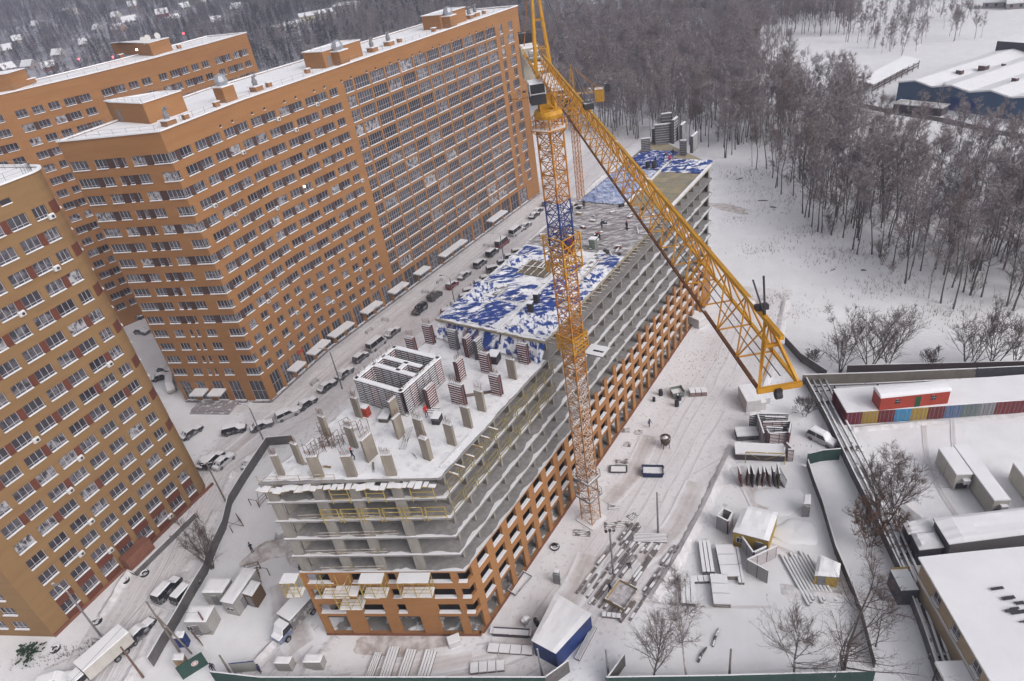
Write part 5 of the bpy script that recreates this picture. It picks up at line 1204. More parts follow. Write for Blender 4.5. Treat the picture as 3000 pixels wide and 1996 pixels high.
pole('short timber post at the left end of the bottom green fence', ZZ(7, 1600, 1530), 4.5, 'wood')
pole('dark floodlight pole standing in the timber stacks', (1797, 1680), 8.2, 'steel', (0, 0), 'flood')
pole('thin dark pole right of the skips', ZZ(8, 2185, 545), 8.0, 'steel', (0, 0))
pole('timber post by the right green fence', (2136, 1992), 6.0, 'wood')
pole('steel post at the gate', (1783, 1984), 5.5, 'steel')
pole('thin post at the end of the left green fence', (1590, 1984), 5.5, 'steel')
pole('brown crooked pole at the bottom left beside the fence', (420, 1985), 6.5, 'rust')
def wire(label, a, b, sag=.6, r=.018):
    m = MB(); a, b = Vector(a), Vector(b); P = [a.lerp(b, i/8)-Vector((0, 0, sag*4*(i/8)*(1-i/8))) for i in range(9)]; b0 = Vector((a.x, a.y, 0)); m.tube([p-b0 for p in P], [r]*9, 4); solo('overhead_wire', m, cable, label, 'wire', b0, group='overhead wires')
wire('overhead wire from the braced pole towards the street', w1[1], w1[1]+Vector((-14, -22, -1)))
wire('overhead wire from the braced pole over the site cabins', w1[1], w3[1], .9)
wire('overhead wire between the two power poles along the fence', w1[1], w2[1], 1.0)

# ------------------------------------------------------------ cabins and sheds
def cabin(name, label, cat, roof_px, zr, wm, cap=.22, doors=((0, .5),), wins=(), over=.12, group=None, wmat=None, gm=None):
    """roof_px: four roof corners in the photograph (front-left, front-right, back-right, back-left), zr = roof height"""
    C = [G(x, y, zr) for x, y in roof_px]; c = sum(C, Vector())/4; b = Vector((c.x, c.y, 0)); o = thing(name, label, cat, b, 0, group)
    P = [(q.x-b.x, q.y-b.y) for q in C]; m = MB(); m.prism(P, 0, zr-.05); obj('walls', m.mesh('walls', wm), o)
    r = MB(); PO = [(x*(1+over/3), y*(1+over/3)) for x, y in P]; r.prism(PO, zr-.05, zr+.06, 1, 1); rf = obj('roof', r.mesh('roof', [snow_roof, steel]), o)
    nx = []
    m = MB(); n = 7
    A, B_, C_, D_ = [Vector(p) for p in PO]
    V = lambda s, t: (A.lerp(B_, s)).lerp(D_.lerp(C_, s), t); rs = random.Random(len(label))
    H = [[zr+.06+(cap*(.85+.3*rs.random()) if 0 < i < n and 0 < j < n else cap*.25) for j in range(n+1)] for i in range(n+1)]
    for i in range(n):
        for j in range(n):
            q = [V((i+a)/n, (j+b2)/n) for a, b2 in ((0, 0), (1, 0), (1, 1), (0, 1))]; hh = [H[i+a][j+b2] for a, b2 in ((0, 0), (1, 0), (1, 1), (0, 1))]; m.quad(*[(p.x, p.y, h) for p, h in zip(q, hh)])
    for e in range(4):
        p, q = PO[e], PO[(e+1) % 4]; m.quad((*p, zr+.06), (*q, zr+.06), (*q, zr+.06+cap*.25), (*p, zr+.06+cap*.25))
    obj('snow_cap', m.mesh('snow_cap', snow_roof, True), rf)
    def on(e, s, w_, z0, h, nm, mat):
        a, b2 = Vector(P[e]), Vector(P[(e+1) % 4]); d_ = (b2-a).normalized(); nn = Vector((d_.y, -d_.x)); p = a.lerp(b2, s)+nn*.03; q = MB(); q.box(-w_/2, -.04, 0, w_/2, .02, h); return obj(nm, q.mesh(nm, mat), o, (p.x, p.y, z0), math.atan2(d_.y, d_.x))
    for e, s in doors:
        dd_ = on(e, s, .95, 0.02, 2.0, 'door', wmat or steel); q = MB(); q.box(.3, -.09, .95, .36, -.04, 1.1); obj('handle', q.mesh('handle', dark), dd_)
    for e, s, w_, h in wins:
        wn = on(e, s, w_, 1.0, h, 'window', gm or carg); q = MB(); x = w_/2
        for xx in (-x, 0, x): q.box(xx-.03, -.06, 0, xx+.03, -.04, h)
        for zz in (0, h): q.box(-x, -.06, zz-.03, x, -.04, zz+.03)
        obj('frame', q.mesh('frame', whitep), wn)
    return o
Z3 = lambda x, y: (2000+x*.2551, 1450+y*.2551)
Z2_ = lambda x, y: (2000+x*.2551, 1100+y*.2551)
Z5_ = lambda x, y: (550+x*.2525, 1600+y*.2525)
Z6_ = lambda x, y: (1450+x*.2551, 1550+y*.2551)
Z4_ = lambda x, y: (2600+x*.329, 1480+y*.329)
cabin('site_cabin', 'yellow walled site cabin with a thick snow roof in the storage yard', 'cabin', [Z3(585, 425), Z3(985, 530), Z3(1090, 215), Z3(710, 130)], 2.7, yelw, .3, ((0, .75),), ((0, .2, .9, .9),))
cabin('site_cabin', 'small yellow cabin almost buried in snow at the yard fence', 'cabin', [Z3(1520, 930), Z3(1790, 950), Z3(1810, 800), Z3(1560, 690)], 1.9, yelw, .35, ((0, .3),))
cabin('storage_box', 'small upright white storage box at the yard fence', 'box', [Z3(1385, 110), Z3(1470, 110), Z3(1470, 0), Z3(1395, 0)], 2.4, cab_g, .2, ((0, .5),))
cabin('site_cabin', 'grey site cabin with bare roof patches nearest the bottom fence corner', 'cabin', [Z5_(-40, 885), Z5_(210, 885), Z5_(305, 705), Z5_(40, 700)], 2.7, cab_g, .12, ((0, .35),), ((0, .1, .8, .8),))
cabin('site_cabin', 'grey site cabin beside the left site fence under a power line', 'cabin', [Z5_(165, 545), Z5_(400, 545), Z5_(500, 385), Z5_(255, 375)], 2.6, cab_g, .14, ((0, .5),))
cabin('site_cabin', 'long snow roofed site office with a porch on the left of the site', 'cabin', [Z5_(380, 640), Z5_(525, 670), Z5_(790, 280), Z5_(640, 260)], 2.7, cab_g, .14, ((1, .3),), ((0, .5, 1.2, .6),))
cabin('site_cabin', 'short snow roofed office annexe with a red end on the left of the site', 'cabin', [Z5_(630, 550), Z5_(745, 585), Z5_(845, 430), Z5_(740, 400)], 2.5, M('brown_cladding', (.11, .07, .04)), .14, ((0, .5),))
cabin('blue_booth', 'small booth wrapped in blue sheeting at the left fence', 'booth', [ZZ(7, 1195, 1275), ZZ(7, 1260, 1270), ZZ(7, 1275, 1225), ZZ(7, 1215, 1220)], 2.0, tarp_b, .15, ())
cabin('timber_booth', 'small brown timber booth behind the green gate wing', 'booth', [ZZ(7, 1190, 1425), ZZ(7, 1265, 1425), ZZ(7, 1270, 1380), ZZ(7, 1195, 1380)], 1.9, wood, .15, ())
cabin('block_pallet', 'snow capped pallet of white blocks by the bottom fence, left one', 'pallet', [Z5_(1000, 1365), Z5_(1170, 1370), Z5_(1215, 1285), Z5_(1040, 1280)], 1.6, M('pallet_wrap', (.40, .37, .36), (.33, .31, .30), scale=4), .1, ())
cabin('block_pallet', 'snow capped pallet of white blocks by the bottom fence, right one', 'pallet', [Z5_(1335, 1355), Z5_(1535, 1355), Z5_(1575, 1255), Z5_(1375, 1260)], 1.6, M('pallet_wrap'), .1, ())
sh = cabin('workshop_shed', 'wide snow roofed shed with blue tarpaulin ends near the bottom gate', 'shed', [Z6_(430, 1280), Z6_(700, 1425), Z6_(1100, 990), Z6_(700, 750)], 3.0, tarp_b, .2, ())
cabin('green_toilet', 'narrow green toilet booth on the site road', 'booth', [Z6_(665, 500), Z6_(730, 515), Z6_(735, 470), Z6_(690, 455)], 2.2, greenp, .15, ((0, .5),))
cabin('yard_shed', 'dark walled lean-to shed with snow roof beside the workshop', 'shed', [Z4_(285, 405), Z4_(500, 380), Z4_(425, 250), Z4_(215, 265)], 2.8, shed_d, .4, ())
cabin('yard_shed', 'narrow dark shed at the pipes above the workshop', 'shed', [Z4_(190, 265), Z4_(420, 245), Z4_(380, 110), Z4_(140, 165)], 2.6, shed_d, .3, ())
cabin('warehouse', 'long low warehouse with a smooth snow roof behind the workshop', 'warehouse', [Z4_(565, 350), Z4_(1500, 230), Z4_(1400, 10), Z4_(425, 125)], 4.0, M('grey_wall', (.17, .16, .17)), .4, ())
# workshop at the lower right
zr = 6.0
A_, B_ = G(*Z4_(225, 800)), G(*Z4_(640, 1568)); d_ = (B_-A_).normalized(); L_ = 40.0; n_ = Vector((-d_.y, d_.x, 0))  # wall line runs toward the camera; building to its left
ws = thing('workshop', 'beige two storey workshop with a broad snow roof at the lower right corner', 'building', A_)
b2 = Building(ws, A_); mb = MB(); dn = Vector((d_.x, d_.y)); dn = -dn; O2 = Vector((A_.x+d_.x*L_, A_.y+d_.y*L_))
cand = n_ if (n_.x > 0) else -n_
O2 = Vector((A_.x, A_.y)); dirn = Vector((d_.x, d_.y))
outside_right = Vector((dirn.y, -dirn.x))
if outside_right.dot(Vector((cand.x, cand.y))) > 0: O2 = Vector((A_.x, A_.y))+dirn*L_; dirn = -dirn
off = Vector((A_.x, A_.y))
ops = [(L_-(3.2+4.1*i)-1.5, L_-(3.2+4.1*i)) if dirn.dot(Vector((d_.x, d_.y))) < 0 else (3.2+4.1*i, 4.7+4.1*i) for i in range(9)]
wall(mb, O2-off, dirn, L_, [(0, 3.3, 1, 2, []), (3.3, zr, 3.9, 5.4, ops)], .2)
for a, b in ops: b2.window(O2, dirn, a, b, 3.9, 5.4, 2, .18)
e_ = cand*34
mb.quad((0, 0, 0), (e_.x, e_.y, 0), (e_.x, e_.y, zr), (0, 0, zr)); q = d_*L_; mb.quad((q.x, q.y, 0), (q.x+e_.x, q.y+e_.y, 0), (q.x+e_.x, q.y+e_.y, zr), (q.x, q.y, zr))
obj('wall', mb.mesh('wall', beige), ws); b2.finish(panel_b, frame=whitep)
m = MB(); c = d_*(L_/2); o_ = -cand*.06; m.beam((o_.x, o_.y, 3.35), (q.x+o_.x, q.y+o_.y, 3.35), .14, .3); obj('string_course', m.mesh('string_course', whitep), ws)
m = MB(); N_ = 12
for i in range(N_):
    for j in range(N_):
        f = lambda a, b: (d_*(-.6+(L_+1.2)*a/N_)+cand*(-.15+35*b/N_)); hz = lambda a, b: zr+.1+min(b, 6)*.22+.05*math.sin(a*1.7+b)
        P = [f(i, j), f(i+1, j), f(i+1, j+1), f(i, j+1)]; H = [hz(i, j), hz(i+1, j), hz(i+1, j+1), hz(i, j+1)]; m.quad(*[(p.x, p.y, h) for p, h in zip(P, H)])
for i in range(N_): a, b = d_*(-.6+(L_+1.2)*i/N_)-cand*.15, d_*(-.6+(L_+1.2)*(i+1)/N_)-cand*.15; m.quad((a.x, a.y, zr-.12), (b.x, b.y, zr-.12), (b.x, b.y, zr+.1+.05*math.sin((i+1)*1.7)), (a.x, a.y, zr+.1+.05*math.sin(i*1.7)))
a, b = -d_*.6-cand*.15, -d_*.6+cand*34.85
for j in range(N_): p, r_ = a.lerp(b, j/N_), a.lerp(b, (j+1)/N_); m.quad((p.x, p.y, zr-.12), (r_.x, r_.y, zr-.12), (r_.x, r_.y, zr+.1+min(j+1, 6)*.22+.05*math.sin(j+1)), (p.x, p.y, zr+.1+min(j, 6)*.22+.05*math.sin(j)))
rf = obj('roof', m.mesh('roof', snow_roof), ws)
bare = MB(); rs = random.Random(2)
for i in range(26):
    s, t = 4.2+rs.random()*4.8, 5.2+rs.random()*5.0
    if (s-4.2)/4.8+(t-5.2)/6 > 1.25: continue
    p = d_*s+cand*t; z = zr+.14+t*.0755*1.0+.06; bare.obox((p.x, p.y, z), rs.uniform(.5, 1.5), rs.uniform(.15, .4), .05, math.atan2(cand.y, cand.x)+.1)
obj('bare_roof_patch', bare.mesh('bare_roof_patch', M('slate', (.05, .05, .055))), rf, kind='stuff')
m = MB(); p = d_*12-cand*1.5; m.obox((p.x, p.y, 2.6), 3.2, 2.6, .2, math.atan2(d_.y, d_.x), 0, 1); m.obox((p.x, p.y, 2.8), 3.3, 2.7, .35, math.atan2(d_.y, d_.x), 1); pr = obj('porch_roof', m.mesh('porch_roof', [plinth_m, snow_roof]), ws)
for s in (-1.4, 1.4): m = MB(); r_ = p+d_*s-cand*1.1; m.beam((r_.x, r_.y, 0), (r_.x, r_.y, 2.6), .12); obj('porch_post', m.mesh('porch_post', dark), pr)
m = MB(); p = -d_*.2-cand*1.3; m.obox((p.x, p.y, 0), 3.0, 2.0, 2.7, math.atan2(d_.y, d_.x), 0, 1); obj('annexe', m.mesh('annexe', [shed_d, snow_roof]), ws)
m = MB(); p = -d_*1.76-cand*1.1; m.obox((p.x, p.y, 2.1), .12, 2.1, .8, math.atan2(d_.y, d_.x), 0); obj('yellow_gable', m.mesh('yellow_gable', yelw), ws)

# ------------------------------------------------------------ containers
def container_meshes(L, w_, h):
    m = MB(); m.box(0, 0, .1, w_, L, h)
    for k in range(int(L/.28)):
        y = .1+k*.28
        for x0, x1 in ((-.035, 0), (w_, w_+.035)): m.box(x0, y, .2, x1, y+.14, h-.12)
    body = m.mesh('body', cont_m)
    d0 = MB(); d0.box(0, -.05, .2, w_/2-.03, 0, h-.1)
    for x in (.3, .85): d0.beam((x, -.08, .25), (x, -.08, h-.15), .05, m=1)
    for z in (.7, 1.4, 2.0): d0.box(.05, -.075, z, w_/2-.1, -.05, z+.06, 0)
    door = d0.mesh('door', [cont_m, steel])
    s_ = MB(); s_.box(-.02, -.05, h, w_+.02, L, h+.22); return body, door, s_.mesh('snow_cap', snow_roof)
c0, c1 = G(2474, 1247), G(3000, 1211); cd = (c1-c0).normalized(); cw = 2.44; crz = math.atan2(cd.y, cd.x)
bk = G(2441, 1153, 2.6)-G(2471, 1217, 2.6); CLn = max(6.0, min(12.2, bk.length))
cb_, cd_, cs_ = container_meshes(CLn, 2.4, 2.6)
cols = [((.16, .02, .035), 'crimson container at the left end of the row'), ((.36, .23, .05), 'yellow container next to the crimson end one'), ((.15, .022, .025), 'dark red container between the yellow and the light blue ones'), ((.06, .24, .42), 'light blue container in the row'), ((.36, .24, .05), 'yellow container right of the light blue one'), ((.14, .025, .025), 'dark red container right of the second yellow one'), ((.10, .15, .26), 'slate blue container under the red cabin'), ((.13, .165, .165), 'grey green container right of the slate blue one'), ((.22, .225, .235), 'pale grey container in the row'), ((.16, .03, .03), 'red container right of the pale grey one'), ((.15, .028, .03), 'middle one of the three red containers on the right'), ((.16, .03, .03), 'last red container before the navy one'), ((.03, .04, .065), 'navy container near the right edge'), ((.15, .03, .03), 'dark red container cut by the right edge'), ((.12, .13, .14), 'grey container outside the right edge')]
for i, (cc_, lab) in enumerate(cols):
    o = thing('shipping_container', lab, 'container', c0+cd*(cw*i), crz, 'container row'); obj('body', cb_, o, color=cc_); a = obj('door', cd_, o, color=cc_); a = obj('door', cd_, o, (1.22, 0, 0), color=cc_); obj('snow_cap', cs_, o)
# red cabin on the row
Zc = lambda x, y: (2350+x*.2758, 1050+y*.2758)
p0, p1 = G(*Zc(815, 555), 2.82), G(*Zc(1545, 480), 2.82); cd2 = (p1-p0).normalized(); o = thing('red_cabin', 'red cabin with green door and rounded snow roof on top of the containers', 'cabin', p0, math.atan2(cd2.y, cd2.x)); Lc = (p1-p0).length
m = MB(); m.box(0, 0, 0, Lc, 2.5, 2.4)
for k in range(int(Lc/.3)): m.box(.05+k*.3, -.03, .1, .2+k*.3, 0, 2.3)
obj('walls', m.mesh('walls', redp), o)
m = MB(); prof = [(-.08, 2.4), (-.05, 2.65), (.4, 2.95), (1.25, 3.05), (2.1, 2.95), (2.55, 2.65), (2.58, 2.4)]
for (y0, z0), (y1, z1) in zip(prof[:-1], prof[1:]): m.quad((-.1, y0, z0), (Lc+.1, y0, z0), (Lc+.1, y1, z1), (-.1, y1, z1))
m.poly([(-.1, y, z) for y, z in prof]); m.poly([(Lc+.1, y, z) for y, z in reversed(prof)]); obj('snow_roof', m.mesh('snow_roof', snow_roof), o)
m = MB(); m.box(-.4, -.06, .02, .4, -.03, 2.0); obj('door', m.mesh('door', greenp), o, (Lc*.55, 0, 0))
for s in (.25, .77): m = MB(); m.box(-.35, -.07, 1.1, .35, -.03, 1.9); wn = obj('window', m.mesh('window', carg), o, (Lc*s, 0, 0)); m = MB(); m.beam((0, -.09, 1.1), (0, -.09, 1.9), .04); m.beam((-.35, -.09, 1.5), (.35, -.09, 1.5), .04); obj('grille', m.mesh('grille', steel), wn)
# white trailers
def trailer(label, fl, fr, bl, zt=2.9):
    a, b, c = G(*Zc(*fl), zt), G(*Zc(*fr), zt), G(*Zc(*bl), zt); w_ = (b-a).length; L = (c-a).length; ydir = (c-a).normalized(); o = thing('box_trailer', label, 'trailer', (a.x, a.y, 0), math.atan2(ydir.y, ydir.x)-math.pi/2, 'white box trailers')
    m = MB(); m.box(0, 0, .25, w_, L, zt); obj('body', m.mesh('body', M('trailer_white', (.50, .475, .43), (.43, .41, .37), scale=1)), o)
    m = MB(); m.box(-.02, -.02, zt, w_+.02, L+.02, zt+.22); obj('snow_cap', m.mesh('snow_cap', snow_roof), o)
    m = MB(); m.box(.25, -.06, .4, w_-.25, -.01, 1.4); obj('open_bay', m.mesh('open_bay', dark), o); m = MB(); m.box(w_*.45, -.5, 1.6, w_*.85, -.02, 2.2); m.box(w_*.43, -.52, 2.2, w_*.87, -.02, 2.32, 1); obj('cooling_unit', m.mesh('cooling_unit', [whitep, snow_roof]), o)
    m = MB(); m.box(-.03, L*.5, .25, -.005, L*.5+.06, zt); m.box(-.04, 0, zt-.12, w_+.04, .1, zt); obj('seam', m.mesh('seam', steel), o)
    for y in (.6, L-.9):
        for x in (.15, w_-.35): m = MB(); m.box(x, y, 0, x+.2, y+.3, .25); obj('foot', m.mesh('foot', dark), o)
trailer('short white box trailer with a cooling unit in the container yard', (1640, 1245), (1800, 1225), (1450, 965))
trailer('long white box trailer standing beside the shorter one', (2040, 1520), (2200, 1500), (1612, 935))
trailer('grey white box trailer cut by the right edge', (2640, 1640), (2800, 1620), (2240, 1120))

# ------------------------------------------------------------ formwork and stacks in the yard
def fpanel(o, x, y, rz, w_, h, mat, tilt=0.0):
    a = obj('panel', rib_panel(w_, h, mat), o, (x, y, 0), rz)
    if tilt: a.rotation_euler = (tilt, 0, rz)
    m = MB(); m.box(-w_/2, -.13, h, w_/2, .07, h+.07); s_ = obj('snow_ridge', m.mesh('snow_ridge', snow_roof), a)
def fgroup(label, walls, h, mat=darkf):
    """walls: list of (px a, px b) seen on their top edges at height h"""
    pts = [(G(*a, h), G(*b, h)) for a, b in walls]; c = pts[0][0]; o = thing('panel_cluster', label, 'formwork', (c.x, c.y, 0), 0, 'formwork panels in the yard')
    for i, (a, b) in enumerate(pts):
        L = (b-a).length; n = max(1, round(L/1.5)); d_ = (b-a).normalized()
        for k in range(n): p = a+d_*(L*(k+.5)/n)-c; fpanel(o, p.x, p.y, math.atan2(d_.y, d_.x), L/n-.02, h, mat if i % 2 == 0 else redf)
fgroup('open box of ribbed red formwork left of the yellow cabin', [(Z3(395, 235), Z3(520, 300)), (Z3(520, 300), Z3(572, 200)), (Z3(395, 235), Z3(470, 150)), (Z3(470, 150), Z3(572, 200))], 2.6, darkf)
fgroup('folded ribbed formwork panels standing before the yellow cabin', [(Z3(680, 470), Z3(815, 660)), (Z3(745, 740), Z3(1080, 585)), (Z3(820, 655), Z3(960, 590))], 2.2, darkf)
fgroup('brown faced formwork panel at the open end of the folded ones', [(Z3(745, 740), Z3(985, 870))], 2.4, M('brown_ply', (.13, .095, .06), (.09, .07, .05), scale=2, snow=.5))
fgroup('big cluster of upright formwork panels with snowy tops in the yard', [(Z2_(860, 435), Z2_(1215, 440)), (Z2_(920, 535), Z2_(1255, 525)), (Z2_(945, 470), Z2_(1180, 480)), (Z2_(860, 435), Z2_(935, 665)), (Z2_(770, 455), Z2_(860, 440)), (Z2_(1250, 525), Z2_(1225, 660)), (Z2_(960, 590), Z2_(1150, 600))], 3.0)
fgroup('red ribbed formwork box in front of the panel cluster', [(Z2_(1000, 665), Z2_(1225, 650)), (Z2_(965, 610), Z2_(1000, 665)), (Z2_(1225, 650), Z2_(1205, 610))], 2.6, redf)
fgroup('narrow ribbed panel pair right of the cluster', [(Z2_(1195, 770), Z2_(1265, 840)), (Z2_(1210, 850), Z2_(1280, 845))], 2.4, redf)
rs = random.Random(12)
for i, x in enumerate((690, 760, 815, 880, 940, 1015, 1075, 1120)):
    p = G(*Z2_(x, 1290)); o = thing('leaning_formwork', f'leaning formwork panel in the yard row, {["first", "second", "third", "fourth", "fifth", "sixth", "seventh", "eighth"][i]} from the left', 'formwork', p, 0, 'row of leaning formwork panels')
    w_, h = rs.uniform(1.5, 2.4), rs.uniform(2.3, 3.0); fpanel(o, 0, 1.0, R(80)+rs.uniform(-.12, .12), w_, h, (redf, rustm, darkf, M('brown_ply'))[i % 4], rs.uniform(-.12, .12))
    m = MB(); m.beam((.1, .3, 0), (.05, .9, h*.8), .06); obj('prop', m.mesh('prop', rustm), o)
p = G(*Z2_(1180, 1250)); o = thing('leaning_formwork', 'dark ribbed formwork panel leaning at the right end of the yard row', 'formwork', p, 0, 'row of leaning formwork panels'); fpanel(o, 0, 0, R(55), 1.6, 2.6, darkf, -.5)
# long trough with yellow frame
a, b = G(*Z2_(605, 975)), G(*Z2_(1165, 1000)); o = thing('steel_platform', 'long dark steel platform with snow on top and a yellow portal frame', 'platform', a, math.atan2(b.y-a.y, b.x-a.x)); L = (b-a).length
m = MB(); m.box(0, 0, .15, L, 2.4, 1.3); obj('body', m.mesh('body', darkf), o); m = MB(); m.box(-.05, -.1, 1.3, L+.05, 2.5, 1.5); obj('snow_cap', m.mesh('snow_cap', snow_roof), o)
m = MB(); m.beam((L*.2, -.5, 0), (L*.2, -.5, 2.2), .1); m.beam((L, -.5, 0), (L, -.5, 2.2), .1); m.beam((L*.2, -.5, 2.2), (L, -.5, 2.2), .12); m.beam((L*.22, -.5, 2.1), (L*.5, -.5, .9), .05); m.beam((L*.98, -.5, 2.1), (L*.6, -.5, .9), .05); obj('portal_frame', m.mesh('portal_frame', scaf), o)
def stack(name, label, cat, px, sx, sy, sz, rz, mat, nx=1, ny=1, nz=1, gap=.04, cap=.12, group=None):
    o = thing(name, label, cat, G(*px), rz, group); bm = MB(); dx, dy, dz = sx/nx, sy/ny, sz/nz; bm.box(gap/2, gap/2, gap*.3, dx-gap/2, dy-gap/2, dz); me = bm.mesh('block', mat)
    sm_ = MB(); sm_.box(gap/2-.01, gap/2-.01, 0, dx-gap/2+.01, dy-gap/2+.01, cap); sme = sm_.mesh('snow_cap', snow_roof)
    for i in range(nx):
        for j in range(ny):
            for k in range(nz):
                a = obj('block', me, o, (i*dx-sx/2, j*dy-sy/2, k*dz))
            obj('snow_cap', sme, a, (0, 0, dz))
    return o
stack('block_stack', 'tall stack of white block pallets under the crane jib tip', 'blocks', Z2_(760, 330), 2.4, 4.6, 2.4, R(-3), blockm, 2, 4, 2)
stack('block_stack', 'lower stack of white blocks in front of the tall one', 'blocks', Z2_(860, 380), 2.4, 1.3, 1.6, R(-3), blockm, 2, 1, 2)
stack('block_stack', 'white block pallets right of the tall stack', 'blocks', Z2_(900, 270), 2.0, 3.2, 1.2, R(-3), blockm, 2, 3, 1)
stack('slab_stack', 'flat stack of snowy slabs left of the formwork cluster', 'slabs', Z2_(730, 700), 3.4, 2.2, .9, R(-10), darkf, 1, 2, 3, .1, .25)
stack('block_stack', 'pair of white block pallets at the far end of the unfinished block', 'blocks', (2042, 950), 2.6, 3.4, 2.0, R(30), blockm, 1, 2, 2)
stack('slab_stack', 'brown broken slabs beside the grey skip', 'slabs', (2045, 1155), 3.0, 1.6, .9, R(-10), M('brown_brick', (.22, .16, .15), snow=.3), 3, 1, 2, .12, .06)
stack('slab_stack', 'grey slab pack on the left of the yellow cabin', 'slabs', Z3(270, 740), 1.6, 5.2, .7, R(-12), M('grey_slab', (.17, .155, .165), snow=.6), 3, 1, 2, .12, .08)
stack('slab_stack', 'small grey slab pack left of the snow mounds', 'slabs', Z3(205, 990), 2.2, 1.0, .5, R(-8), M('grey_slab'), 3, 1, 1, .1, .05)
stack('slab_stack', 'grey slab pack at the far left of the yard under the birch', 'slabs', Z3(60, 1120), 1.8, 4.2, .6, R(-15), M('grey_slab'), 3, 1, 1, .1, .08)
stack('rebar_pack', 'pack of grey bars lying near the dark pole', 'bars', ZZ(8, 2130, 590), 4.6, 1.5, .35, R(-14), M('grey_slab'), 1, 6, 1, .1, .02)
rs = random.Random(21)
# timber and concrete element rows in the middle of the site
e0, e1 = G(*Z6_(900, 800)), G(*Z6_(1380, 190)); ed = (e1-e0).normalized(); en = Vector((ed.y, -ed.x, 0)); ert = math.atan2(ed.y, ed.x)
for i in range(12):
    for j in range(3):
        if rs.random() < .15: continue
        L = rs.uniform(3.4, 5.4); st_ = j*5.0+rs.uniform(0, 1.2); p = e0+ed*st_+en*(i*.68+rs.uniform(-.18, .18)); h = rs.choice((.15, .22, .3, .4))
        m = MB(); m.box(0, -.17, 0, L, .17, h); x0_ = rs.uniform(.0, L*.5); m.box(x0_, -.16, h, x0_+L*rs.uniform(.1, .45), .16, h+.04, 1)
        for x in (.5, L-.5): m.box(x, -.2, 0, x+.1, .2, h*.5)
        solo('timber_stack', m, [M('dark_timber', (.15, .125, .12), (.21, .185, .18), scale=2.5, snow=.22), snow_roof], f'dark timber beam by the floodlight pole, {["near", "middle", "far"][j]} row, number {i+1} from the building side', 'timber', p, ert+rs.uniform(-.03, .03), 'timber rows')
def skip(name, label, px, sx, sy, h, rz, mat, fill=snow_roof, cat='skip'):
    o = thing(name, label, cat, G(*px), rz); m = MB(); x, y = sx/2, sy/2; k = .82
    P0, P1 = [(-x*k, -y), (x*k, -y), (x*k, y), (-x*k, y)], [(-x, -y), (x, -y), (x, y), (-x, y)]
    for i in range(4): a, b, c, d = P0[i], P0[(i+1) % 4], P1[(i+1) % 4], P1[i]; m.quad((*a, .1), (*b, .1), (*c, h), (*d, h)); m.quad((a[0]*.94, a[1]*.94, .16), (d[0]*.94, d[1]*.94, h), (c[0]*.94, c[1]*.94, h), (b[0]*.94, b[1]*.94, .16))
    for i in range(4): c, d = P1[(i+1) % 4], P1[i]; m.quad((*d, h), (*c, h), (c[0]*.94, c[1]*.94, h), (d[0]*.94, d[1]*.94, h))
    m.poly([(*p, .1) for p in P0[::-1]]); obj('hull', m.mesh('hull', mat), o); m = MB(); m.poly([(p[0]*.93, p[1]*.93, h*.55) for p in P1]); obj('snow_fill', m.mesh('snow_fill', fill), o)
    for s_ in (-1, 1): m = MB(); m.box(-.05, s_*(y+.03)-.03, h*.2, .05, s_*(y+.03)+.03, h); obj('rib', m.mesh('rib', mat), o)
skip('skip', 'blue edged open skip full of snow right of the crane mast', (1913, 1388), 3.4, 1.9, 1.0, R(-14), M('skip_blue', (.02, .03, .075), snow=.4))
skip('skip', 'flat open tray with snow next to the crane foot', (1812, 1378), 2.8, 1.5, .4, R(-14), shed_d)
skip('skip', 'grey green skip beside the brown slabs', (1984, 1158), 2.2, 2.0, 1.3, R(3), M('grey_green'))
skip('skip', 'snow filled timber edged tray near the timber rows', Z6_(1460, 790), 2.9, 3.6, .9, ert+R(90), wood, M('patch_fill', (.30, .27, .29), (.6, .58, .6), scale=1.5))
skip('skip', 'long open steel trough near the bottom left of the shed', Z6_(190, 1210), 5.2, 1.0, .7, R(-14), darkf)
skip('concrete_bucket', 'flat snowy tray at the foot of the brick front', Z6_(290, 640), 1.6, 3.6, .5, ert+R(90), steel, cat='tray')
for i, (px, L, w_, rz) in enumerate([(Z6_(180, 1400), 5.6, 1.2, R(-14)), (ZZ(8, 1010, 1480), 4.2, 1.4, R(-4)), (ZZ(8, 330, 1470), 1.4, 5.0, R(-14)), (ZZ(8, 450, 1480), 1.3, 4.6, R(-16)), (ZZ(8, 590, 1480), 1.5, 4.4, R(-16)), (ZZ(8, 220, 1490), 1.0, 4.2, R(-16)), (ZZ(8, 1690, 1310), .7, 5.0, R(-36)), (Z6_(1340, 1010), 2.4, .7, R(-18))]):
    lab = ['open snow filled frame left of the tarpaulin shed', 'stack of grey slabs at the bottom fence near the gate', 'long boards under snow at the bottom fence, second bundle', 'long boards under snow at the bottom fence, third bundle', 'long boards under snow at the bottom fence, fourth bundle', 'long boards under snow at the bottom fence, first bundle', 'long boards under snow right of the tarpaulin shed', 'small snowy bench table right of the tarpaulin shed'][i]
    stack('board_stack', lab, 'boards', px, L, w_, .35, rz, woodg, 1 if w_ > L else 4, 4 if w_ > L else 1, 1, .12, .14) if w_ < L else stack('board_stack', lab, 'boards', px, L, w_, .35, rz, woodg, 4, 1, 1, .12, .14)
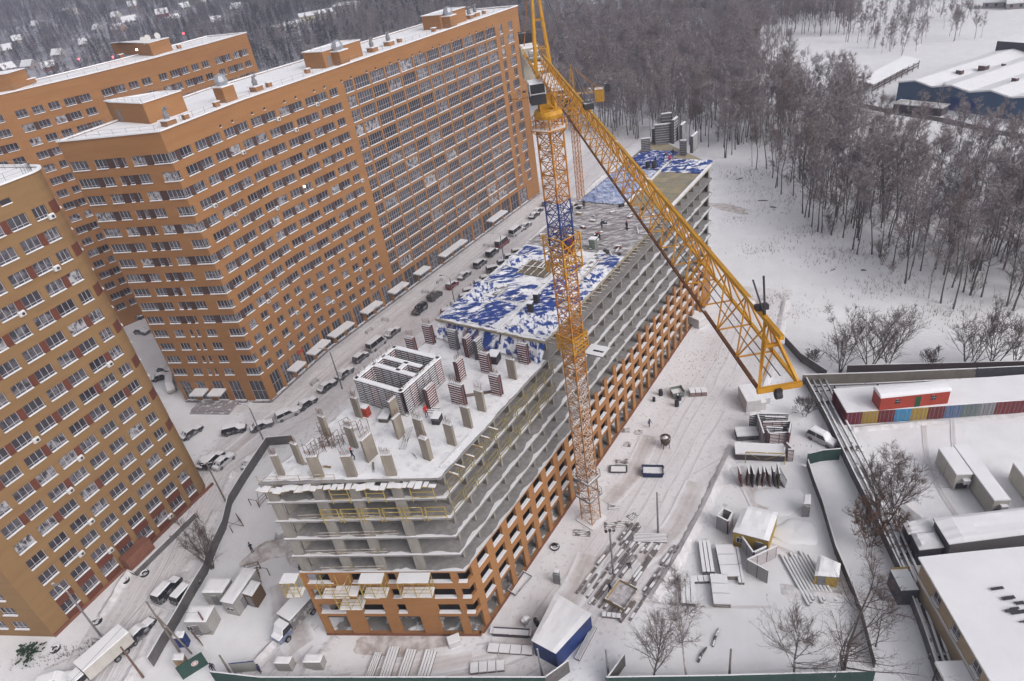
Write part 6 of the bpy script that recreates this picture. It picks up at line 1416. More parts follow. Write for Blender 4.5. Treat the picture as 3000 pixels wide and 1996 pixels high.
# snow covered mounds of sheeted material (left of the yellow cabin), pipe bundle
def mound(label, px, rx, ry, h, rz, mat=snow_roof, name='snow_mound', kind=None, cat='mound', edge=None):
    p = G(*px); m = MB(); n, k = 20, 6; rs = random.Random(int(px[0])); ph = [rs.random()*6.28 for _ in range(4)]
    for j in range(k+1):
        t = j/k
        for i in range(n):
            a = 6.2832*i/n; w_ = 1+.14*math.sin(2*a+ph[0])+.1*math.sin(3*a+ph[1])+.08*math.sin(5*a+ph[2]); r = math.cos(t*math.pi/2)**.5; m.v.append((rx*w_*r*math.cos(a), ry*w_*r*math.sin(a), h*math.sin(t*math.pi/2)*(1+.1*math.sin(a*3+ph[3]))))
    for j in range(k):
        for i in range(n): i2 = (i+1) % n; m.f.append((j*n+i, j*n+i2, (j+1)*n+i2, (j+1)*n+i)); m.m.append(1 if (j == 0 and edge) else 0)
    return solo(name, m, [mat, edge or mat], label, cat, p, rz, smooth=True)
stack('sheet_pile', 'snowed over pile of sheets left of the yellow cabin', 'sheets', Z3(510, 800), 2.4, 5.0, .7, R(-10), woodg, 1, 3, 2, .16, .32)
stack('sheet_pile', 'snowed over pile of sheets below the first one', 'sheets', Z3(430, 1130), 2.2, 4.4, .7, R(-13), woodg, 1, 3, 2, .16, .32)
stack('beam_pile', 'narrow snowed over beam pile beside the sheets', 'beams', Z3(640, 830), .8, 5.6, .45, R(-13), woodg, 2, 2, 1, .1, .2)
mound('broad low snow heap behind the yellow cabin', Z3(1300, 430), 2.6, 2.6, .3, 0)
mound('low snow heap at the top of the storage yard', Z3(1120, 60), 4.0, 2.4, .25, 0)
mound('grey spoil heap with snow left of the unfinished block', ZZ(7, 1960, 560), 1.4, 1.3, 1.2, .3, M('spoil', (.33, .30, .29), (.55, .52, .52), scale=1.2))
mound('dirty heap of building rubble by the left building corner', ZZ(7, 1930, 650), 3.2, 2.0, .8, .2, dirt_m)
mound('dirty heap of rubble under the left bricklayer platform', ZZ(7, 2080, 720), 2.0, 2.2, .7, .5, dirt_m)
bl = MB(); bl.obox((0, 0, 0), 1.8, 1.6, 1.3, .3); solo('concrete_block', bl, M('white_block'), 'grey concrete block left of the unfinished block', 'block', GZ(7, 1965, 560), .2)
bl = MB(); bl.obox((0, 0, 0), 1.5, 1.0, 1.0, .1, 0); bl.obox((0, 0, 1.0), 1.55, 1.05, .15, .1, 1); bl.box(-.06, -.52, 0, .06, .52, 1.02); solo('block_pallet', bl, [blockm, snow_roof], 'pallet of pale blocks before the brick front', 'pallet', GZ(8, 785, 1310), R(8))
pb = G(*Z3(1440, 950)); pbr = math.atan2(*(G(*Z3(1640, 1290))-G(*Z3(1300, 700))).yx)
o = thing('pipe_bundle', 'long bundle of pipes lying under snow in the storage yard', 'pipes', pb, pbr, None); 
Lp = (G(*Z3(1640, 1290))-G(*Z3(1300, 700))).length
for i in range(9): m = MB(); m.tube([(-Lp/2+(i % 3)*.4, i*.42-1.8, .2), (Lp/2-(i % 4)*.3, i*.42-1.8, .2)], [.19, .19], 7); obj('pipe', m.mesh('pipe', M('snowy_pipe', (.30, .28, .28), snow=.97)), o)
# hopper / mixer drum on the site road, barrels, small gear
p = G(1950, 1310); o = thing('concrete_hopper', 'dark brown conical concrete hopper on the site yard', 'hopper', p); m = MB(); m.tube([(0, 0, .5), (0, 0, 1.1), (0, 0, 2.1), (0, 0, 2.12), (0, 0, 1.5)], [.3, .75, .85, .75, .6], 16, cap=True); obj('drum', m.mesh('drum', M('hopper_brown', (.075, .055, .045), snow=.3), True), o)
for a in range(4): m = MB(); m.beam((.7*math.cos(a*1.57+.8), .7*math.sin(a*1.57+.8), 0), (.6*math.cos(a*1.57+.8), .6*math.sin(a*1.57+.8), 1.2), .08); obj('leg', m.mesh('leg', dark), o)
tm = MB()
for k in range(14):
    a0, a1 = k*2*math.pi/14, (k+1)*2*math.pi/14
    for (r0, z0), (r1, z1) in zip([(.28, .02), (.5, .0), (.55, .14), (.5, .28), (.28, .26)], [(.5, .0), (.55, .14), (.5, .28), (.28, .26), (.28, .02)]): tm.quad((r0*math.cos(a0), r0*math.sin(a0), z0), (r0*math.cos(a1), r0*math.sin(a1), z0), (r1*math.cos(a1), r1*math.sin(a1), z1), (r1*math.cos(a0), r1*math.sin(a0), z1))
tyre_me = tm.mesh('tyre', M('tyre_snowy', (.022, .021, .022), snow=.5, rough=.9), True)
for px, lab in ((ZZ(7, 1000, 830), 'half snowed tyre lying in front of the tan tower, farther one'), (ZZ(7, 865, 880), 'half snowed tyre lying in front of the tan tower, nearer one'), (ZZ(7, 675, 1160), 'dark tyre lying by the lamp post of the tan tower'), (ZZ(7, 385, 1350), 'dark tyre lying near the evergreen bush'), (Z6_(690, 215), 'black tyre lying on the site road by the brick front')):
    tag(obj('tyre', tyre_me, None, G(*px), 0, 1.25), lab, 'tyre')
bm_ = MB(); bm_.tube([(0, 0, 0), (0, 0, .3), (0, 0, .31), (0, 0, .6), (0, 0, .61), (0, 0, .9)], [.29, .29, .31, .29, .31, .29], 12); bar_me = bm_.mesh('barrel', [dark])
for i, (px, lab) in enumerate((((1936, 1158), 'black barrel left of the grey green skip'), ((1990, 1172), 'black barrel in front of the grey green skip'), ((1983, 1190), 'black barrel nearest the camera beside the skip'), ((1916, 1176), 'barrel among the litter at the brick wall'), (Z6_(470, 1080), 'dark snow topped gas bottle at the tarpaulin shed'), (Z6_(490, 1110), 'second dark gas bottle at the tarpaulin shed'))): tag(obj('barrel', bar_me, None, G(*px), 0, 1.3 if i < 3 else .9), lab, 'barrel')
mx_ = MB(); mx_.tube([(-.5, 0, .7), (0, 0, .75), (.6, 0, .85)], [.35, .6, .3], 12); mx_.beam((-.3, -.5, 0), (-.3, 0, .7), .07, m=1); mx_.beam((-.3, .5, 0), (-.3, 0, .7), .07, m=1); mx_.beam((.4, 0, 0), (.3, 0, .7), .07, m=1)
solo('cement_mixer', mx_, [M('mixer_grey', (.30, .28, .29), snow=.8), dark], 'snowy cement mixer left of the tarpaulin shed', 'mixer', G(*Z6_(355, 1090)), .4)
nrs = random.Random(77)
for i, (px, L, a) in enumerate([((1833, 1262), 1.4, -.2), ((1872, 1268), 1.2, -.25), ((1838, 1303), 1.2, -.5), ((1822, 1355), 2.0, -.15), (ZZ(8, 1660, 550), 2.4, -.3), (ZZ(8, 1880, 370), 1.6, -.3), (ZZ(8, 1900, 490), 3.6, -.1), (ZZ(8, 2010, 430), 1.4, .6), ((2235, 1990), 0.0, 0)]):
    if L == 0: continue
    m = MB()
    for k in range(4): m.box(-L/2, -.5+k*.3, .02, L/2, -.3+k*.3, .12)
    m.box(-L/2, -.5, 0, -L/2+.12, .6, .06); m.box(L/2-.12, -.5, 0, L/2, .6, .06)
    solo('pallet', m, woodg, ['loose pallet by the brick wall past the crane', 'loose pallet right of the first one', 'brown pallet nearer the crane', 'long board left of the skips', 'board in the snow at the crane foot', 'board right of the crane foot', 'plank bridge in front of the crane foot', 'angle shaped board right of the plank bridge'][i], 'pallet', G(*px), a)
# green gate wing with round emblem, windbreak sheet
a, b = G(*ZZ(7, 1265, 1560)), G(*ZZ(7, 1440, 1450)); o = thing('gate_wing', 'open dark green gate wing with a round white emblem', 'gate', a, math.atan2(b.y-a.y, b.x-a.x)); L = (b-a).length
m = MB(); m.box(0, -.04, .1, L, .04, 2.6)
for k in range(int(L/.3)): m.box(.1+k*.3, -.06, .15, .16+k*.3, -.04, 2.55)
obj('sheet', m.mesh('sheet', green), o)
m = MB(); m.poly([(L*.62+.42*math.cos(k*.3927), -.075, 1.55+.42*math.sin(k*.3927)) for k in range(16)]); e = obj('emblem', m.mesh('emblem', whitep), o); m = MB(); m.poly([(L*.62+.3*math.cos(k*.3927), -.085, 1.55+.3*math.sin(k*.3927)) for k in range(16)]); obj('emblem_ring', m.mesh('emblem_ring', redp), e); m = MB(); m.poly([(L*.62+.22*math.cos(k*.3927), -.095, 1.55+.22*math.sin(k*.3927)) for k in range(16)]); obj('emblem_disc', m.mesh('emblem_disc', whitep), e)
a = G(*ZZ(7, 1620, 1520)); o = thing('notice_board', 'grey sheet board with a blue top edge behind the green fence', 'board', a, R(-4)); m = MB(); m.box(0, -.03, .3, 3.2, .03, 2.2); obj('sheet', m.mesh('sheet', cab_g), o); m = MB(); m.box(0, -.04, 2.2, 3.2, .04, 2.32); obj('edge', m.mesh('edge', tarp_b), o)
for x in (.1, 3.1): m = MB(); m.beam((x, .1, 0), (x, .1, 2.2), .08); obj('post', m.mesh('post', woodg), o)
# scaffold pile and debris by the left site office
for i, (px, lab) in enumerate(((ZZ(7, 1820, 270), 'yellow rusty scaffold frame at the left of the unfinished block, upper'), (ZZ(7, 1790, 370), 'yellow rusty scaffold frame at the left of the unfinished block, lower'), (ZZ(7, 1680, 500), 'pair of thin posts stuck in the snow left of the block'), (ZZ(7, 1800, 790), 'rusty tube frame heap behind the site office'), (ZZ(7, 1790, 830), 'second rusty tube frame behind the site office'), (ZZ(7, 1350, 1270), 'heap of thin boards before the grey cabin'))):
    tag(obj('scaffold_frame', sf_me, None, G(*px), i*1.1, (1.8, 2.2, .8)), lab, 'scaffold', 'scaffold parts on the ground')
# low street barriers
bm_ = MB()
for x in (-.9, .9): bm_.beam((x, 0, 0), (x, 0, .75), .07); bm_.beam((x, .5, 0), (x, .5, .75), .07)
for y in (0, .5): bm_.beam((-.9, y, .75), (.9, y, .75), .08); bm_.beam((-.9, y, .4), (.9, y, .4), .05)
bar2 = bm_.mesh('street_barrier', M('barrier', (.10, .10, .12), snow=.85))
for i, (px, lab) in enumerate(((ZZ(5, 300, 655), 'low dark barrier on the street left of the dark car'), (ZZ(5, 200, 728), 'low dark barrier on the street beside the parked van'), (ZZ(5, 578, 462), 'low dark barrier beyond the grey pickup'), (ZZ(5, 685, 385), 'low dark barrier before the red car'), (ZZ(5, 1000, 140), 'low dark barrier across from the dark car'), (ZZ(4, 2180, 1085), 'low dark barrier at the corner of the long slab'))): tag(obj('street_barrier', bar2, None, G(*px), R(50 if i % 2 else -30)), lab, 'barrier')
# ------------------------------------------------------------ vehicles
def loft(sections, m=0):
    """sections: list of rings (equal length); closed surface"""
    mb = MB(); n = len(sections[0])
    for r in sections: mb.v += [tuple(p) for p in r]
    for i in range(len(sections)-1):
        for k in range(n): k2 = (k+1) % n; mb.f.append((i*n+k, i*n+k2, (i+1)*n+k2, (i+1)*n+k)); mb.m.append(m)
    mb.f.append(tuple(range(n))[::-1]); mb.m.append(m); e = (len(sections)-1)*n; mb.f.append(tuple(e+k for k in range(n))); mb.m.append(m)
    return mb
def car_set(L, w_, hb, ht, cab, snowd):
    """body shell, glass house, roof, snow, wheel, lamps. cab = (front base, front top, rear top, rear base) along x as fractions"""
    x0 = -L/2; yb = w_/2
    def ring(x, z0, z1, y): return [(x, -y*.94, z0), (x, y*.94, z0), (x, y, (z0+z1)*.55), (x, y*.93, z1), (x, -y*.93, z1), (x, -y, (z0+z1)*.55)]
    bd_ = loft([ring(x0, .42, hb*.80, yb*.82), ring(x0+.18, .24, hb*.9, yb*.95), ring(x0+L*.25, .2, hb, yb), ring(x0+L*.75, .2, hb*1.0, yb), ring(x0+L-.22, .24, hb*.9, yb*.95), ring(x0+L, .42, hb*.72, yb*.8)]).mesh('body', carp, False)
    f0, f1, r1, r0 = [x0+L*c for c in cab]; yt = yb*.78; yc = yb*.9
    g_ = MB(); g_.hexa([(r0, -yc, hb-.02), (f0, -yc, hb-.02), (f0, yc, hb-.02), (r0, yc, hb-.02), (r1, -yt, ht), (f1, -yt, ht), (f1, yt, ht), (r1, yt, ht)]); gl_ = g_.mesh('windows', carg)
    r_ = MB(); r_.box(r1-.03, -yt-.01, ht, f1+.03, yt+.01, ht+.05)
    for (xa, za), (xb, zb) in (((f0, hb), (f1, ht)), ((r0, hb), (r1, ht)), (((f0+r0)/2, hb), ((f1+r1)/2, ht))):
        for s_ in (-1, 1): r_.beam((xa, s_*yc, za), (xb, s_*yt, zb), .07)
    rf_ = r_.mesh('roof', carp)
    s_ = MB(); d = snowd
    s_.hexa([(r1-.02, -yt, ht+.05), (f1+.02, -yt, ht+.05), (f1+.02, yt, ht+.05), (r1-.02, yt, ht+.05), (r1+.15, -yt+.12, ht+.05+d), (f1-.15, -yt+.12, ht+.05+d), (f1-.15, yt-.12, ht+.05+d), (r1+.15, yt-.12, ht+.05+d)])
    s_.hexa([(f0+.02, -yb*.86, hb), (x0+L-.15, -yb*.78, hb*.9), (x0+L-.15, yb*.78, hb*.9), (f0+.02, yb*.86, hb), (f0+.1, -yb*.75, hb+d), (x0+L-.3, -yb*.68, hb*.93+d*.8), (x0+L-.3, yb*.68, hb*.93+d*.8), (f0+.1, yb*.75, hb+d)])
    if cab[3] > .12: s_.hexa([(x0+.12, -yb*.8, hb*.9), (r0-.02, -yb*.86, hb), (r0-.02, yb*.86, hb), (x0+.12, yb*.8, hb*.9), (x0+.25, -yb*.7, hb*.92+d*.8), (r0-.1, -yb*.75, hb+d), (r0-.1, yb*.75, hb+d), (x0+.25, yb*.7, hb*.92+d*.8)])
    s_.hexa([(f0+.02, -yc*.95, hb+.02), (f0+.03, yc*.95, hb+.02), (f1+.03, yt*.95, ht+.02), (f1+.03, -yt*.95, ht+.02), (f0+.09, -yc*.9, hb+.09), (f0+.09, yc*.9, hb+.09), (f1+.08, yt*.9, ht+.07), (f1+.08, -yt*.9, ht+.07)])
    sn = s_.mesh('snow_cover', snow_roof)
    w2 = MB(); w2.tube([(0, -.1, 0), (0, .1, 0)], [.33, .33], 12); wh = w2.mesh('wheel', tyre); h2 = MB(); h2.tube([(0, -.105, 0), (0, .105, 0)], [.19, .19], 8); hub = h2.mesh('rim', steel)
    lm_ = MB(); lm_.box(-.03, -.16, -.07, .03, .16, .07); return dict(L=L, w=w_, hb=hb, body=bd_, glass=gl_, roof=rf_, snow=sn, wheel=wh, rim=hub, lamp=lm_)
CARS = {'sedan': car_set(4.5, 1.78, .92, 1.42, (.68, .56, .26, .14), .10), 'suv': car_set(4.6, 1.85, 1.05, 1.68, (.72, .62, .08, .03), .12), 'van': car_set(5.2, 1.95, 1.15, 2.15, (.86, .74, .03, .01), .12), 'hatch': car_set(4.0, 1.72, .95, 1.48, (.72, .58, .12, .04), .10)}
for k_, c_ in CARS.items():
    c_['lampm'] = c_['lamp'].mesh('headlight', whitep); c_['lampon'] = c_['lamp'].mesh('headlight', lamp_on); c_['tail'] = c_['lamp'].mesh('tail_light', redp)
def car(kind, label, p, head, color, snowy=True, lit=False, group=None, cat='car', bury=0.0):
    """head: heading of the front, radians ccw from +X"""
    c_ = CARS[kind]; o = thing('van' if kind == 'van' else 'parked_car', label, 'van' if kind == 'van' else cat, Vector(p)-Vector((0, 0, bury)), head, group)
    b_ = obj('body', c_['body'], o, color=color); obj('windows', c_['glass'], o); obj('roof', c_['roof'], o, color=color)
    if snowy: obj('snow_cover', c_['snow'], o)
    for sx in (-1, 1):
        for sy in (-1, 1): wh = obj('wheel', c_['wheel'], o, (sx*c_['L']*.31, sy*(c_['w']/2-.1), .33)); obj('rim', c_['rim'], wh)
    for sy in (-1, 1):
        obj('headlight', c_['lampon'] if lit else c_['lampm'], o, (c_['L']/2-.06, sy*c_['w']*.3, c_['hb']*.62)); obj('tail_light', c_['tail'], o, (-c_['L']/2+.04, sy*c_['w']*.32, c_['hb']*.66))
    return o
ST_ = math.atan2(75, 56)                            # heading up the street
dk_, gr_, wh_, rd_, bl_ = (.02, .02, .025), (.10, .10, .11), (.42, .41, .42), (.20, .03, .035), (.03, .05, .10)
cars = [('sedan', (1012, 1100), gr_, 'snowy grey car parked by the wall of the long slab, below the white van'), ('van', ZZ(5, 250, 828), wh_, 'white van parked on the street opposite the slab entrances'), ('sedan', ZZ(5, 358, 742), gr_, 'snowy grey sedan parked in front of the white van'), ('hatch', ZZ(5, 140, 915), gr_, 'snow covered hatchback parked behind the white van'),
 ('hatch', ZZ(5, 768, 415), rd_, 'snow topped dark red car parked along the street'), ('sedan', ZZ(5, 852, 348), gr_, 'snow covered sedan just past the dark red car'), ('suv', ZZ(5, 962, 268), gr_, 'snow topped grey car farther up the parked row'), ('suv', ZZ(5, 1045, 192), dk_, 'dark car without much snow behind the red pickup'), ('van', ZZ(5, 1115, 128), (.16, .035, .04), 'dark red box van with snow on its roof'), ('van', ZZ(5, 1208, 48), wh_, 'large white van far up the street'),
 ('sedan', ZZ(5, 1275, 5), gr_, 'snowy car past the large white van'), ('sedan', ZZ(2, 1335, 1500), dk_, 'dark car near the far end of the street, first of two'), ('sedan', ZZ(2, 1360, 1470), dk_, 'dark car near the far end of the street, second of two'), ('hatch', ZZ(2, 1420, 1415), gr_, 'snow covered car at the far end of the street')]
for kd, px, colr, lab in cars: car(kd, lab, G(*px), ST_, colr, True, group='cars parked along the street')
car('suv', 'dark car driving down the street with its headlights on', G(*ZZ(5, 545, 585)), ST_+math.pi, dk_, False, True, cat='car')
pk = car('suv', 'grey open pickup driving up the street', G(*ZZ(5, 650, 492)), ST_, (.07, .068, .07), False); 
m = MB(); m.box(-2.2, -.9, .9, .4, .9, 1.5); m.box(-2.1, -.8, 1.5, .3, .8, 1.52, 1); obj('cargo_box', m.mesh('cargo_box', [M('pickup_box', (.10, .095, .09)), M('cargo', (.38, .36, .34))]), pk)
curve = [((2265, 1115), 'dark snow topped sedan nearest the slab corner lamp'), ((2125, 1235), 'dark snow topped sedan second from the slab corner'), ((1990, 1312), 'white snowed in car in the curved parked row'), ((1815, 1388), 'long dark car in the curved parked row'), ((1625, 1418), 'dark estate car at the near end of the curved row')]
hd = [R(48), R(46), R(28), R(24), R(8)]
for i, ((x, y), lab) in enumerate(curve): car(('sedan', 'sedan', 'van', 'sedan', 'suv')[i] if i != 2 else 'suv', lab, G(*ZZ(4, x, y)), hd[i], (dk_, dk_, wh_, dk_, dk_)[i], True, group='cars parked round the corner')
for i, (px, lab, kd, colr) in enumerate([((745, 600), 'white and red hatchback in the angled row beside the tarpaulin deck', 'hatch', (.28, .05, .05)), ((800, 552), 'snowed in car second in the angled row', 'sedan', gr_), ((868, 498), 'snowed in car third in the angled row', 'hatch', gr_), ((905, 462), 'dark snow topped car fourth in the angled row', 'suv', dk_), ((958, 405), 'snowed in car fifth in the angled row', 'sedan', gr_), ((1000, 372), 'snowed in car sixth in the angled row', 'sedan', wh_), ((1062, 308), 'black car seventh in the angled row', 'suv', dk_), ((1118, 262), 'snowed in car eighth in the angled row', 'sedan', gr_), ((1165, 222), 'snowed in car ninth in the angled row', 'sedan', gr_), ((1225, 185), 'snowed in car tenth in the angled row', 'hatch', wh_)]):
    car(kd, lab, G(*ZZ(5, *px)), R(8), colr, True, group='angled row of cars')
for px, hdg, kd, colr, lab in [((1440, 62), R(62), 'sedan', dk_, 'dark snow topped car at the rounded end of the tan tower, left'), ((1478, 62), R(62), 'suv', dk_, 'dark snow topped car at the rounded end of the tan tower, middle'), ((1552, 66), R(58), 'sedan', wh_, 'snow covered car at the rounded end of the tan tower, right'), ((1742, 66), R(70), 'sedan', gr_, 'snow topped car beside the bend of the site fence'), ((1165, 955), R(64), 'suv', dk_, 'snow covered car parked left of the site fence, upper left'), ((1295, 965), R(62), 'suv', dk_, 'snow covered car parked tight against the site fence'), ((975, 1245), R(58), 'sedan', dk_, 'snow covered dark car parked beside the braced power pole'), ((395, 1590), R(10), 'suv', (.3, .3, .3), 'snow covered pale car cut by the bottom edge')]:
    car(kd, lab, G(*ZZ(7, *px)), hdg, colr, True, group='cars parked by the site fence')
for px, hdg, kd, colr, lab in [((935, 645), R(20), 'suv', dk_, 'dark car under thick snow deep in the gap between the towers'), ((985, 735), R(-25), 'sedan', gr_, 'snowed in car in the gap between the towers'), ((1150, 1000), R(-25), 'sedan', (.03, .05, .07), 'teal dark car under snow in the gap between the towers'), ((1128, 1048), R(15), 'sedan', dk_, 'dark car under snow beside the grey van in the gap'), ((1192, 1115), R(-70), 'van', (.34, .33, .30), 'pale grey van in the gap by the slab corner')]:
    car(kd, lab, G(*ZZ(4, *px)), hdg, colr, True, group='cars between the towers')
m = ZZ(4, 1330, 1435); car('sedan', 'dark car half hidden behind the rounded tower end', G(*m), R(50), dk_, True)
g_ = G(*ZZ(6, 960, 1480)); car('suv', 'snow covered white car parked by the fence of the pipes', g_, R(-58), wh_, True)
# trucks
def truck(label, p, head, L, w_, h, boxmat, cabcol, tilt=True):
    o = thing('box_truck', label, 'truck', p, head); m = MB(); m.box(-L/2, -w_/2, .95, L*.22, w_/2, h)
    for k in range(8): x = -L/2+.3+k*(L*.72-.6)/7; m.box(x, -w_/2-.03, .95, x+.06, w_/2+.03, h)
    obj('cargo_box', m.mesh('cargo_box', boxmat), o); m = MB(); m.box(-L/2-.04, -w_/2-.04, h, L*.22+.04, w_/2+.04, h+.2); obj('snow_cover', m.mesh('snow_cover', snow_roof), o)
    c0 = L*.22+.12; y = w_*.44; m = MB(); m.hexa([(c0, -y, .6), (L/2, -y*.92, .6), (L/2, y*.92, .6), (c0, y, .6), (c0, -y*.95, 1.45), (L/2, -y*.88, 1.2), (L/2, y*.88, 1.2), (c0, y*.95, 1.45)]); m.hexa([(c0, -y*.95, 1.45), (L/2-.75, -y*.9, 1.35), (L/2-.75, y*.9, 1.35), (c0, y*.95, 1.45), (c0, -y*.85, 2.25), (L/2-1.2, -y*.8, 2.25), (L/2-1.2, y*.8, 2.25), (c0, y*.85, 2.25)], 1)
    cb = obj('cab', m.mesh('cab', [carp, carg]), o, color=cabcol); m = MB(); m.box(c0-.02, -y*.88, 2.25, L/2-1.15, y*.88, 2.42); m.hexa([(L/2-.8, -y*.85, 1.36), (L/2-.05, -y*.8, 1.22), (L/2-.05, y*.8, 1.22), (L/2-.8, y*.85, 1.36), (L/2-.8, -y*.8, 1.5), (L/2-.12, -y*.72, 1.33), (L/2-.12, y*.72, 1.33), (L/2-.8, y*.8, 1.5)]); m.hexa([(L/2-.75, -y*.85, 1.45), (L/2-.72, y*.85, 1.45), (L/2-1.17, y*.8, 2.3), (L/2-1.17, -y*.8, 2.3), (L/2-.68, -y*.8, 1.5), (L/2-.68, y*.8, 1.5), (L/2-1.1, y*.75, 2.35), (L/2-1.1, -y*.75, 2.35)]); obj('cab_snow', m.mesh('cab_snow', snow_roof), cb)
    for x in (-L*.34, -L*.2, L*.36):
        for s_ in (-1, 1): wh = obj('wheel', CARS['sedan']['wheel'], o, (x, s_*(w_/2-.16), .45), 0, (1.35, 1.5, 1.35)); obj('rim', CARS['sedan']['rim'], wh)
    m = MB(); m.box(-L/2+.1, -.4, .55, L*.45, .4, .95); obj('chassis', m.mesh('chassis', dark), o)
    for s_ in (-1, 1): obj('headlight', CARS['sedan']['lampm'], o, (L/2+.0, s_*.7, .95))
    return o
a, b = GZ(7, 2150, 1060), GZ(7, 1985, 1240)
truck('grey box truck with a blue striped cab parked at the front of the unfinished block', (a+b)/2, math.atan2(b.y-a.y, b.x-a.x), 8.0, 2.35, 2.9, M('truck_side', (.14, .13, .13), (.36, .34, .34), scale=1.4, lo=.5, hi=.62), (.12, .14, .22))
a, b = GZ(7, 800, 1400), GZ(7, 620, 1560)
truck('long white box truck on the road at the lower left', (a+b)/2, math.atan2(b.y-a.y, b.x-a.x), 8.5, 2.35, 2.9, M('truck_white', (.50, .47, .44), (.44, .41, .38), scale=.8), (.34, .33, .33))

# ------------------------------------------------------------ people
def person_mesh(name, J, mats_by):
    """skin over a joint tree; J: dict joint -> (pos, radius, parent)"""
    keys = list(J); me = bpy.data.meshes.new(name); me.from_pydata([J[k][0] for k in keys], [(keys.index(J[k][2]), keys.index(k)) for k in keys if J[k][2]], [])
    o = bpy.data.objects.new(name, me); COL.objects.link(o); o.modifiers.new('s', 'SKIN'); 
    sv = me.skin_vertices[0].data
    for i, k in enumerate(keys): r = J[k][1]; sv[i].radius = (r, r) if not isinstance(r, tuple) else r; sv[i].use_root = (k == 'pelvis')
    sb_ = o.modifiers.new('u', 'SUBSURF'); sb_.levels = 1; sb_.render_levels = 1
    dg = bpy.context.evaluated_depsgraph_get(); dg.update(); nm = bpy.data.meshes.new_from_object(o.evaluated_get(dg)); bpy.data.objects.remove(o); nm.materials.clear()
    for m_ in (jacket, M('trousers', (.035, .035, .045)), skinm, dark): nm.materials.append(m_)
    for p in nm.polygons: p.material_index = mats_by(p.center); p.use_smooth = True
    nm.name = name; return nm
def pose(armL, armR, legs, bend=0.0):
    J = {'pelvis': ((0, 0, .95), (.15, .12), None), 'waist': ((0, -bend*.15, 1.12), (.15, .12), 'pelvis'), 'chest': ((0, -bend*.45, 1.34-.1*bend), (.18, .13), 'waist'), 'neck': ((0, -bend*.6, 1.50-.18*bend), .065, 'chest'), 'head': ((0, -bend*.75-.02, 1.62-.22*bend), (.095, .105), 'neck'), 'crown': ((0, -bend*.78, 1.72-.22*bend), (.085, .095), 'head'), 'nose': ((0, -bend*.75-.12, 1.62-.22*bend), .03, 'head')}
    for s_, a in ((-1, armL), (1, armR)):
        c = J['chest'][0]; sh_ = (s_*.2, c[1], c[2]+.07); J[f'sh{s_}'] = (sh_, .075, 'chest'); el = (sh_[0]+a[0]*s_, sh_[1]+a[1], sh_[2]+a[2]); J[f'el{s_}'] = (el, .055, f'sh{s_}'); wr = (el[0]+a[3]*s_, el[1]+a[4], el[2]+a[5]); J[f'wr{s_}'] = (wr, .042, f'el{s_}')
        d = Vector((a[3]*s_, a[4], a[5])).normalized(); pm_ = Vector(wr)+d*.08; J[f'pa{s_}'] = (tuple(pm_), .04, f'wr{s_}'); sd = d.orthogonal().normalized()
        for f in range(4): tip_ = pm_+d*(.075-.008*abs(f-1.3))+sd*(.022*(f-1.5)); J[f'f{s_}{f}'] = (tuple(tip_), .010, f'pa{s_}')
        J[f't{s_}'] = (tuple(Vector(wr)+d*.06+sd*.06), .011, f'wr{s_}')
    for s_, l in ((-1, legs[0]), (1, legs[1])):
        J[f'hip{s_}'] = ((s_*.1, 0, .90), .095, 'pelvis'); J[f'kn{s_}'] = ((s_*.11, l[0], .5), .07, f'hip{s_}'); J[f'an{s_}'] = ((s_*.11, l[1], .1), .05, f'kn{s_}'); J[f'to{s_}'] = ((s_*.12, l[1]-.17, .045), .045, f'an{s_}')
    return J
def mb_(bend):
    def f(c):
        if c.z < .08: return 3
        if c.z < .92: return 1 if abs(c.x) < .19 or c.z < .7 else 0
        if c.z > 1.53-.2*bend and c.y < -bend*.7+.02 and abs(c.x) < .12: return 2
        return 0
    return f
STD = pose((.06, .03, -.28, .02, -.06, -.25), (.06, .03, -.28, .02, -.06, -.25), ((.0, .02), (-.02, .03)))
WLK = pose((.05, .12, -.26, .0, -.1, -.22), (.05, -.14, -.25, .0, -.16, -.18), ((-.16, .02), (.1, .3)))
BND = pose((.04, -.2, -.24, .0, -.1, -.24), (.04, -.24, -.2, .0, -.12, -.22), ((-.12, .05), (-.04, .12)), .8)
PM = [person_mesh('body', STD, mb_(0)), person_mesh('body', WLK, mb_(0)), person_mesh('body', BND, mb_(.8))]
hm_ = MB(); hm_.tube([(0, 0, 0), (0, 0, .05), (0, 0, .11), (0, 0, .13)], [.125, .12, .075, .02], 12); hm_.box(-.08, -.17, .0, .08, -.1, .015); helm = hm_.mesh('helmet', jacket, True)
def person(label, p, k, head, jc, hc):
    o = thing('person', label, 'person', p, head); obj('body', PM[k], o, color=jc); obj('helmet', helm, o, (0, (-.02, -.02, -.64)[k], (1.68, 1.68, 1.52)[k]), color=hc)
or_, dkj, whh, rdh = (.5, .10, .02), (.03, .032, .05), (.6, .6, .58), (.45, .03, .03)
Zd = lambda x, y: (1000+x*.2551, 1000+y*.2551)
def on_deck(px, z=27.07): return G(*px, z)
person('worker in a red jacket standing beside the lift core formwork', on_deck(Zd(985, 870)), 0, .5, (.45, .02, .03), or_)
person('worker in dark clothes and red helmet walking behind the front piers', on_deck(Zd(145, 1365)), 1, 2.2, dkj, rdh)
person('worker bending by the red boxed column at the far right of the near deck', on_deck(Zd(2050, 240)), 2, 1.0, (.05, .03, .04), rdh)
person('worker with an orange helmet standing by the pale tarpaulin', G(1712, 612, 29.8), 0, .3, dkj, or_)
person('worker on the left of the patchy middle deck', G(1678, 624, 29.8), 0, 1.3, (.05, .03, .05), dkj)
person('worker bending on the patchy middle deck, left of a pair', G(1746, 706, 29.8), 2, .8, dkj, rdh)
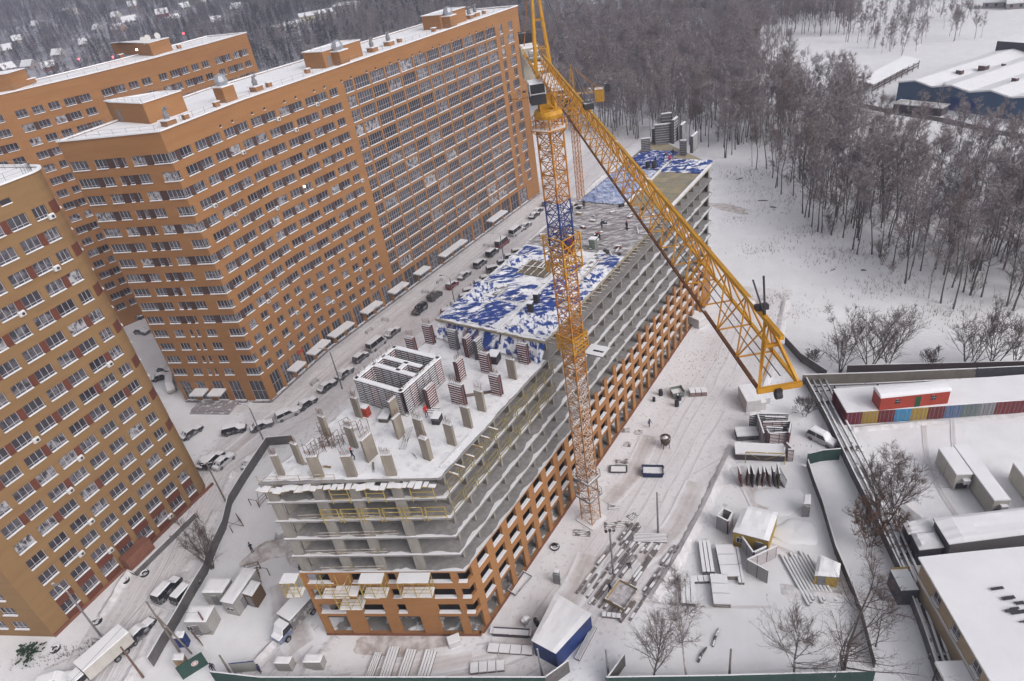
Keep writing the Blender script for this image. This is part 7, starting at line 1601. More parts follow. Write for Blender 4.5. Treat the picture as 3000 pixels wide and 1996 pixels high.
person('worker bending on the patchy middle deck, right of a pair', G(1758, 704, 29.8), 2, 5.0, dkj, or_)
person('worker walking on the far part of the patchy deck', G(1764, 672, 29.8), 1, 1.0, dkj, dkj)
person('worker in a red helmet near the right side of the patchy deck', G(1837, 677, 29.8), 0, 2.0, dkj, rdh)
person('worker in a red jacket among the far blue tarpaulins', G(1962, 478, 29.9), 0, .2, (.4, .03, .05), whh)
person('worker in dark clothes left of the red jacketed one at the far end', G(1945, 470, 29.9), 2, .9, dkj, rdh)
person('worker in dark clothes under the far wall slabs', G(1972, 462, 29.9), 1, 2.9, dkj, dkj)
person('worker in blue standing at the far cable reel', G(1921, 482, 29.9), 0, 1.9, (.03, .07, .2), whh)
person('worker in black beside the corner of the unfinished block', GZ(7, 2085, 820), 1, .9, dkj, dkj)
person('person crouching in the snow left of the rubble', GZ(7, 1745, 680), 2, 3.6, (.03, .035, .05), dkj)
person('worker in black walking beside the timber rows', G(*Z6_(1325, 730)), 1, 2.4, dkj, dkj)
person('worker in black leaning over the far timber rows', G(*Z6_(1555, 455)), 2, 5.4, dkj, dkj)
person('worker in a blue jacket on the site yard past the crane', G(1903, 1252), 1, .5, (.06, .07, .14), dkj)
person('person in black behind the left green fence', GZ(7, 1480, 1500), 0, .8, dkj, dkj)
person('person in dark clothes beside the block pallets at the bottom fence', GZ(7, 1800, 1510), 0, 1.6, (.04, .05, .1), dkj)
# reel and small gear on the far deck
for i, (x, y, colr, lab) in enumerate(((1898, 492, (.02, .06, .08), 'teal drum on the far deck left of the red one'), (1917, 492, (.2, .03, .04), 'red drum on the far deck'))):
    tag(obj('cable_drum', bar_me, None, G(x, y, 29.85), 0, 1.5), lab, 'drum')
# ------------------------------------------------------------ far terrain on the left
def hz(x, y):
    r = math.hypot(x, y); az = math.degrees(math.atan2(x, y)); k = min(1, max(0, (14-az)/16)); k = k*k*(3-2*k)
    d = max(0.0, r-340); s = d*d/(d+160)*.078
    return k*s*(1+.05*math.sin(x*.013+y*.007))
def GH(px, py):
    r_ = ray(px, py); t = 20.0
    if r_.z < -1e-4 and hz(*(G(px, py)[:2])) < .01:
        g_ = G(px, py)
        if math.hypot(g_.x, g_.y) < 340: return g_
    while t < 4000:
        p = Vector((r_.x*t, r_.y*t, CAMH+r_.z*t))
        if p.z <= hz(p.x, p.y): return Vector((p.x, p.y, hz(p.x, p.y)))
        t *= 1.012
    return None
m = MB(); na, nr = 44, 40; rr_ = [335*(3200/335)**(i/nr) for i in range(nr+1)]
for i in range(nr+1):
    for j in range(na+1): az = R(-62+80*j/na); x, y = rr_[i]*math.sin(az), rr_[i]*math.cos(az); m.v.append((x, y, hz(x, y)-.15+(.0 if i else -.3)))
for i in range(nr):
    for j in range(na): a = i*(na+1)+j; m.f.append((a, a+1, a+na+2, a+na+1)); m.m.append(0)
structure('hills', m, M('hill_snow', (.42, .41, .45), (.20, .195, .22), scale=.03, detail=8))

# ------------------------------------------------------------ trees
def wander(rs, p, d, L, n, curl, up):
    pts = [Vector(p)]; d = Vector(d).normalized()
    for i in range(n): d = (d+Vector((rs.gauss(0, curl), rs.gauss(0, curl), rs.gauss(0, curl)+up))).normalized(); pts.append(pts[-1]+d*(L/n))
    return pts
def at_path(pts, t):
    k = t*(len(pts)-1); i = min(int(k), len(pts)-2); return pts[i].lerp(pts[i+1], k-i), (pts[i+1]-pts[i]).normalized()
def bare_tree(seed, H, nl=20, spread=.33, low=.3, up=.12, subs=6, twigs=8, tw=.035, stems=1, droop=0.0, rad=.011, el=(.5, 1.0), tl=(.5, 1.2)):
    rs = random.Random(seed); tr, cr = MB(), MB()
    for st in range(stems):
        a0 = 6.28*st/stems+rs.random(); ln = .0 if stems == 1 else rs.uniform(.18, .5); hh = H*(1 if stems == 1 else rs.uniform(.7, 1))
        trunk = wander(rs, (0.15*math.cos(a0)*(stems > 1), .15*math.sin(a0)*(stems > 1), -.15), (ln*math.cos(a0), ln*math.sin(a0), 1), hh, 8, .05, .04); n = len(trunk)
        tr.tube(trunk, [H*rad*(1-.9*i/(n-1))*(1.25 if i == 0 else 1)/(1 if stems == 1 else 1.35) for i in range(n)], 6)
        for i in range(max(3, nl//stems)):
            t = low+(1-low)*rs.random()**.85; p, d = at_path(trunk, min(t, .985)); az = rs.random()*6.28; e = rs.uniform(*el); L = H*spread*(1.15-.75*t)*rs.uniform(.7, 1.2)
            dd = Vector((math.cos(az)*math.cos(e), math.sin(az)*math.cos(e), math.sin(e))); limb = wander(rs, p, dd, L, 4, .1, up)
            tr.tube(limb, [max(.018, H*rad*.36*(1.1-t)*(1-.75*k/4)+.012) for k in range(5)], 4, cap=False)
            for j in range(subs):
                q, d2 = at_path(limb, rs.uniform(.2, 1.0)); d2 = (d2+Vector((rs.gauss(0, .55), rs.gauss(0, .55), rs.gauss(.1, .4)))).normalized(); sl_ = L*rs.uniform(.25, .55); sub_ = wander(rs, q, d2, sl_, 2, .12, up*.8-droop)
                w_ = max(.022, tw*.9)
                for k in range(2):
                    a, b = sub_[k], sub_[k+1]; s_ = (b-a).orthogonal().normalized()*w_*(1-.4*k)/2; s2 = (b-a).cross(s_).normalized()*w_*(1-.4*k)/2
                    cr.quad(a-s_, a+s_, b+s_*.6, b-s_*.6); cr.quad(a-s2, a+s2, b+s2*.6, b-s2*.6)
                for k in range(twigs):
                    q2, d3 = at_path(sub_, rs.uniform(.1, 1.0)); d3 = (d3+Vector((rs.gauss(0, .6), rs.gauss(0, .6), rs.gauss(.12-droop*2.5, .45)))).normalized(); tl_ = rs.uniform(*tl)*H/18; e_ = q2+d3*tl_; s_ = d3.orthogonal().normalized(); s_ = (s_*math.cos(k)+d3.cross(s_)*math.sin(k))*tw/2; cr.tri(q2-s_, q2+s_, e_)
                    m_ = q2+d3*tl_*.5; d4 = (d3+Vector((rs.gauss(0, .7), rs.gauss(0, .7), rs.gauss(0, .5)))).normalized(); cr.tri(m_-s_, m_+s_, m_+d4*tl_*.55)
    return tr, cr
def pine(seed, H):
    rs = random.Random(seed); tr, cr = MB(), MB(); tr.tube([(0, 0, 0), (0, 0, H*.95)], [H*.012, .03], 6); low = rs.uniform(.12, .4)
    for i in range(46):
        t = low+(1-low)*(i/46); L = H*.2*(1.05-t)**.75*rs.uniform(.7, 1.2)+.25; az = rs.random()*6.28; d = Vector((math.cos(az), math.sin(az), rs.uniform(-.25, .15))); p = Vector((0, 0, H*t))
        for k in range(7):
            q = p+d*L*rs.uniform(.2, 1); s = rs.uniform(.35, .8)*H/18; a = rs.random()*6.28; u = Vector((math.cos(a), math.sin(a), rs.uniform(-.25, .35)))*s; v = Vector((-math.sin(a), math.cos(a), rs.uniform(-.3, .3)))*s*.6; cr.quad(q-u*.5-v, q+u-v*.5, q+u*.6+v, q-u+v*.6)
    return tr, cr
KIND = []
for sd, kw, cm_, bm2 in [(1, dict(H=19, nl=22, spread=.26, low=.3, el=(.45, 1.0)), twig, bark), (2, dict(H=21, nl=24, spread=.22, low=.35, el=(.5, 1.1)), twig, bark), (3, dict(H=17, nl=24, spread=.32, low=.22, el=(.3, .9)), twig, bark), (4, dict(H=20, nl=26, spread=.24, low=.35, el=(.5, 1.0), twigs=10), twig_b, bark), (5, dict(H=16, nl=26, spread=.30, low=.35, twigs=11, subs=7), twig_b, bark), (6, dict(H=22, nl=18, spread=.2, low=.5), twig, bark), (7, dict(H=18, nl=22, spread=.25, low=.35, droop=.12, el=(.5, 1.1)), twig, barkb), (8, dict(H=8, nl=24, spread=.45, low=.1, stems=4, el=(.6, 1.2)), twig_b, bark)]:
    t_, c_ = bare_tree(sd, tw=.044, rad=.0085, **{'twigs': 10, **kw}); KIND.append((kw['H'], t_, c_, bm2, cm_))
for sd, H in ((21, 19), (22, 22), (23, 16)): t_, c_ = pine(sd, H); KIND.append((H, t_, c_, bark, needle))
KME = [(H, t.mesh('trunk', bm2), c.mesh('crown', cm_)) for H, t, c, bm2, cm_ in KIND]
NB = 8
def tree(label, p, kind, h, rz, group, name='bare_tree', cat='tree'):
    H, a, b = KME[kind]; s = h/H; o = thing(name, label, cat, p, rz, group, s); obj('trunk', a, o); obj('crown', b, o); return o
def hpx(base, top):
    b = G(*base); r_ = ray(*top); h = math.hypot(r_.x, r_.y); return CAMH+r_.z/h*math.hypot(b.x, b.y)
# near single trees, each with its own branches
def special(label, base, h, seed, cm_=near_twig, bm2=bark, **kw):
    t_, c_ = bare_tree(seed, h, **kw); o = thing('bare_tree', label, 'tree', G(*base)); obj('trunk', t_.mesh('trunk', bm2), o); obj('crown', c_.mesh('crown', cm_), o)
special('bare many stemmed tree bending over the left site fence', ZZ(7, 1465, 790), 9.5, 101, nl=60, spread=.42, low=.12, stems=5, subs=7, twigs=9, tw=.022, el=(.7, 1.3), rad=.014, tl=(.6, 1.4))
special('bare wide tree at the bottom fence left of the forked one', ZZ(9, 760, 1575), 12.5, 102, nl=34, spread=.42, low=.22, subs=8, twigs=9, tw=.024, el=(.25, .9), rad=.013, tl=(.5, 1.0))
special('tall dark forked tree near the thin yard fence', ZZ(9, 1110, 1490), 16.0, 103, nl=40, spread=.45, low=.15, stems=2, subs=8, twigs=8, tw=.026, el=(.4, 1.0), rad=.016, tl=(.5, 1.1))
special('bare upright tree at the bottom fence right of the gate', ZZ(8, 2150, 1580), 12.0, 104, nl=36, spread=.42, low=.15, subs=8, twigs=8, tw=.022, el=(.6, 1.15), rad=.012, tl=(.5, 1.1))
special('slender birch at the bottom fence in front of the slab packs', ZZ(9, 30, 1580), 16.0, 105, near_twig, barkb, nl=28, spread=.26, low=.35, subs=8, twigs=10, tw=.024, droop=.1, el=(.5, 1.1), rad=.009, tl=(.5, 1.0))
special('dense spreading tree over the pipes left of the white trailers', ZZ(9, 1390, 500), 12.0, 106, near_twig, bark, nl=64, spread=.46, low=.15, stems=4, subs=9, twigs=12, tw=.026, el=(.5, 1.2), rad=.012, tl=(.4, .9))
special('birch with hanging twigs right of the dense pipe side tree', ZZ(9, 1420, 470), 12.0, 116, near_twig, barkb, nl=30, spread=.36, low=.3, subs=8, twigs=10, tw=.026, droop=.14, el=(.3, .9), rad=.009, tl=(.5, 1.0))
special('brown leafy thicket over the pipes', ZZ(9, 1290, 640), 7.0, 107, M('dry_leaf', (.17, .10, .065), (.13, .08, .06), scale=.8), bark, nl=50, spread=.5, low=.1, stems=5, subs=8, twigs=14, tw=.05, el=(.4, 1.2), tl=(.6, 1.1))
special('small bare tree behind the forked one at the yard fence', ZZ(9, 1330, 1330), 8.0, 117, nl=30, spread=.4, low=.2, subs=7, twigs=8, tw=.024, el=(.4, 1.0))
for i, (b_, h, lab) in enumerate(((ZZ(6, 1085, 1005), 11.5, 'fan shaped bare tree left of three beyond the concrete wall'), (ZZ(6, 1275, 990), 13.0, 'fan shaped bare tree in the middle of three beyond the concrete wall'), (ZZ(6, 1410, 975), 12.5, 'bare tree leaning right beyond the concrete wall'), (ZZ(6, 1960, 985), 11, 'dense bare tree beyond the wall above the red cabin'), (ZZ(6, 2130, 975), 11.5, 'dense bare tree beyond the wall towards the right edge'), (ZZ(6, 2290, 960), 9.0, 'bare tree beyond the wall cut by the right edge'), (ZZ(6, 1700, 985), 4.5, 'low bare bush beyond the wall above the containers'), (ZZ(6, 840, 1310), 4.5, 'thin bare sapling left of the pipes'), (ZZ(6, 900, 960), 3.5, 'low bare shrub before the wall corner'))):
    special(lab, b_, h, 120+i, near_twig, bark, nl=52, spread=.46, low=.12, stems=4 if i != 2 else 2, subs=8, twigs=9, tw=.03, el=(.5, 1.2), rad=.012, tl=(.5, 1.0))
ev_t, ev_c = pine(55, 2.4); o = thing('evergreen_bush', 'dark evergreen bush in the snow at the lower left', 'bush', GZ(7, 225, 1395)); obj('trunk', ev_t.mesh('trunk', bark), o); ec = obj('crown', ev_c.mesh('crown', M('evergreen', (.02, .045, .022), (.03, .06, .03), scale=1, snow=.2)), o, (0, 0, 0), 0, (2.6, 2.6, 1))

# ------------------------------------------------------------ the wood
def inpoly(x, y, P):
    c = False; j = len(P)-1
    for i in range(len(P)):
        xi, yi = P[i]; xj, yj = P[j]
        if (yi > y) != (yj > y) and x < (xj-xi)*(y-yi)/(yj-yi)+xi: c = not c
        j = i
    return c
WOOD = [(1545, -400), (1545, 300), (1615, 330), (1650, 385), (1760, 392), (1900, 415), (2060, 432), (2094, 445), (2164, 490), (2291, 573), (2367, 662), (2444, 713), (2609, 815), (2686, 885), (2787, 905), (2900, 915), (3000, 925), (3500, 930), (3500, -400)]
CLEAR = [[(2240, 140), (2330, 105), (2440, 110), (2600, 165), (2690, 215), (2660, 265), (2560, 290), (2440, 285), (2340, 300), (2290, 250)], [(2540, 250), (2600, 185), (2740, 130), (3500, 50), (3500, 440), (3000, 395), (2900, 372), (2560, 330)], [(2840, 10), (3500, -20), (3500, 120), (2880, 120)], [(2480, -40), (2700, -40), (2640, 60), (2520, 40)]]
HALF = [[(2190, 60), (2420, 40), (2520, 120), (2400, 330), (2230, 330)], [(2640, 520), (2760, 480), (2840, 560), (2700, 620)], [(1930, 40), (2080, 10), (2120, 150), (1960, 180)], [(1700, 290), (1900, 300), (1900, 360), (1700, 350)]]
rs = random.Random(31); pts = []
for _ in range(8200):
    x, y = rs.uniform(30, 330), rs.uniform(95, 470)
    px, py, dp = proj((x, y, 0))
    if not (1500 < px < 3350 and -200 < py < 1000): continue
    if not inpoly(px, py, WOOD) or any(inpoly(px, py, P) for P in CLEAR[:3]): continue
    if any(inpoly(px, py, P) for P in HALF) and rs.random() < .6: continue
    if inpoly(px, py, CLEAR[3]) and rs.random() < .85: continue
    if math.sin(x*.06+1.3*math.sin(y*.05))*math.sin(y*.047+x*.02) > .45 and rs.random() < .7: continue
    k = rs.choices(range(8), (20, 18, 16, 14, 10, 14, 8, 7))[0]; h = {7: rs.uniform(3.5, 7)}.get(k, rs.uniform(14, 22))
    if px > 2500 and py < 560:
        if rs.random() < .6: continue
        h = min(h, rs.uniform(6, 13)) if py < 500 or rs.random() < .5 else h
    if rs.random() < .1: continue
    if px > 2420 and py > 600 and rs.random() < .25: k = 7; h = rs.uniform(3.5, 8)
    pts.append((Vector((x, y, 0)), k, h, rs.random()*6.28))
for _ in range(2600):                              # farther wood on the flat right half
    px, py = rs.uniform(1480, 3300), rs.uniform(-60, 130); g_ = G(px, py) if py > -400 else None
    if g_ is None or g_.y < 440 or g_.y > 1800: continue
    if px > 2300 and rs.random() < .35: continue
    if any(inpoly(px, py, P) for P in CLEAR) and rs.random() < .93: continue
    if any(inpoly(px, py, P) for P in HALF) and rs.random() < .5: continue
    k = rs.choices(range(11), (20, 18, 16, 14, 10, 14, 8, 0, 3, 3, 3))[0]; pts.append((g_, k, rs.uniform(13, 21), rs.random()*6.28))
HOUSES = [(205, 42, 20, 12, (.5, .48, .45)), (395, 24, 12, 9, (.45, .32, .22)), (480, 52, 12, 9, (.36, .05, .04)), (520, 62, 11, 7, (.3, .28, .28)), (345, 58, 10, 9, (.5, .47, .42)), (352, 96, 12, 9, (.32, .22, .14)), (385, 74, 14, 9, (.3, .3, .3)), (20, 158, 15, 9, (.3, .28, .26)), (92, 205, 11, 8, (.35, .3, .28)), (150, 208, 9, 7, (.3, .12, .08)), (178, 172, 9, 8, (.36, .34, .32)), (60, 128, 10, 8, (.34, .3, .28)), (290, 95, 9, 8, (.3, .3, .3)), (110, 85, 9, 8, (.34, .33, .33)), (545, 30, 10, 8, (.4, .36, .34)), (600, 15, 11, 9, (.4, .4, .38)), (700, 35, 12, 9, (.36, .33, .33)), (845, 92, 26, 9, (.4, .38, .36)), (930, 62, 30, 14, (.42, .36, .25)), (1020, 32, 24, 12, (.4, .38, .36)), (640, 75, 10, 8, (.3, .28, .27)), (1285, 12, 14, 10, (.36, .33, .33)), (1430, 6, 14, 9, (.34, .3, .3)), (1720, 25, 14, 9, (.36, .35, .35)), (1765, 62, 26, 8, (.36, .34, .34)), (1880, 45, 12, 9, (.36, .3, .26)), (2920, 20, 12, 9, (.3, .28, .28)), (2985, 25, 12, 9, (.3, .28, .26)), (30, 215, 10, 8, (.36, .33, .33)), (255, 140, 9, 8, (.32, .3, .3))]
hp = [(GH(x, y), x, y, L, w_, c_) for x, y, L, w_, c_ in HOUSES]
for _ in range(8000):                              # wooded slopes on the left
    px, py = rs.uniform(-250, 1560), rs.uniform(-30, 290)*rs.uniform(.15, 1); g_ = GH(px, py)
    if g_ is None or g_.length < 280: continue
    if any(h_[0] and (g_-h_[0]).length < h_[3]*.75+3 for h_ in hp): continue
    if any(h_[0] and abs(g_.x/g_.y-h_[0].x/h_[0].y) < .035 and 0 < h_[0].length-g_.length < 38 for h_ in hp) and rs.random() < .85: continue
    k = rs.choices(range(11), (6, 5, 5, 5, 4, 4, 2, 4, 24, 22, 22))[0] if px < 1000 or py < 60 else rs.choices(range(11), (12, 10, 10, 9, 7, 8, 4, 4, 8, 8, 8))[0]
    if inpoly(g_.x, g_.y, [(p.x, p.y) for p in (mL, mF, mQ, mR_, mRB, mKB)]): continue
    pts.append((g_, k, rs.uniform(9, 17) if k != 7 else rs.uniform(3, 6), rs.random()*6.28))
for _ in range(160):                               # trees on the ground between and behind the brick blocks
    x, y = rs.uniform(-75, 10), rs.uniform(225, 330); pts.append((Vector((x, y, 0)), rs.choice((0, 2, 3, 4)), rs.uniform(8, 14), rs.random()*6.28))
def psize(t):
    x, y, d = proj(t[0]+Vector((0, 0, t[2]*.5)))
    return t[2]/d if (-20 < x < IMW+20 and -40 < y < IMH) else t[2]/d*.02
pts.sort(key=psize, reverse=True)
NI = 270
for p, k, h, rz in pts[:NI]:
    px, py, d = proj(p); zone = 'behind the far end of the unfinished block' if px < 1950 else ('beside the snowy clearing past the block' if px < 2350 else ('in front of the blue hangar' if py < 560 else ('along the lower edge of the wood' if px < 2700 else 'at the right edge above the containers')))
    look = ['tall leafless tree with a narrow crown', 'very tall slim leafless tree', 'broad leafless tree', 'brownish leafless tree with a thick crown', 'bushy brown leafless tree', 'bare pole like tree with a high crown', 'white stemmed birch', 'low bare shrub', 'dark snowy conifer', 'tall dark conifer', 'short dark conifer'][k]
    lab = f'{look} {zone}'
    tree(lab, p, k, h, rz, 'trees of the wood', 'birch_tree' if k == 6 else ('conifer_tree' if k >= NB else ('shrub' if k == 7 else 'bare_tree')), 'shrub' if k == 7 else 'tree')
# the rest of the wood as one mass of instances
kc = bpy.data.collections.new('tree_kinds')
for i, (H, t, c, bm2, cm_) in enumerate(KIND):
    me = MB(); me.v = t.v+c.v; n0 = len(t.v); me.f = t.f+[tuple(n0+a for a in f) for f in c.f]; me.m = [0]*len(t.f)+[1]*len(c.f)
    ko = bpy.data.objects.new('kind_%02d' % i, me.mesh('kind_%02d' % i, [bm2, cm_])); kc.objects.link(ko)
rest = pts[NI:]
pm_ = bpy.data.meshes.new('far_wood'); pm_.from_pydata([tuple(p) for p, *_ in rest], [], [])
for nm, tp, vals in (('idx', 'INT', [k for _, k, _, _ in rest]), ('rot', 'FLOAT', [r for *_, r in rest]), ('scl', 'FLOAT', [h/KIND[k][0] for _, k, h, _ in rest])):
    at = pm_.attributes.new(nm, tp, 'POINT'); at.data.foreach_set('value', vals)
fo = obj('far_wood', pm_, kind='stuff'); fo['label'] = 'leafless wood and conifers fading into the distance'; fo['category'] = 'wood'
ng = bpy.data.node_groups.new('scatter', 'GeometryNodeTree'); ng.interface.new_socket('Geometry', in_out='INPUT', socket_type='NodeSocketGeometry'); ng.interface.new_socket('Geometry', in_out='OUTPUT', socket_type='NodeSocketGeometry')
gi, go = ng.nodes.new('NodeGroupInput'), ng.nodes.new('NodeGroupOutput'); ci = ng.nodes.new('GeometryNodeCollectionInfo'); ci.inputs[0].default_value = kc; ci.inputs['Separate Children'].default_value = True; ci.inputs['Reset Children'].default_value = True
ip = ng.nodes.new('GeometryNodeInstanceOnPoints'); ip.inputs['Pick Instance'].default_value = True
def na_(nm, tp): n = ng.nodes.new('GeometryNodeInputNamedAttribute'); n.data_type = tp; n.inputs[0].default_value = nm; return n.outputs[0]
cx = ng.nodes.new('ShaderNodeCombineXYZ'); ng.links.new(na_('rot', 'FLOAT'), cx.inputs[2])
ng.links.new(gi.outputs[0], ip.inputs['Points']); ng.links.new(ci.outputs[0], ip.inputs['Instance']); ng.links.new(na_('idx', 'INT'), ip.inputs['Instance Index'])
er = ng.nodes.new('FunctionNodeEulerToRotation'); ng.links.new(cx.outputs[0], er.inputs[0]); ng.links.new(er.outputs[0], ip.inputs['Rotation']); ng.links.new(na_('scl', 'FLOAT'), ip.inputs['Scale']); ng.links.new(ip.outputs[0], go.inputs[0])
fo.modifiers.new('scatter', 'NODES').node_group = ng
# undergrowth along the wood edge and dry weeds on the field
wm_ = MB(); rs = random.Random(8)
def weeds(cx_, cy_, rx, ry, n, hmax):
    for _ in range(n):
        x, y = rs.gauss(cx_, rx), rs.gauss(cy_, ry); h = rs.uniform(.3, 1)*hmax; a = rs.random()*6.28; s = .03
        for k in range(3): b = a+k*2.1; wm_.tri((x-s*math.sin(b), y+s*math.cos(b), 0), (x+s*math.sin(b), y-s*math.cos(b), 0), (x+h*.5*math.cos(b), y+h*.5*math.sin(b), h))
for px, py, rx, ry, n, hm2 in ((2235, 730, 3, 2, 120, .8), (2260, 880, 2.5, 2, 110, .8), (2330, 920, 3, 2, 80, .6), (2160, 640, 4, 2, 120, .5), (2200, 560, 5, 3, 120, .6), (2060, 1060, 3, 3, 60, .5), (2380, 680, 4, 3, 160, 1.2), (2480, 745, 6, 3, 220, 1.3), (2620, 840, 6, 3, 220, 1.3), (2760, 920, 5, 2, 160, 1.3), (2330, 590, 6, 4, 200, 1.2), (2200, 510, 6, 4, 200, 1.2), (2420, 1290, 2, 2, 60, .6), (300, 1880, 2.5, .5, 70, .7), (160, 1930, 3, .6, 80, .6), (250, 1900, 2.5, .5, 60, .5)):
    g_ = G(px, py); weeds(g_.x, g_.y, rx, ry, n, hm2)
wo = obj('dry_weeds', wm_.mesh('dry_weeds', twig_b), kind='stuff'); wo['label'] = 'dry weeds and low scrub sticking out of the snow'; wo['category'] = 'scrub'
# fallen logs on the field
for i, (px, L, a, lab) in enumerate(((ZZ(6, 1040, 300), .9, .3, 'dark stump in the snow field, left of two'), (ZZ(6, 1250, 303), 1.0, -.4, 'dark stump in the snow field, right of two'), (ZZ(3, 555, 1390), 2.6, -.4, 'fallen log on the field near the far building end, upper'), (ZZ(3, 625, 1435), 1.8, -.8, 'fallen log on the field near the far building end, lower'), (ZZ(3, 395, 1238), 2.2, .2, 'fallen log close to the far building corner'), (ZZ(9, 230, 1270), 2.6, .95, 'fallen branch in the yard by the birch'), (ZZ(9, 135, 1390), 2.2, .8, 'fallen branch below the first one by the birch'))):
    m = MB(); m.tube([(-L/2, 0, .16), (0, .08, .2), (L/2, 0, .14)], [.14, .17, .1], 7); solo('fallen_log', m, bark, lab, 'log', G(*px), a)

# ------------------------------------------------------------ far houses
rs = random.Random(14)
for i, (g_, x, y, L, w_, c_) in enumerate(hp):
    if g_ is None: continue
    az = rs.uniform(-.9, .9); H = 3.2 if L < 20 else 5; big = L >= 20
    where = 'on the upper left slope' if x < 700 else ('beyond the long slab' if x < 1500 else 'in the top wood')
    cw_ = 'red' if c_[0] > .3 and c_[1] < .1 else ('brown' if c_[0]-c_[2] > .12 else 'grey')
    o = thing('house', f'{"long" if big else "small"} {cw_} house {where}, number {1+sum(1 for h2 in HOUSES if h2[0] < x and (h2[0] < 700) == (x < 700) and (h2[0] < 1500) == (x < 1500))} from the left', 'house', g_-Vector((0, 0, .4)), az, 'far houses')
    m = MB(); m.box(-L/2, -w_/2, 0, L/2, w_/2, H+.4)
    if not big: rh = w_*.5
    else: rh = w_*.16
    for s_ in (-1, 1): m.tri((s_*L/2, -w_/2, H+.4), (s_*L/2, w_/2, H+.4), (s_*L/2, 0, H+.4+rh))
    obj('wall', m.mesh('wall', housew), o, color=c_)
    r_ = MB(); e = .5
    for s_ in (-1, 1): r_.hexa([(-L/2-e, s_*(w_/2+e), H+.4-rh*e*2/w_), (L/2+e, s_*(w_/2+e), H+.4-rh*e*2/w_), (L/2+e, 0, H+.4+rh), (-L/2-e, 0, H+.4+rh), (-L/2-e, s_*(w_/2+e), H+.75-rh*e*2/w_), (L/2+e, s_*(w_/2+e), H+.75-rh*e*2/w_), (L/2+e, 0, H+.8+rh), (-L/2-e, 0, H+.8+rh)])
    rf_ = obj('roof', r_.mesh('roof', snow_roof), o); cm2 = MB(); cm2.box(L*.2, w_*.08, H+rh*.6, L*.2+.7, w_*.08+.7, H+rh+1.4); obj('chimney', cm2.mesh('chimney', plinth_m), rf_)
    nw_ = max(2, int(L/4))
    for s_ in (-1, 1):
        for k in range(nw_): q = MB(); xx = -L/2+L*(k+.5)/nw_; q.box(xx-.6, s_*(w_/2+.02)-.03, 1.3, xx+.6, s_*(w_/2+.02)+.03, 2.7); obj('window', q.mesh('window', carg), o)
    q = MB(); q.box(L/2-.02, -.5, .4, L/2+.04, .5, 2.5); obj('door', q.mesh('door', dark), o)

# ------------------------------------------------------------ blue hangar at the upper right
Zh = lambda x, y: (2500+x*.2121, 130+y*.2121)
p0 = G(*Zh(585, 790)); p1 = G(*Zh(2357, 1075)); hd_ = (p1-p0).normalized(); hn = Vector((-hd_.y, hd_.x, 0)); hn = hn if hn.y > 0 else -hn
WH = 70.0; DPT = 52.0; HH = 6.5; o = thing('hangar', 'wide blue walled hangar with a snowy multi gabled roof at the upper right', 'hangar', p0, math.atan2(hd_.y, hd_.x)); gab = 13.0; ng_ = int(WH/gab)
m = MB(); sgn = 1
def gz(x): t = (x % gab)/gab; return HH+1.3*(1-abs(2*t-1))
xs = np.arange(0, WH+.1, gab/2)
for a, b in zip(xs[:-1], xs[1:]): m.quad((a, 0, 0), (b, 0, 0), (b, 0, gz(b) if b < WH else HH), (a, 0, gz(a)))
m.quad((0, DPT, 0), (0, 0, 0), (0, 0, HH), (0, DPT, HH)); m.quad((WH, 0, 0), (WH, DPT, 0), (WH, DPT, HH), (WH, 0, HH)); obj('wall', m.mesh('wall', bluew), o)
m = MB()
for a, b in zip(xs[:-1], xs[1:]): m.hexa([(a, -.6, gz(a)), (b, -.6, gz(b)), (b, DPT, gz(b)), (a, DPT, gz(a)), (a, -.6, gz(a)+.5), (b, -.6, gz(b)+.5), (b, DPT, gz(b)+.5), (a, DPT, gz(a)+.5)])
rf_ = obj('roof', m.mesh('roof', snow_roof), o)
for x, y, s in ((14, 24, 2.4), (11, 16, 1.8), (17, 30, 1.0), (32, 12, 1.5), (36, 26, 1.4), (41, 30, 1.6), (29, 37, 1.0)): m = MB(); m.box(x-s/2, y-s/2, gz(x)+.3, x+s/2, y+s/2, gz(x)+.5+s*.7); m.box(x-s/2-.1, y-s/2-.1, gz(x)+.5+s*.7, x+s/2+.1, y+s/2+.1, gz(x)+.62+s*.7, 1); obj('roof_vent', m.mesh('roof_vent', [M('vent_brown', (.10, .06, .055)), snow_roof]), rf_)
for x in (20, 25): m = MB(); m.box(x, -.06, 0, x+3.2, -.02, 4.2); obj('door', m.mesh('door', M('door_blue', (.02, .05, .2))), o)
m = MB(); m.box(0, DPT, 0, WH, DPT+12, HH+4, 0, 1); obj('rear_hall', m.mesh('rear_hall', [M('dark_hall', (.05, .05, .06)), snow_roof]), o)
a, b = G(*Zh(260, 690)), G(*Zh(900, 340)); dd = (b-a).normalized(); o = thing('open_shed', 'long open shed with dark sides and a thin snow roof beside the hangar', 'shed', a, math.atan2(dd.y, dd.x)); L = (b-a).length
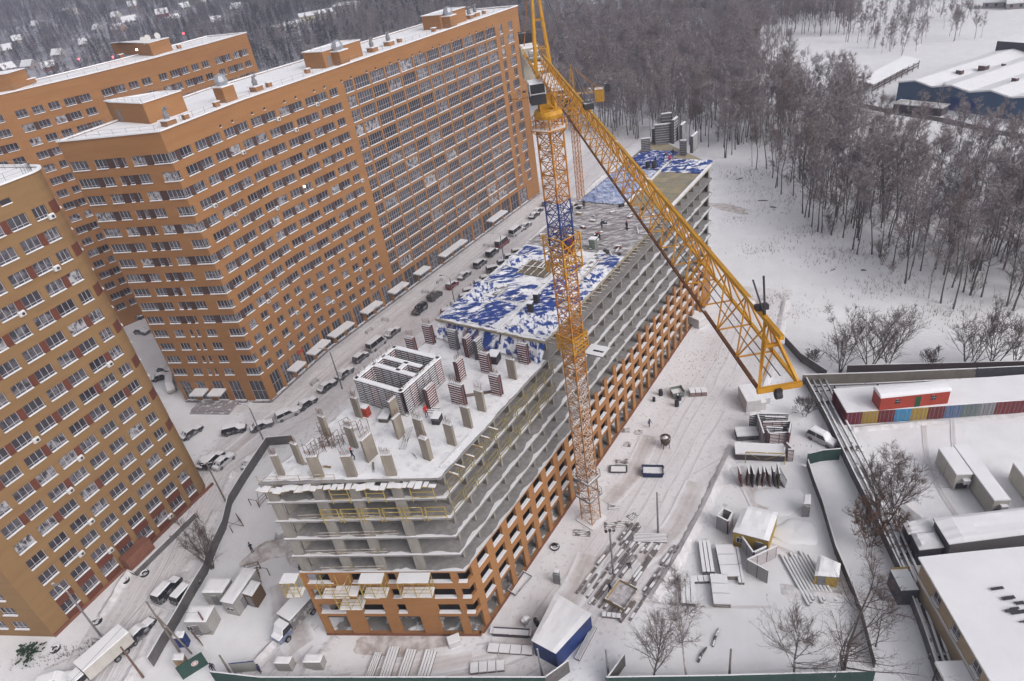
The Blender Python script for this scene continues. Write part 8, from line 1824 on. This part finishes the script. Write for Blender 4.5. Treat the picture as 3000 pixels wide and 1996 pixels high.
m = MB(); m.hexa([(0, 0, 3.4), (L, 0, 3.4), (L, 6, 4.6), (0, 6, 4.6), (0, 0, 3.7), (L, 0, 3.7), (L, 6, 4.9), (0, 6, 4.9)]); obj('roof', m.mesh('roof', snow_roof), o)
m = MB(); m.box(0, 5.6, 0, L, 5.8, 4.4); obj('back_wall', m.mesh('back_wall', M('dark_brown_wall', (.07, .05, .05))), o)
for k in range(9): m = MB(); m.beam((L*k/8, .2, 0), (L*k/8, .2, 3.4), .25); obj('post', m.mesh('post', woodg), o)
for zz in (1.0, 2.0): m = MB(); m.box(0, .25, zz, L, .35, zz+.5); obj('board', m.mesh('board', M('dark_brown_wall')), o)
a, b = G(*Zh(540, 930)), G(*Zh(1200, 1000)); dd = (b-a).normalized(); o = thing('low_shed', 'low brown shed with a patchy roof in front of the hangar', 'shed', a, math.atan2(dd.y, dd.x)); L = (b-a).length; m = MB(); m.box(0, 0, 0, L, 5, 2.6); obj('walls', m.mesh('walls', M('dark_brown_wall')), o); m = MB(); m.box(-.3, -.3, 2.6, L+.3, 5.3, 2.9); obj('roof', m.mesh('roof', M('patchy_roof', (.3, .28, .27), (.7, .69, .7), scale=.4)), o); m = MB(); m.box(L*.4, -.04, 0, L*.4+1, 0, 2); obj('door', m.mesh('door', dark), o)
mk = M('stream_bank', (.045, .036, .036), (.09, .075, .07), scale=.2)
road('stream', [G(2480, 300), G(2620, 330), G(2760, 352), G(2900, 385), G(3060, 410)], 2.2, .02, mk)

# ------------------------------------------------------------ haze
hb = MB(); hb.box(-3600, -640, -1.0, 3600, 3600, 330); ho = obj('haze', hb.mesh('haze', None), kind='stuff')
hmz = bpy.data.materials.new('haze'); hmz.use_nodes = True; t_ = hmz.node_tree; t_.nodes.clear(); ou = t_.nodes.new('ShaderNodeOutputMaterial'); pv = t_.nodes.new('ShaderNodeVolumePrincipled')
pv.inputs['Color'].default_value = (.56, .58, .74, 1); pv.inputs['Density'].default_value = .0005; pv.inputs['Anisotropy'].default_value = 0.0; t_.links.new(pv.outputs[0], ou.inputs['Volume'])
ho.data.materials.clear(); ho.data.materials.append(hmz); ho['label'] = 'thin winter haze over the whole place'; ho['category'] = 'haze'
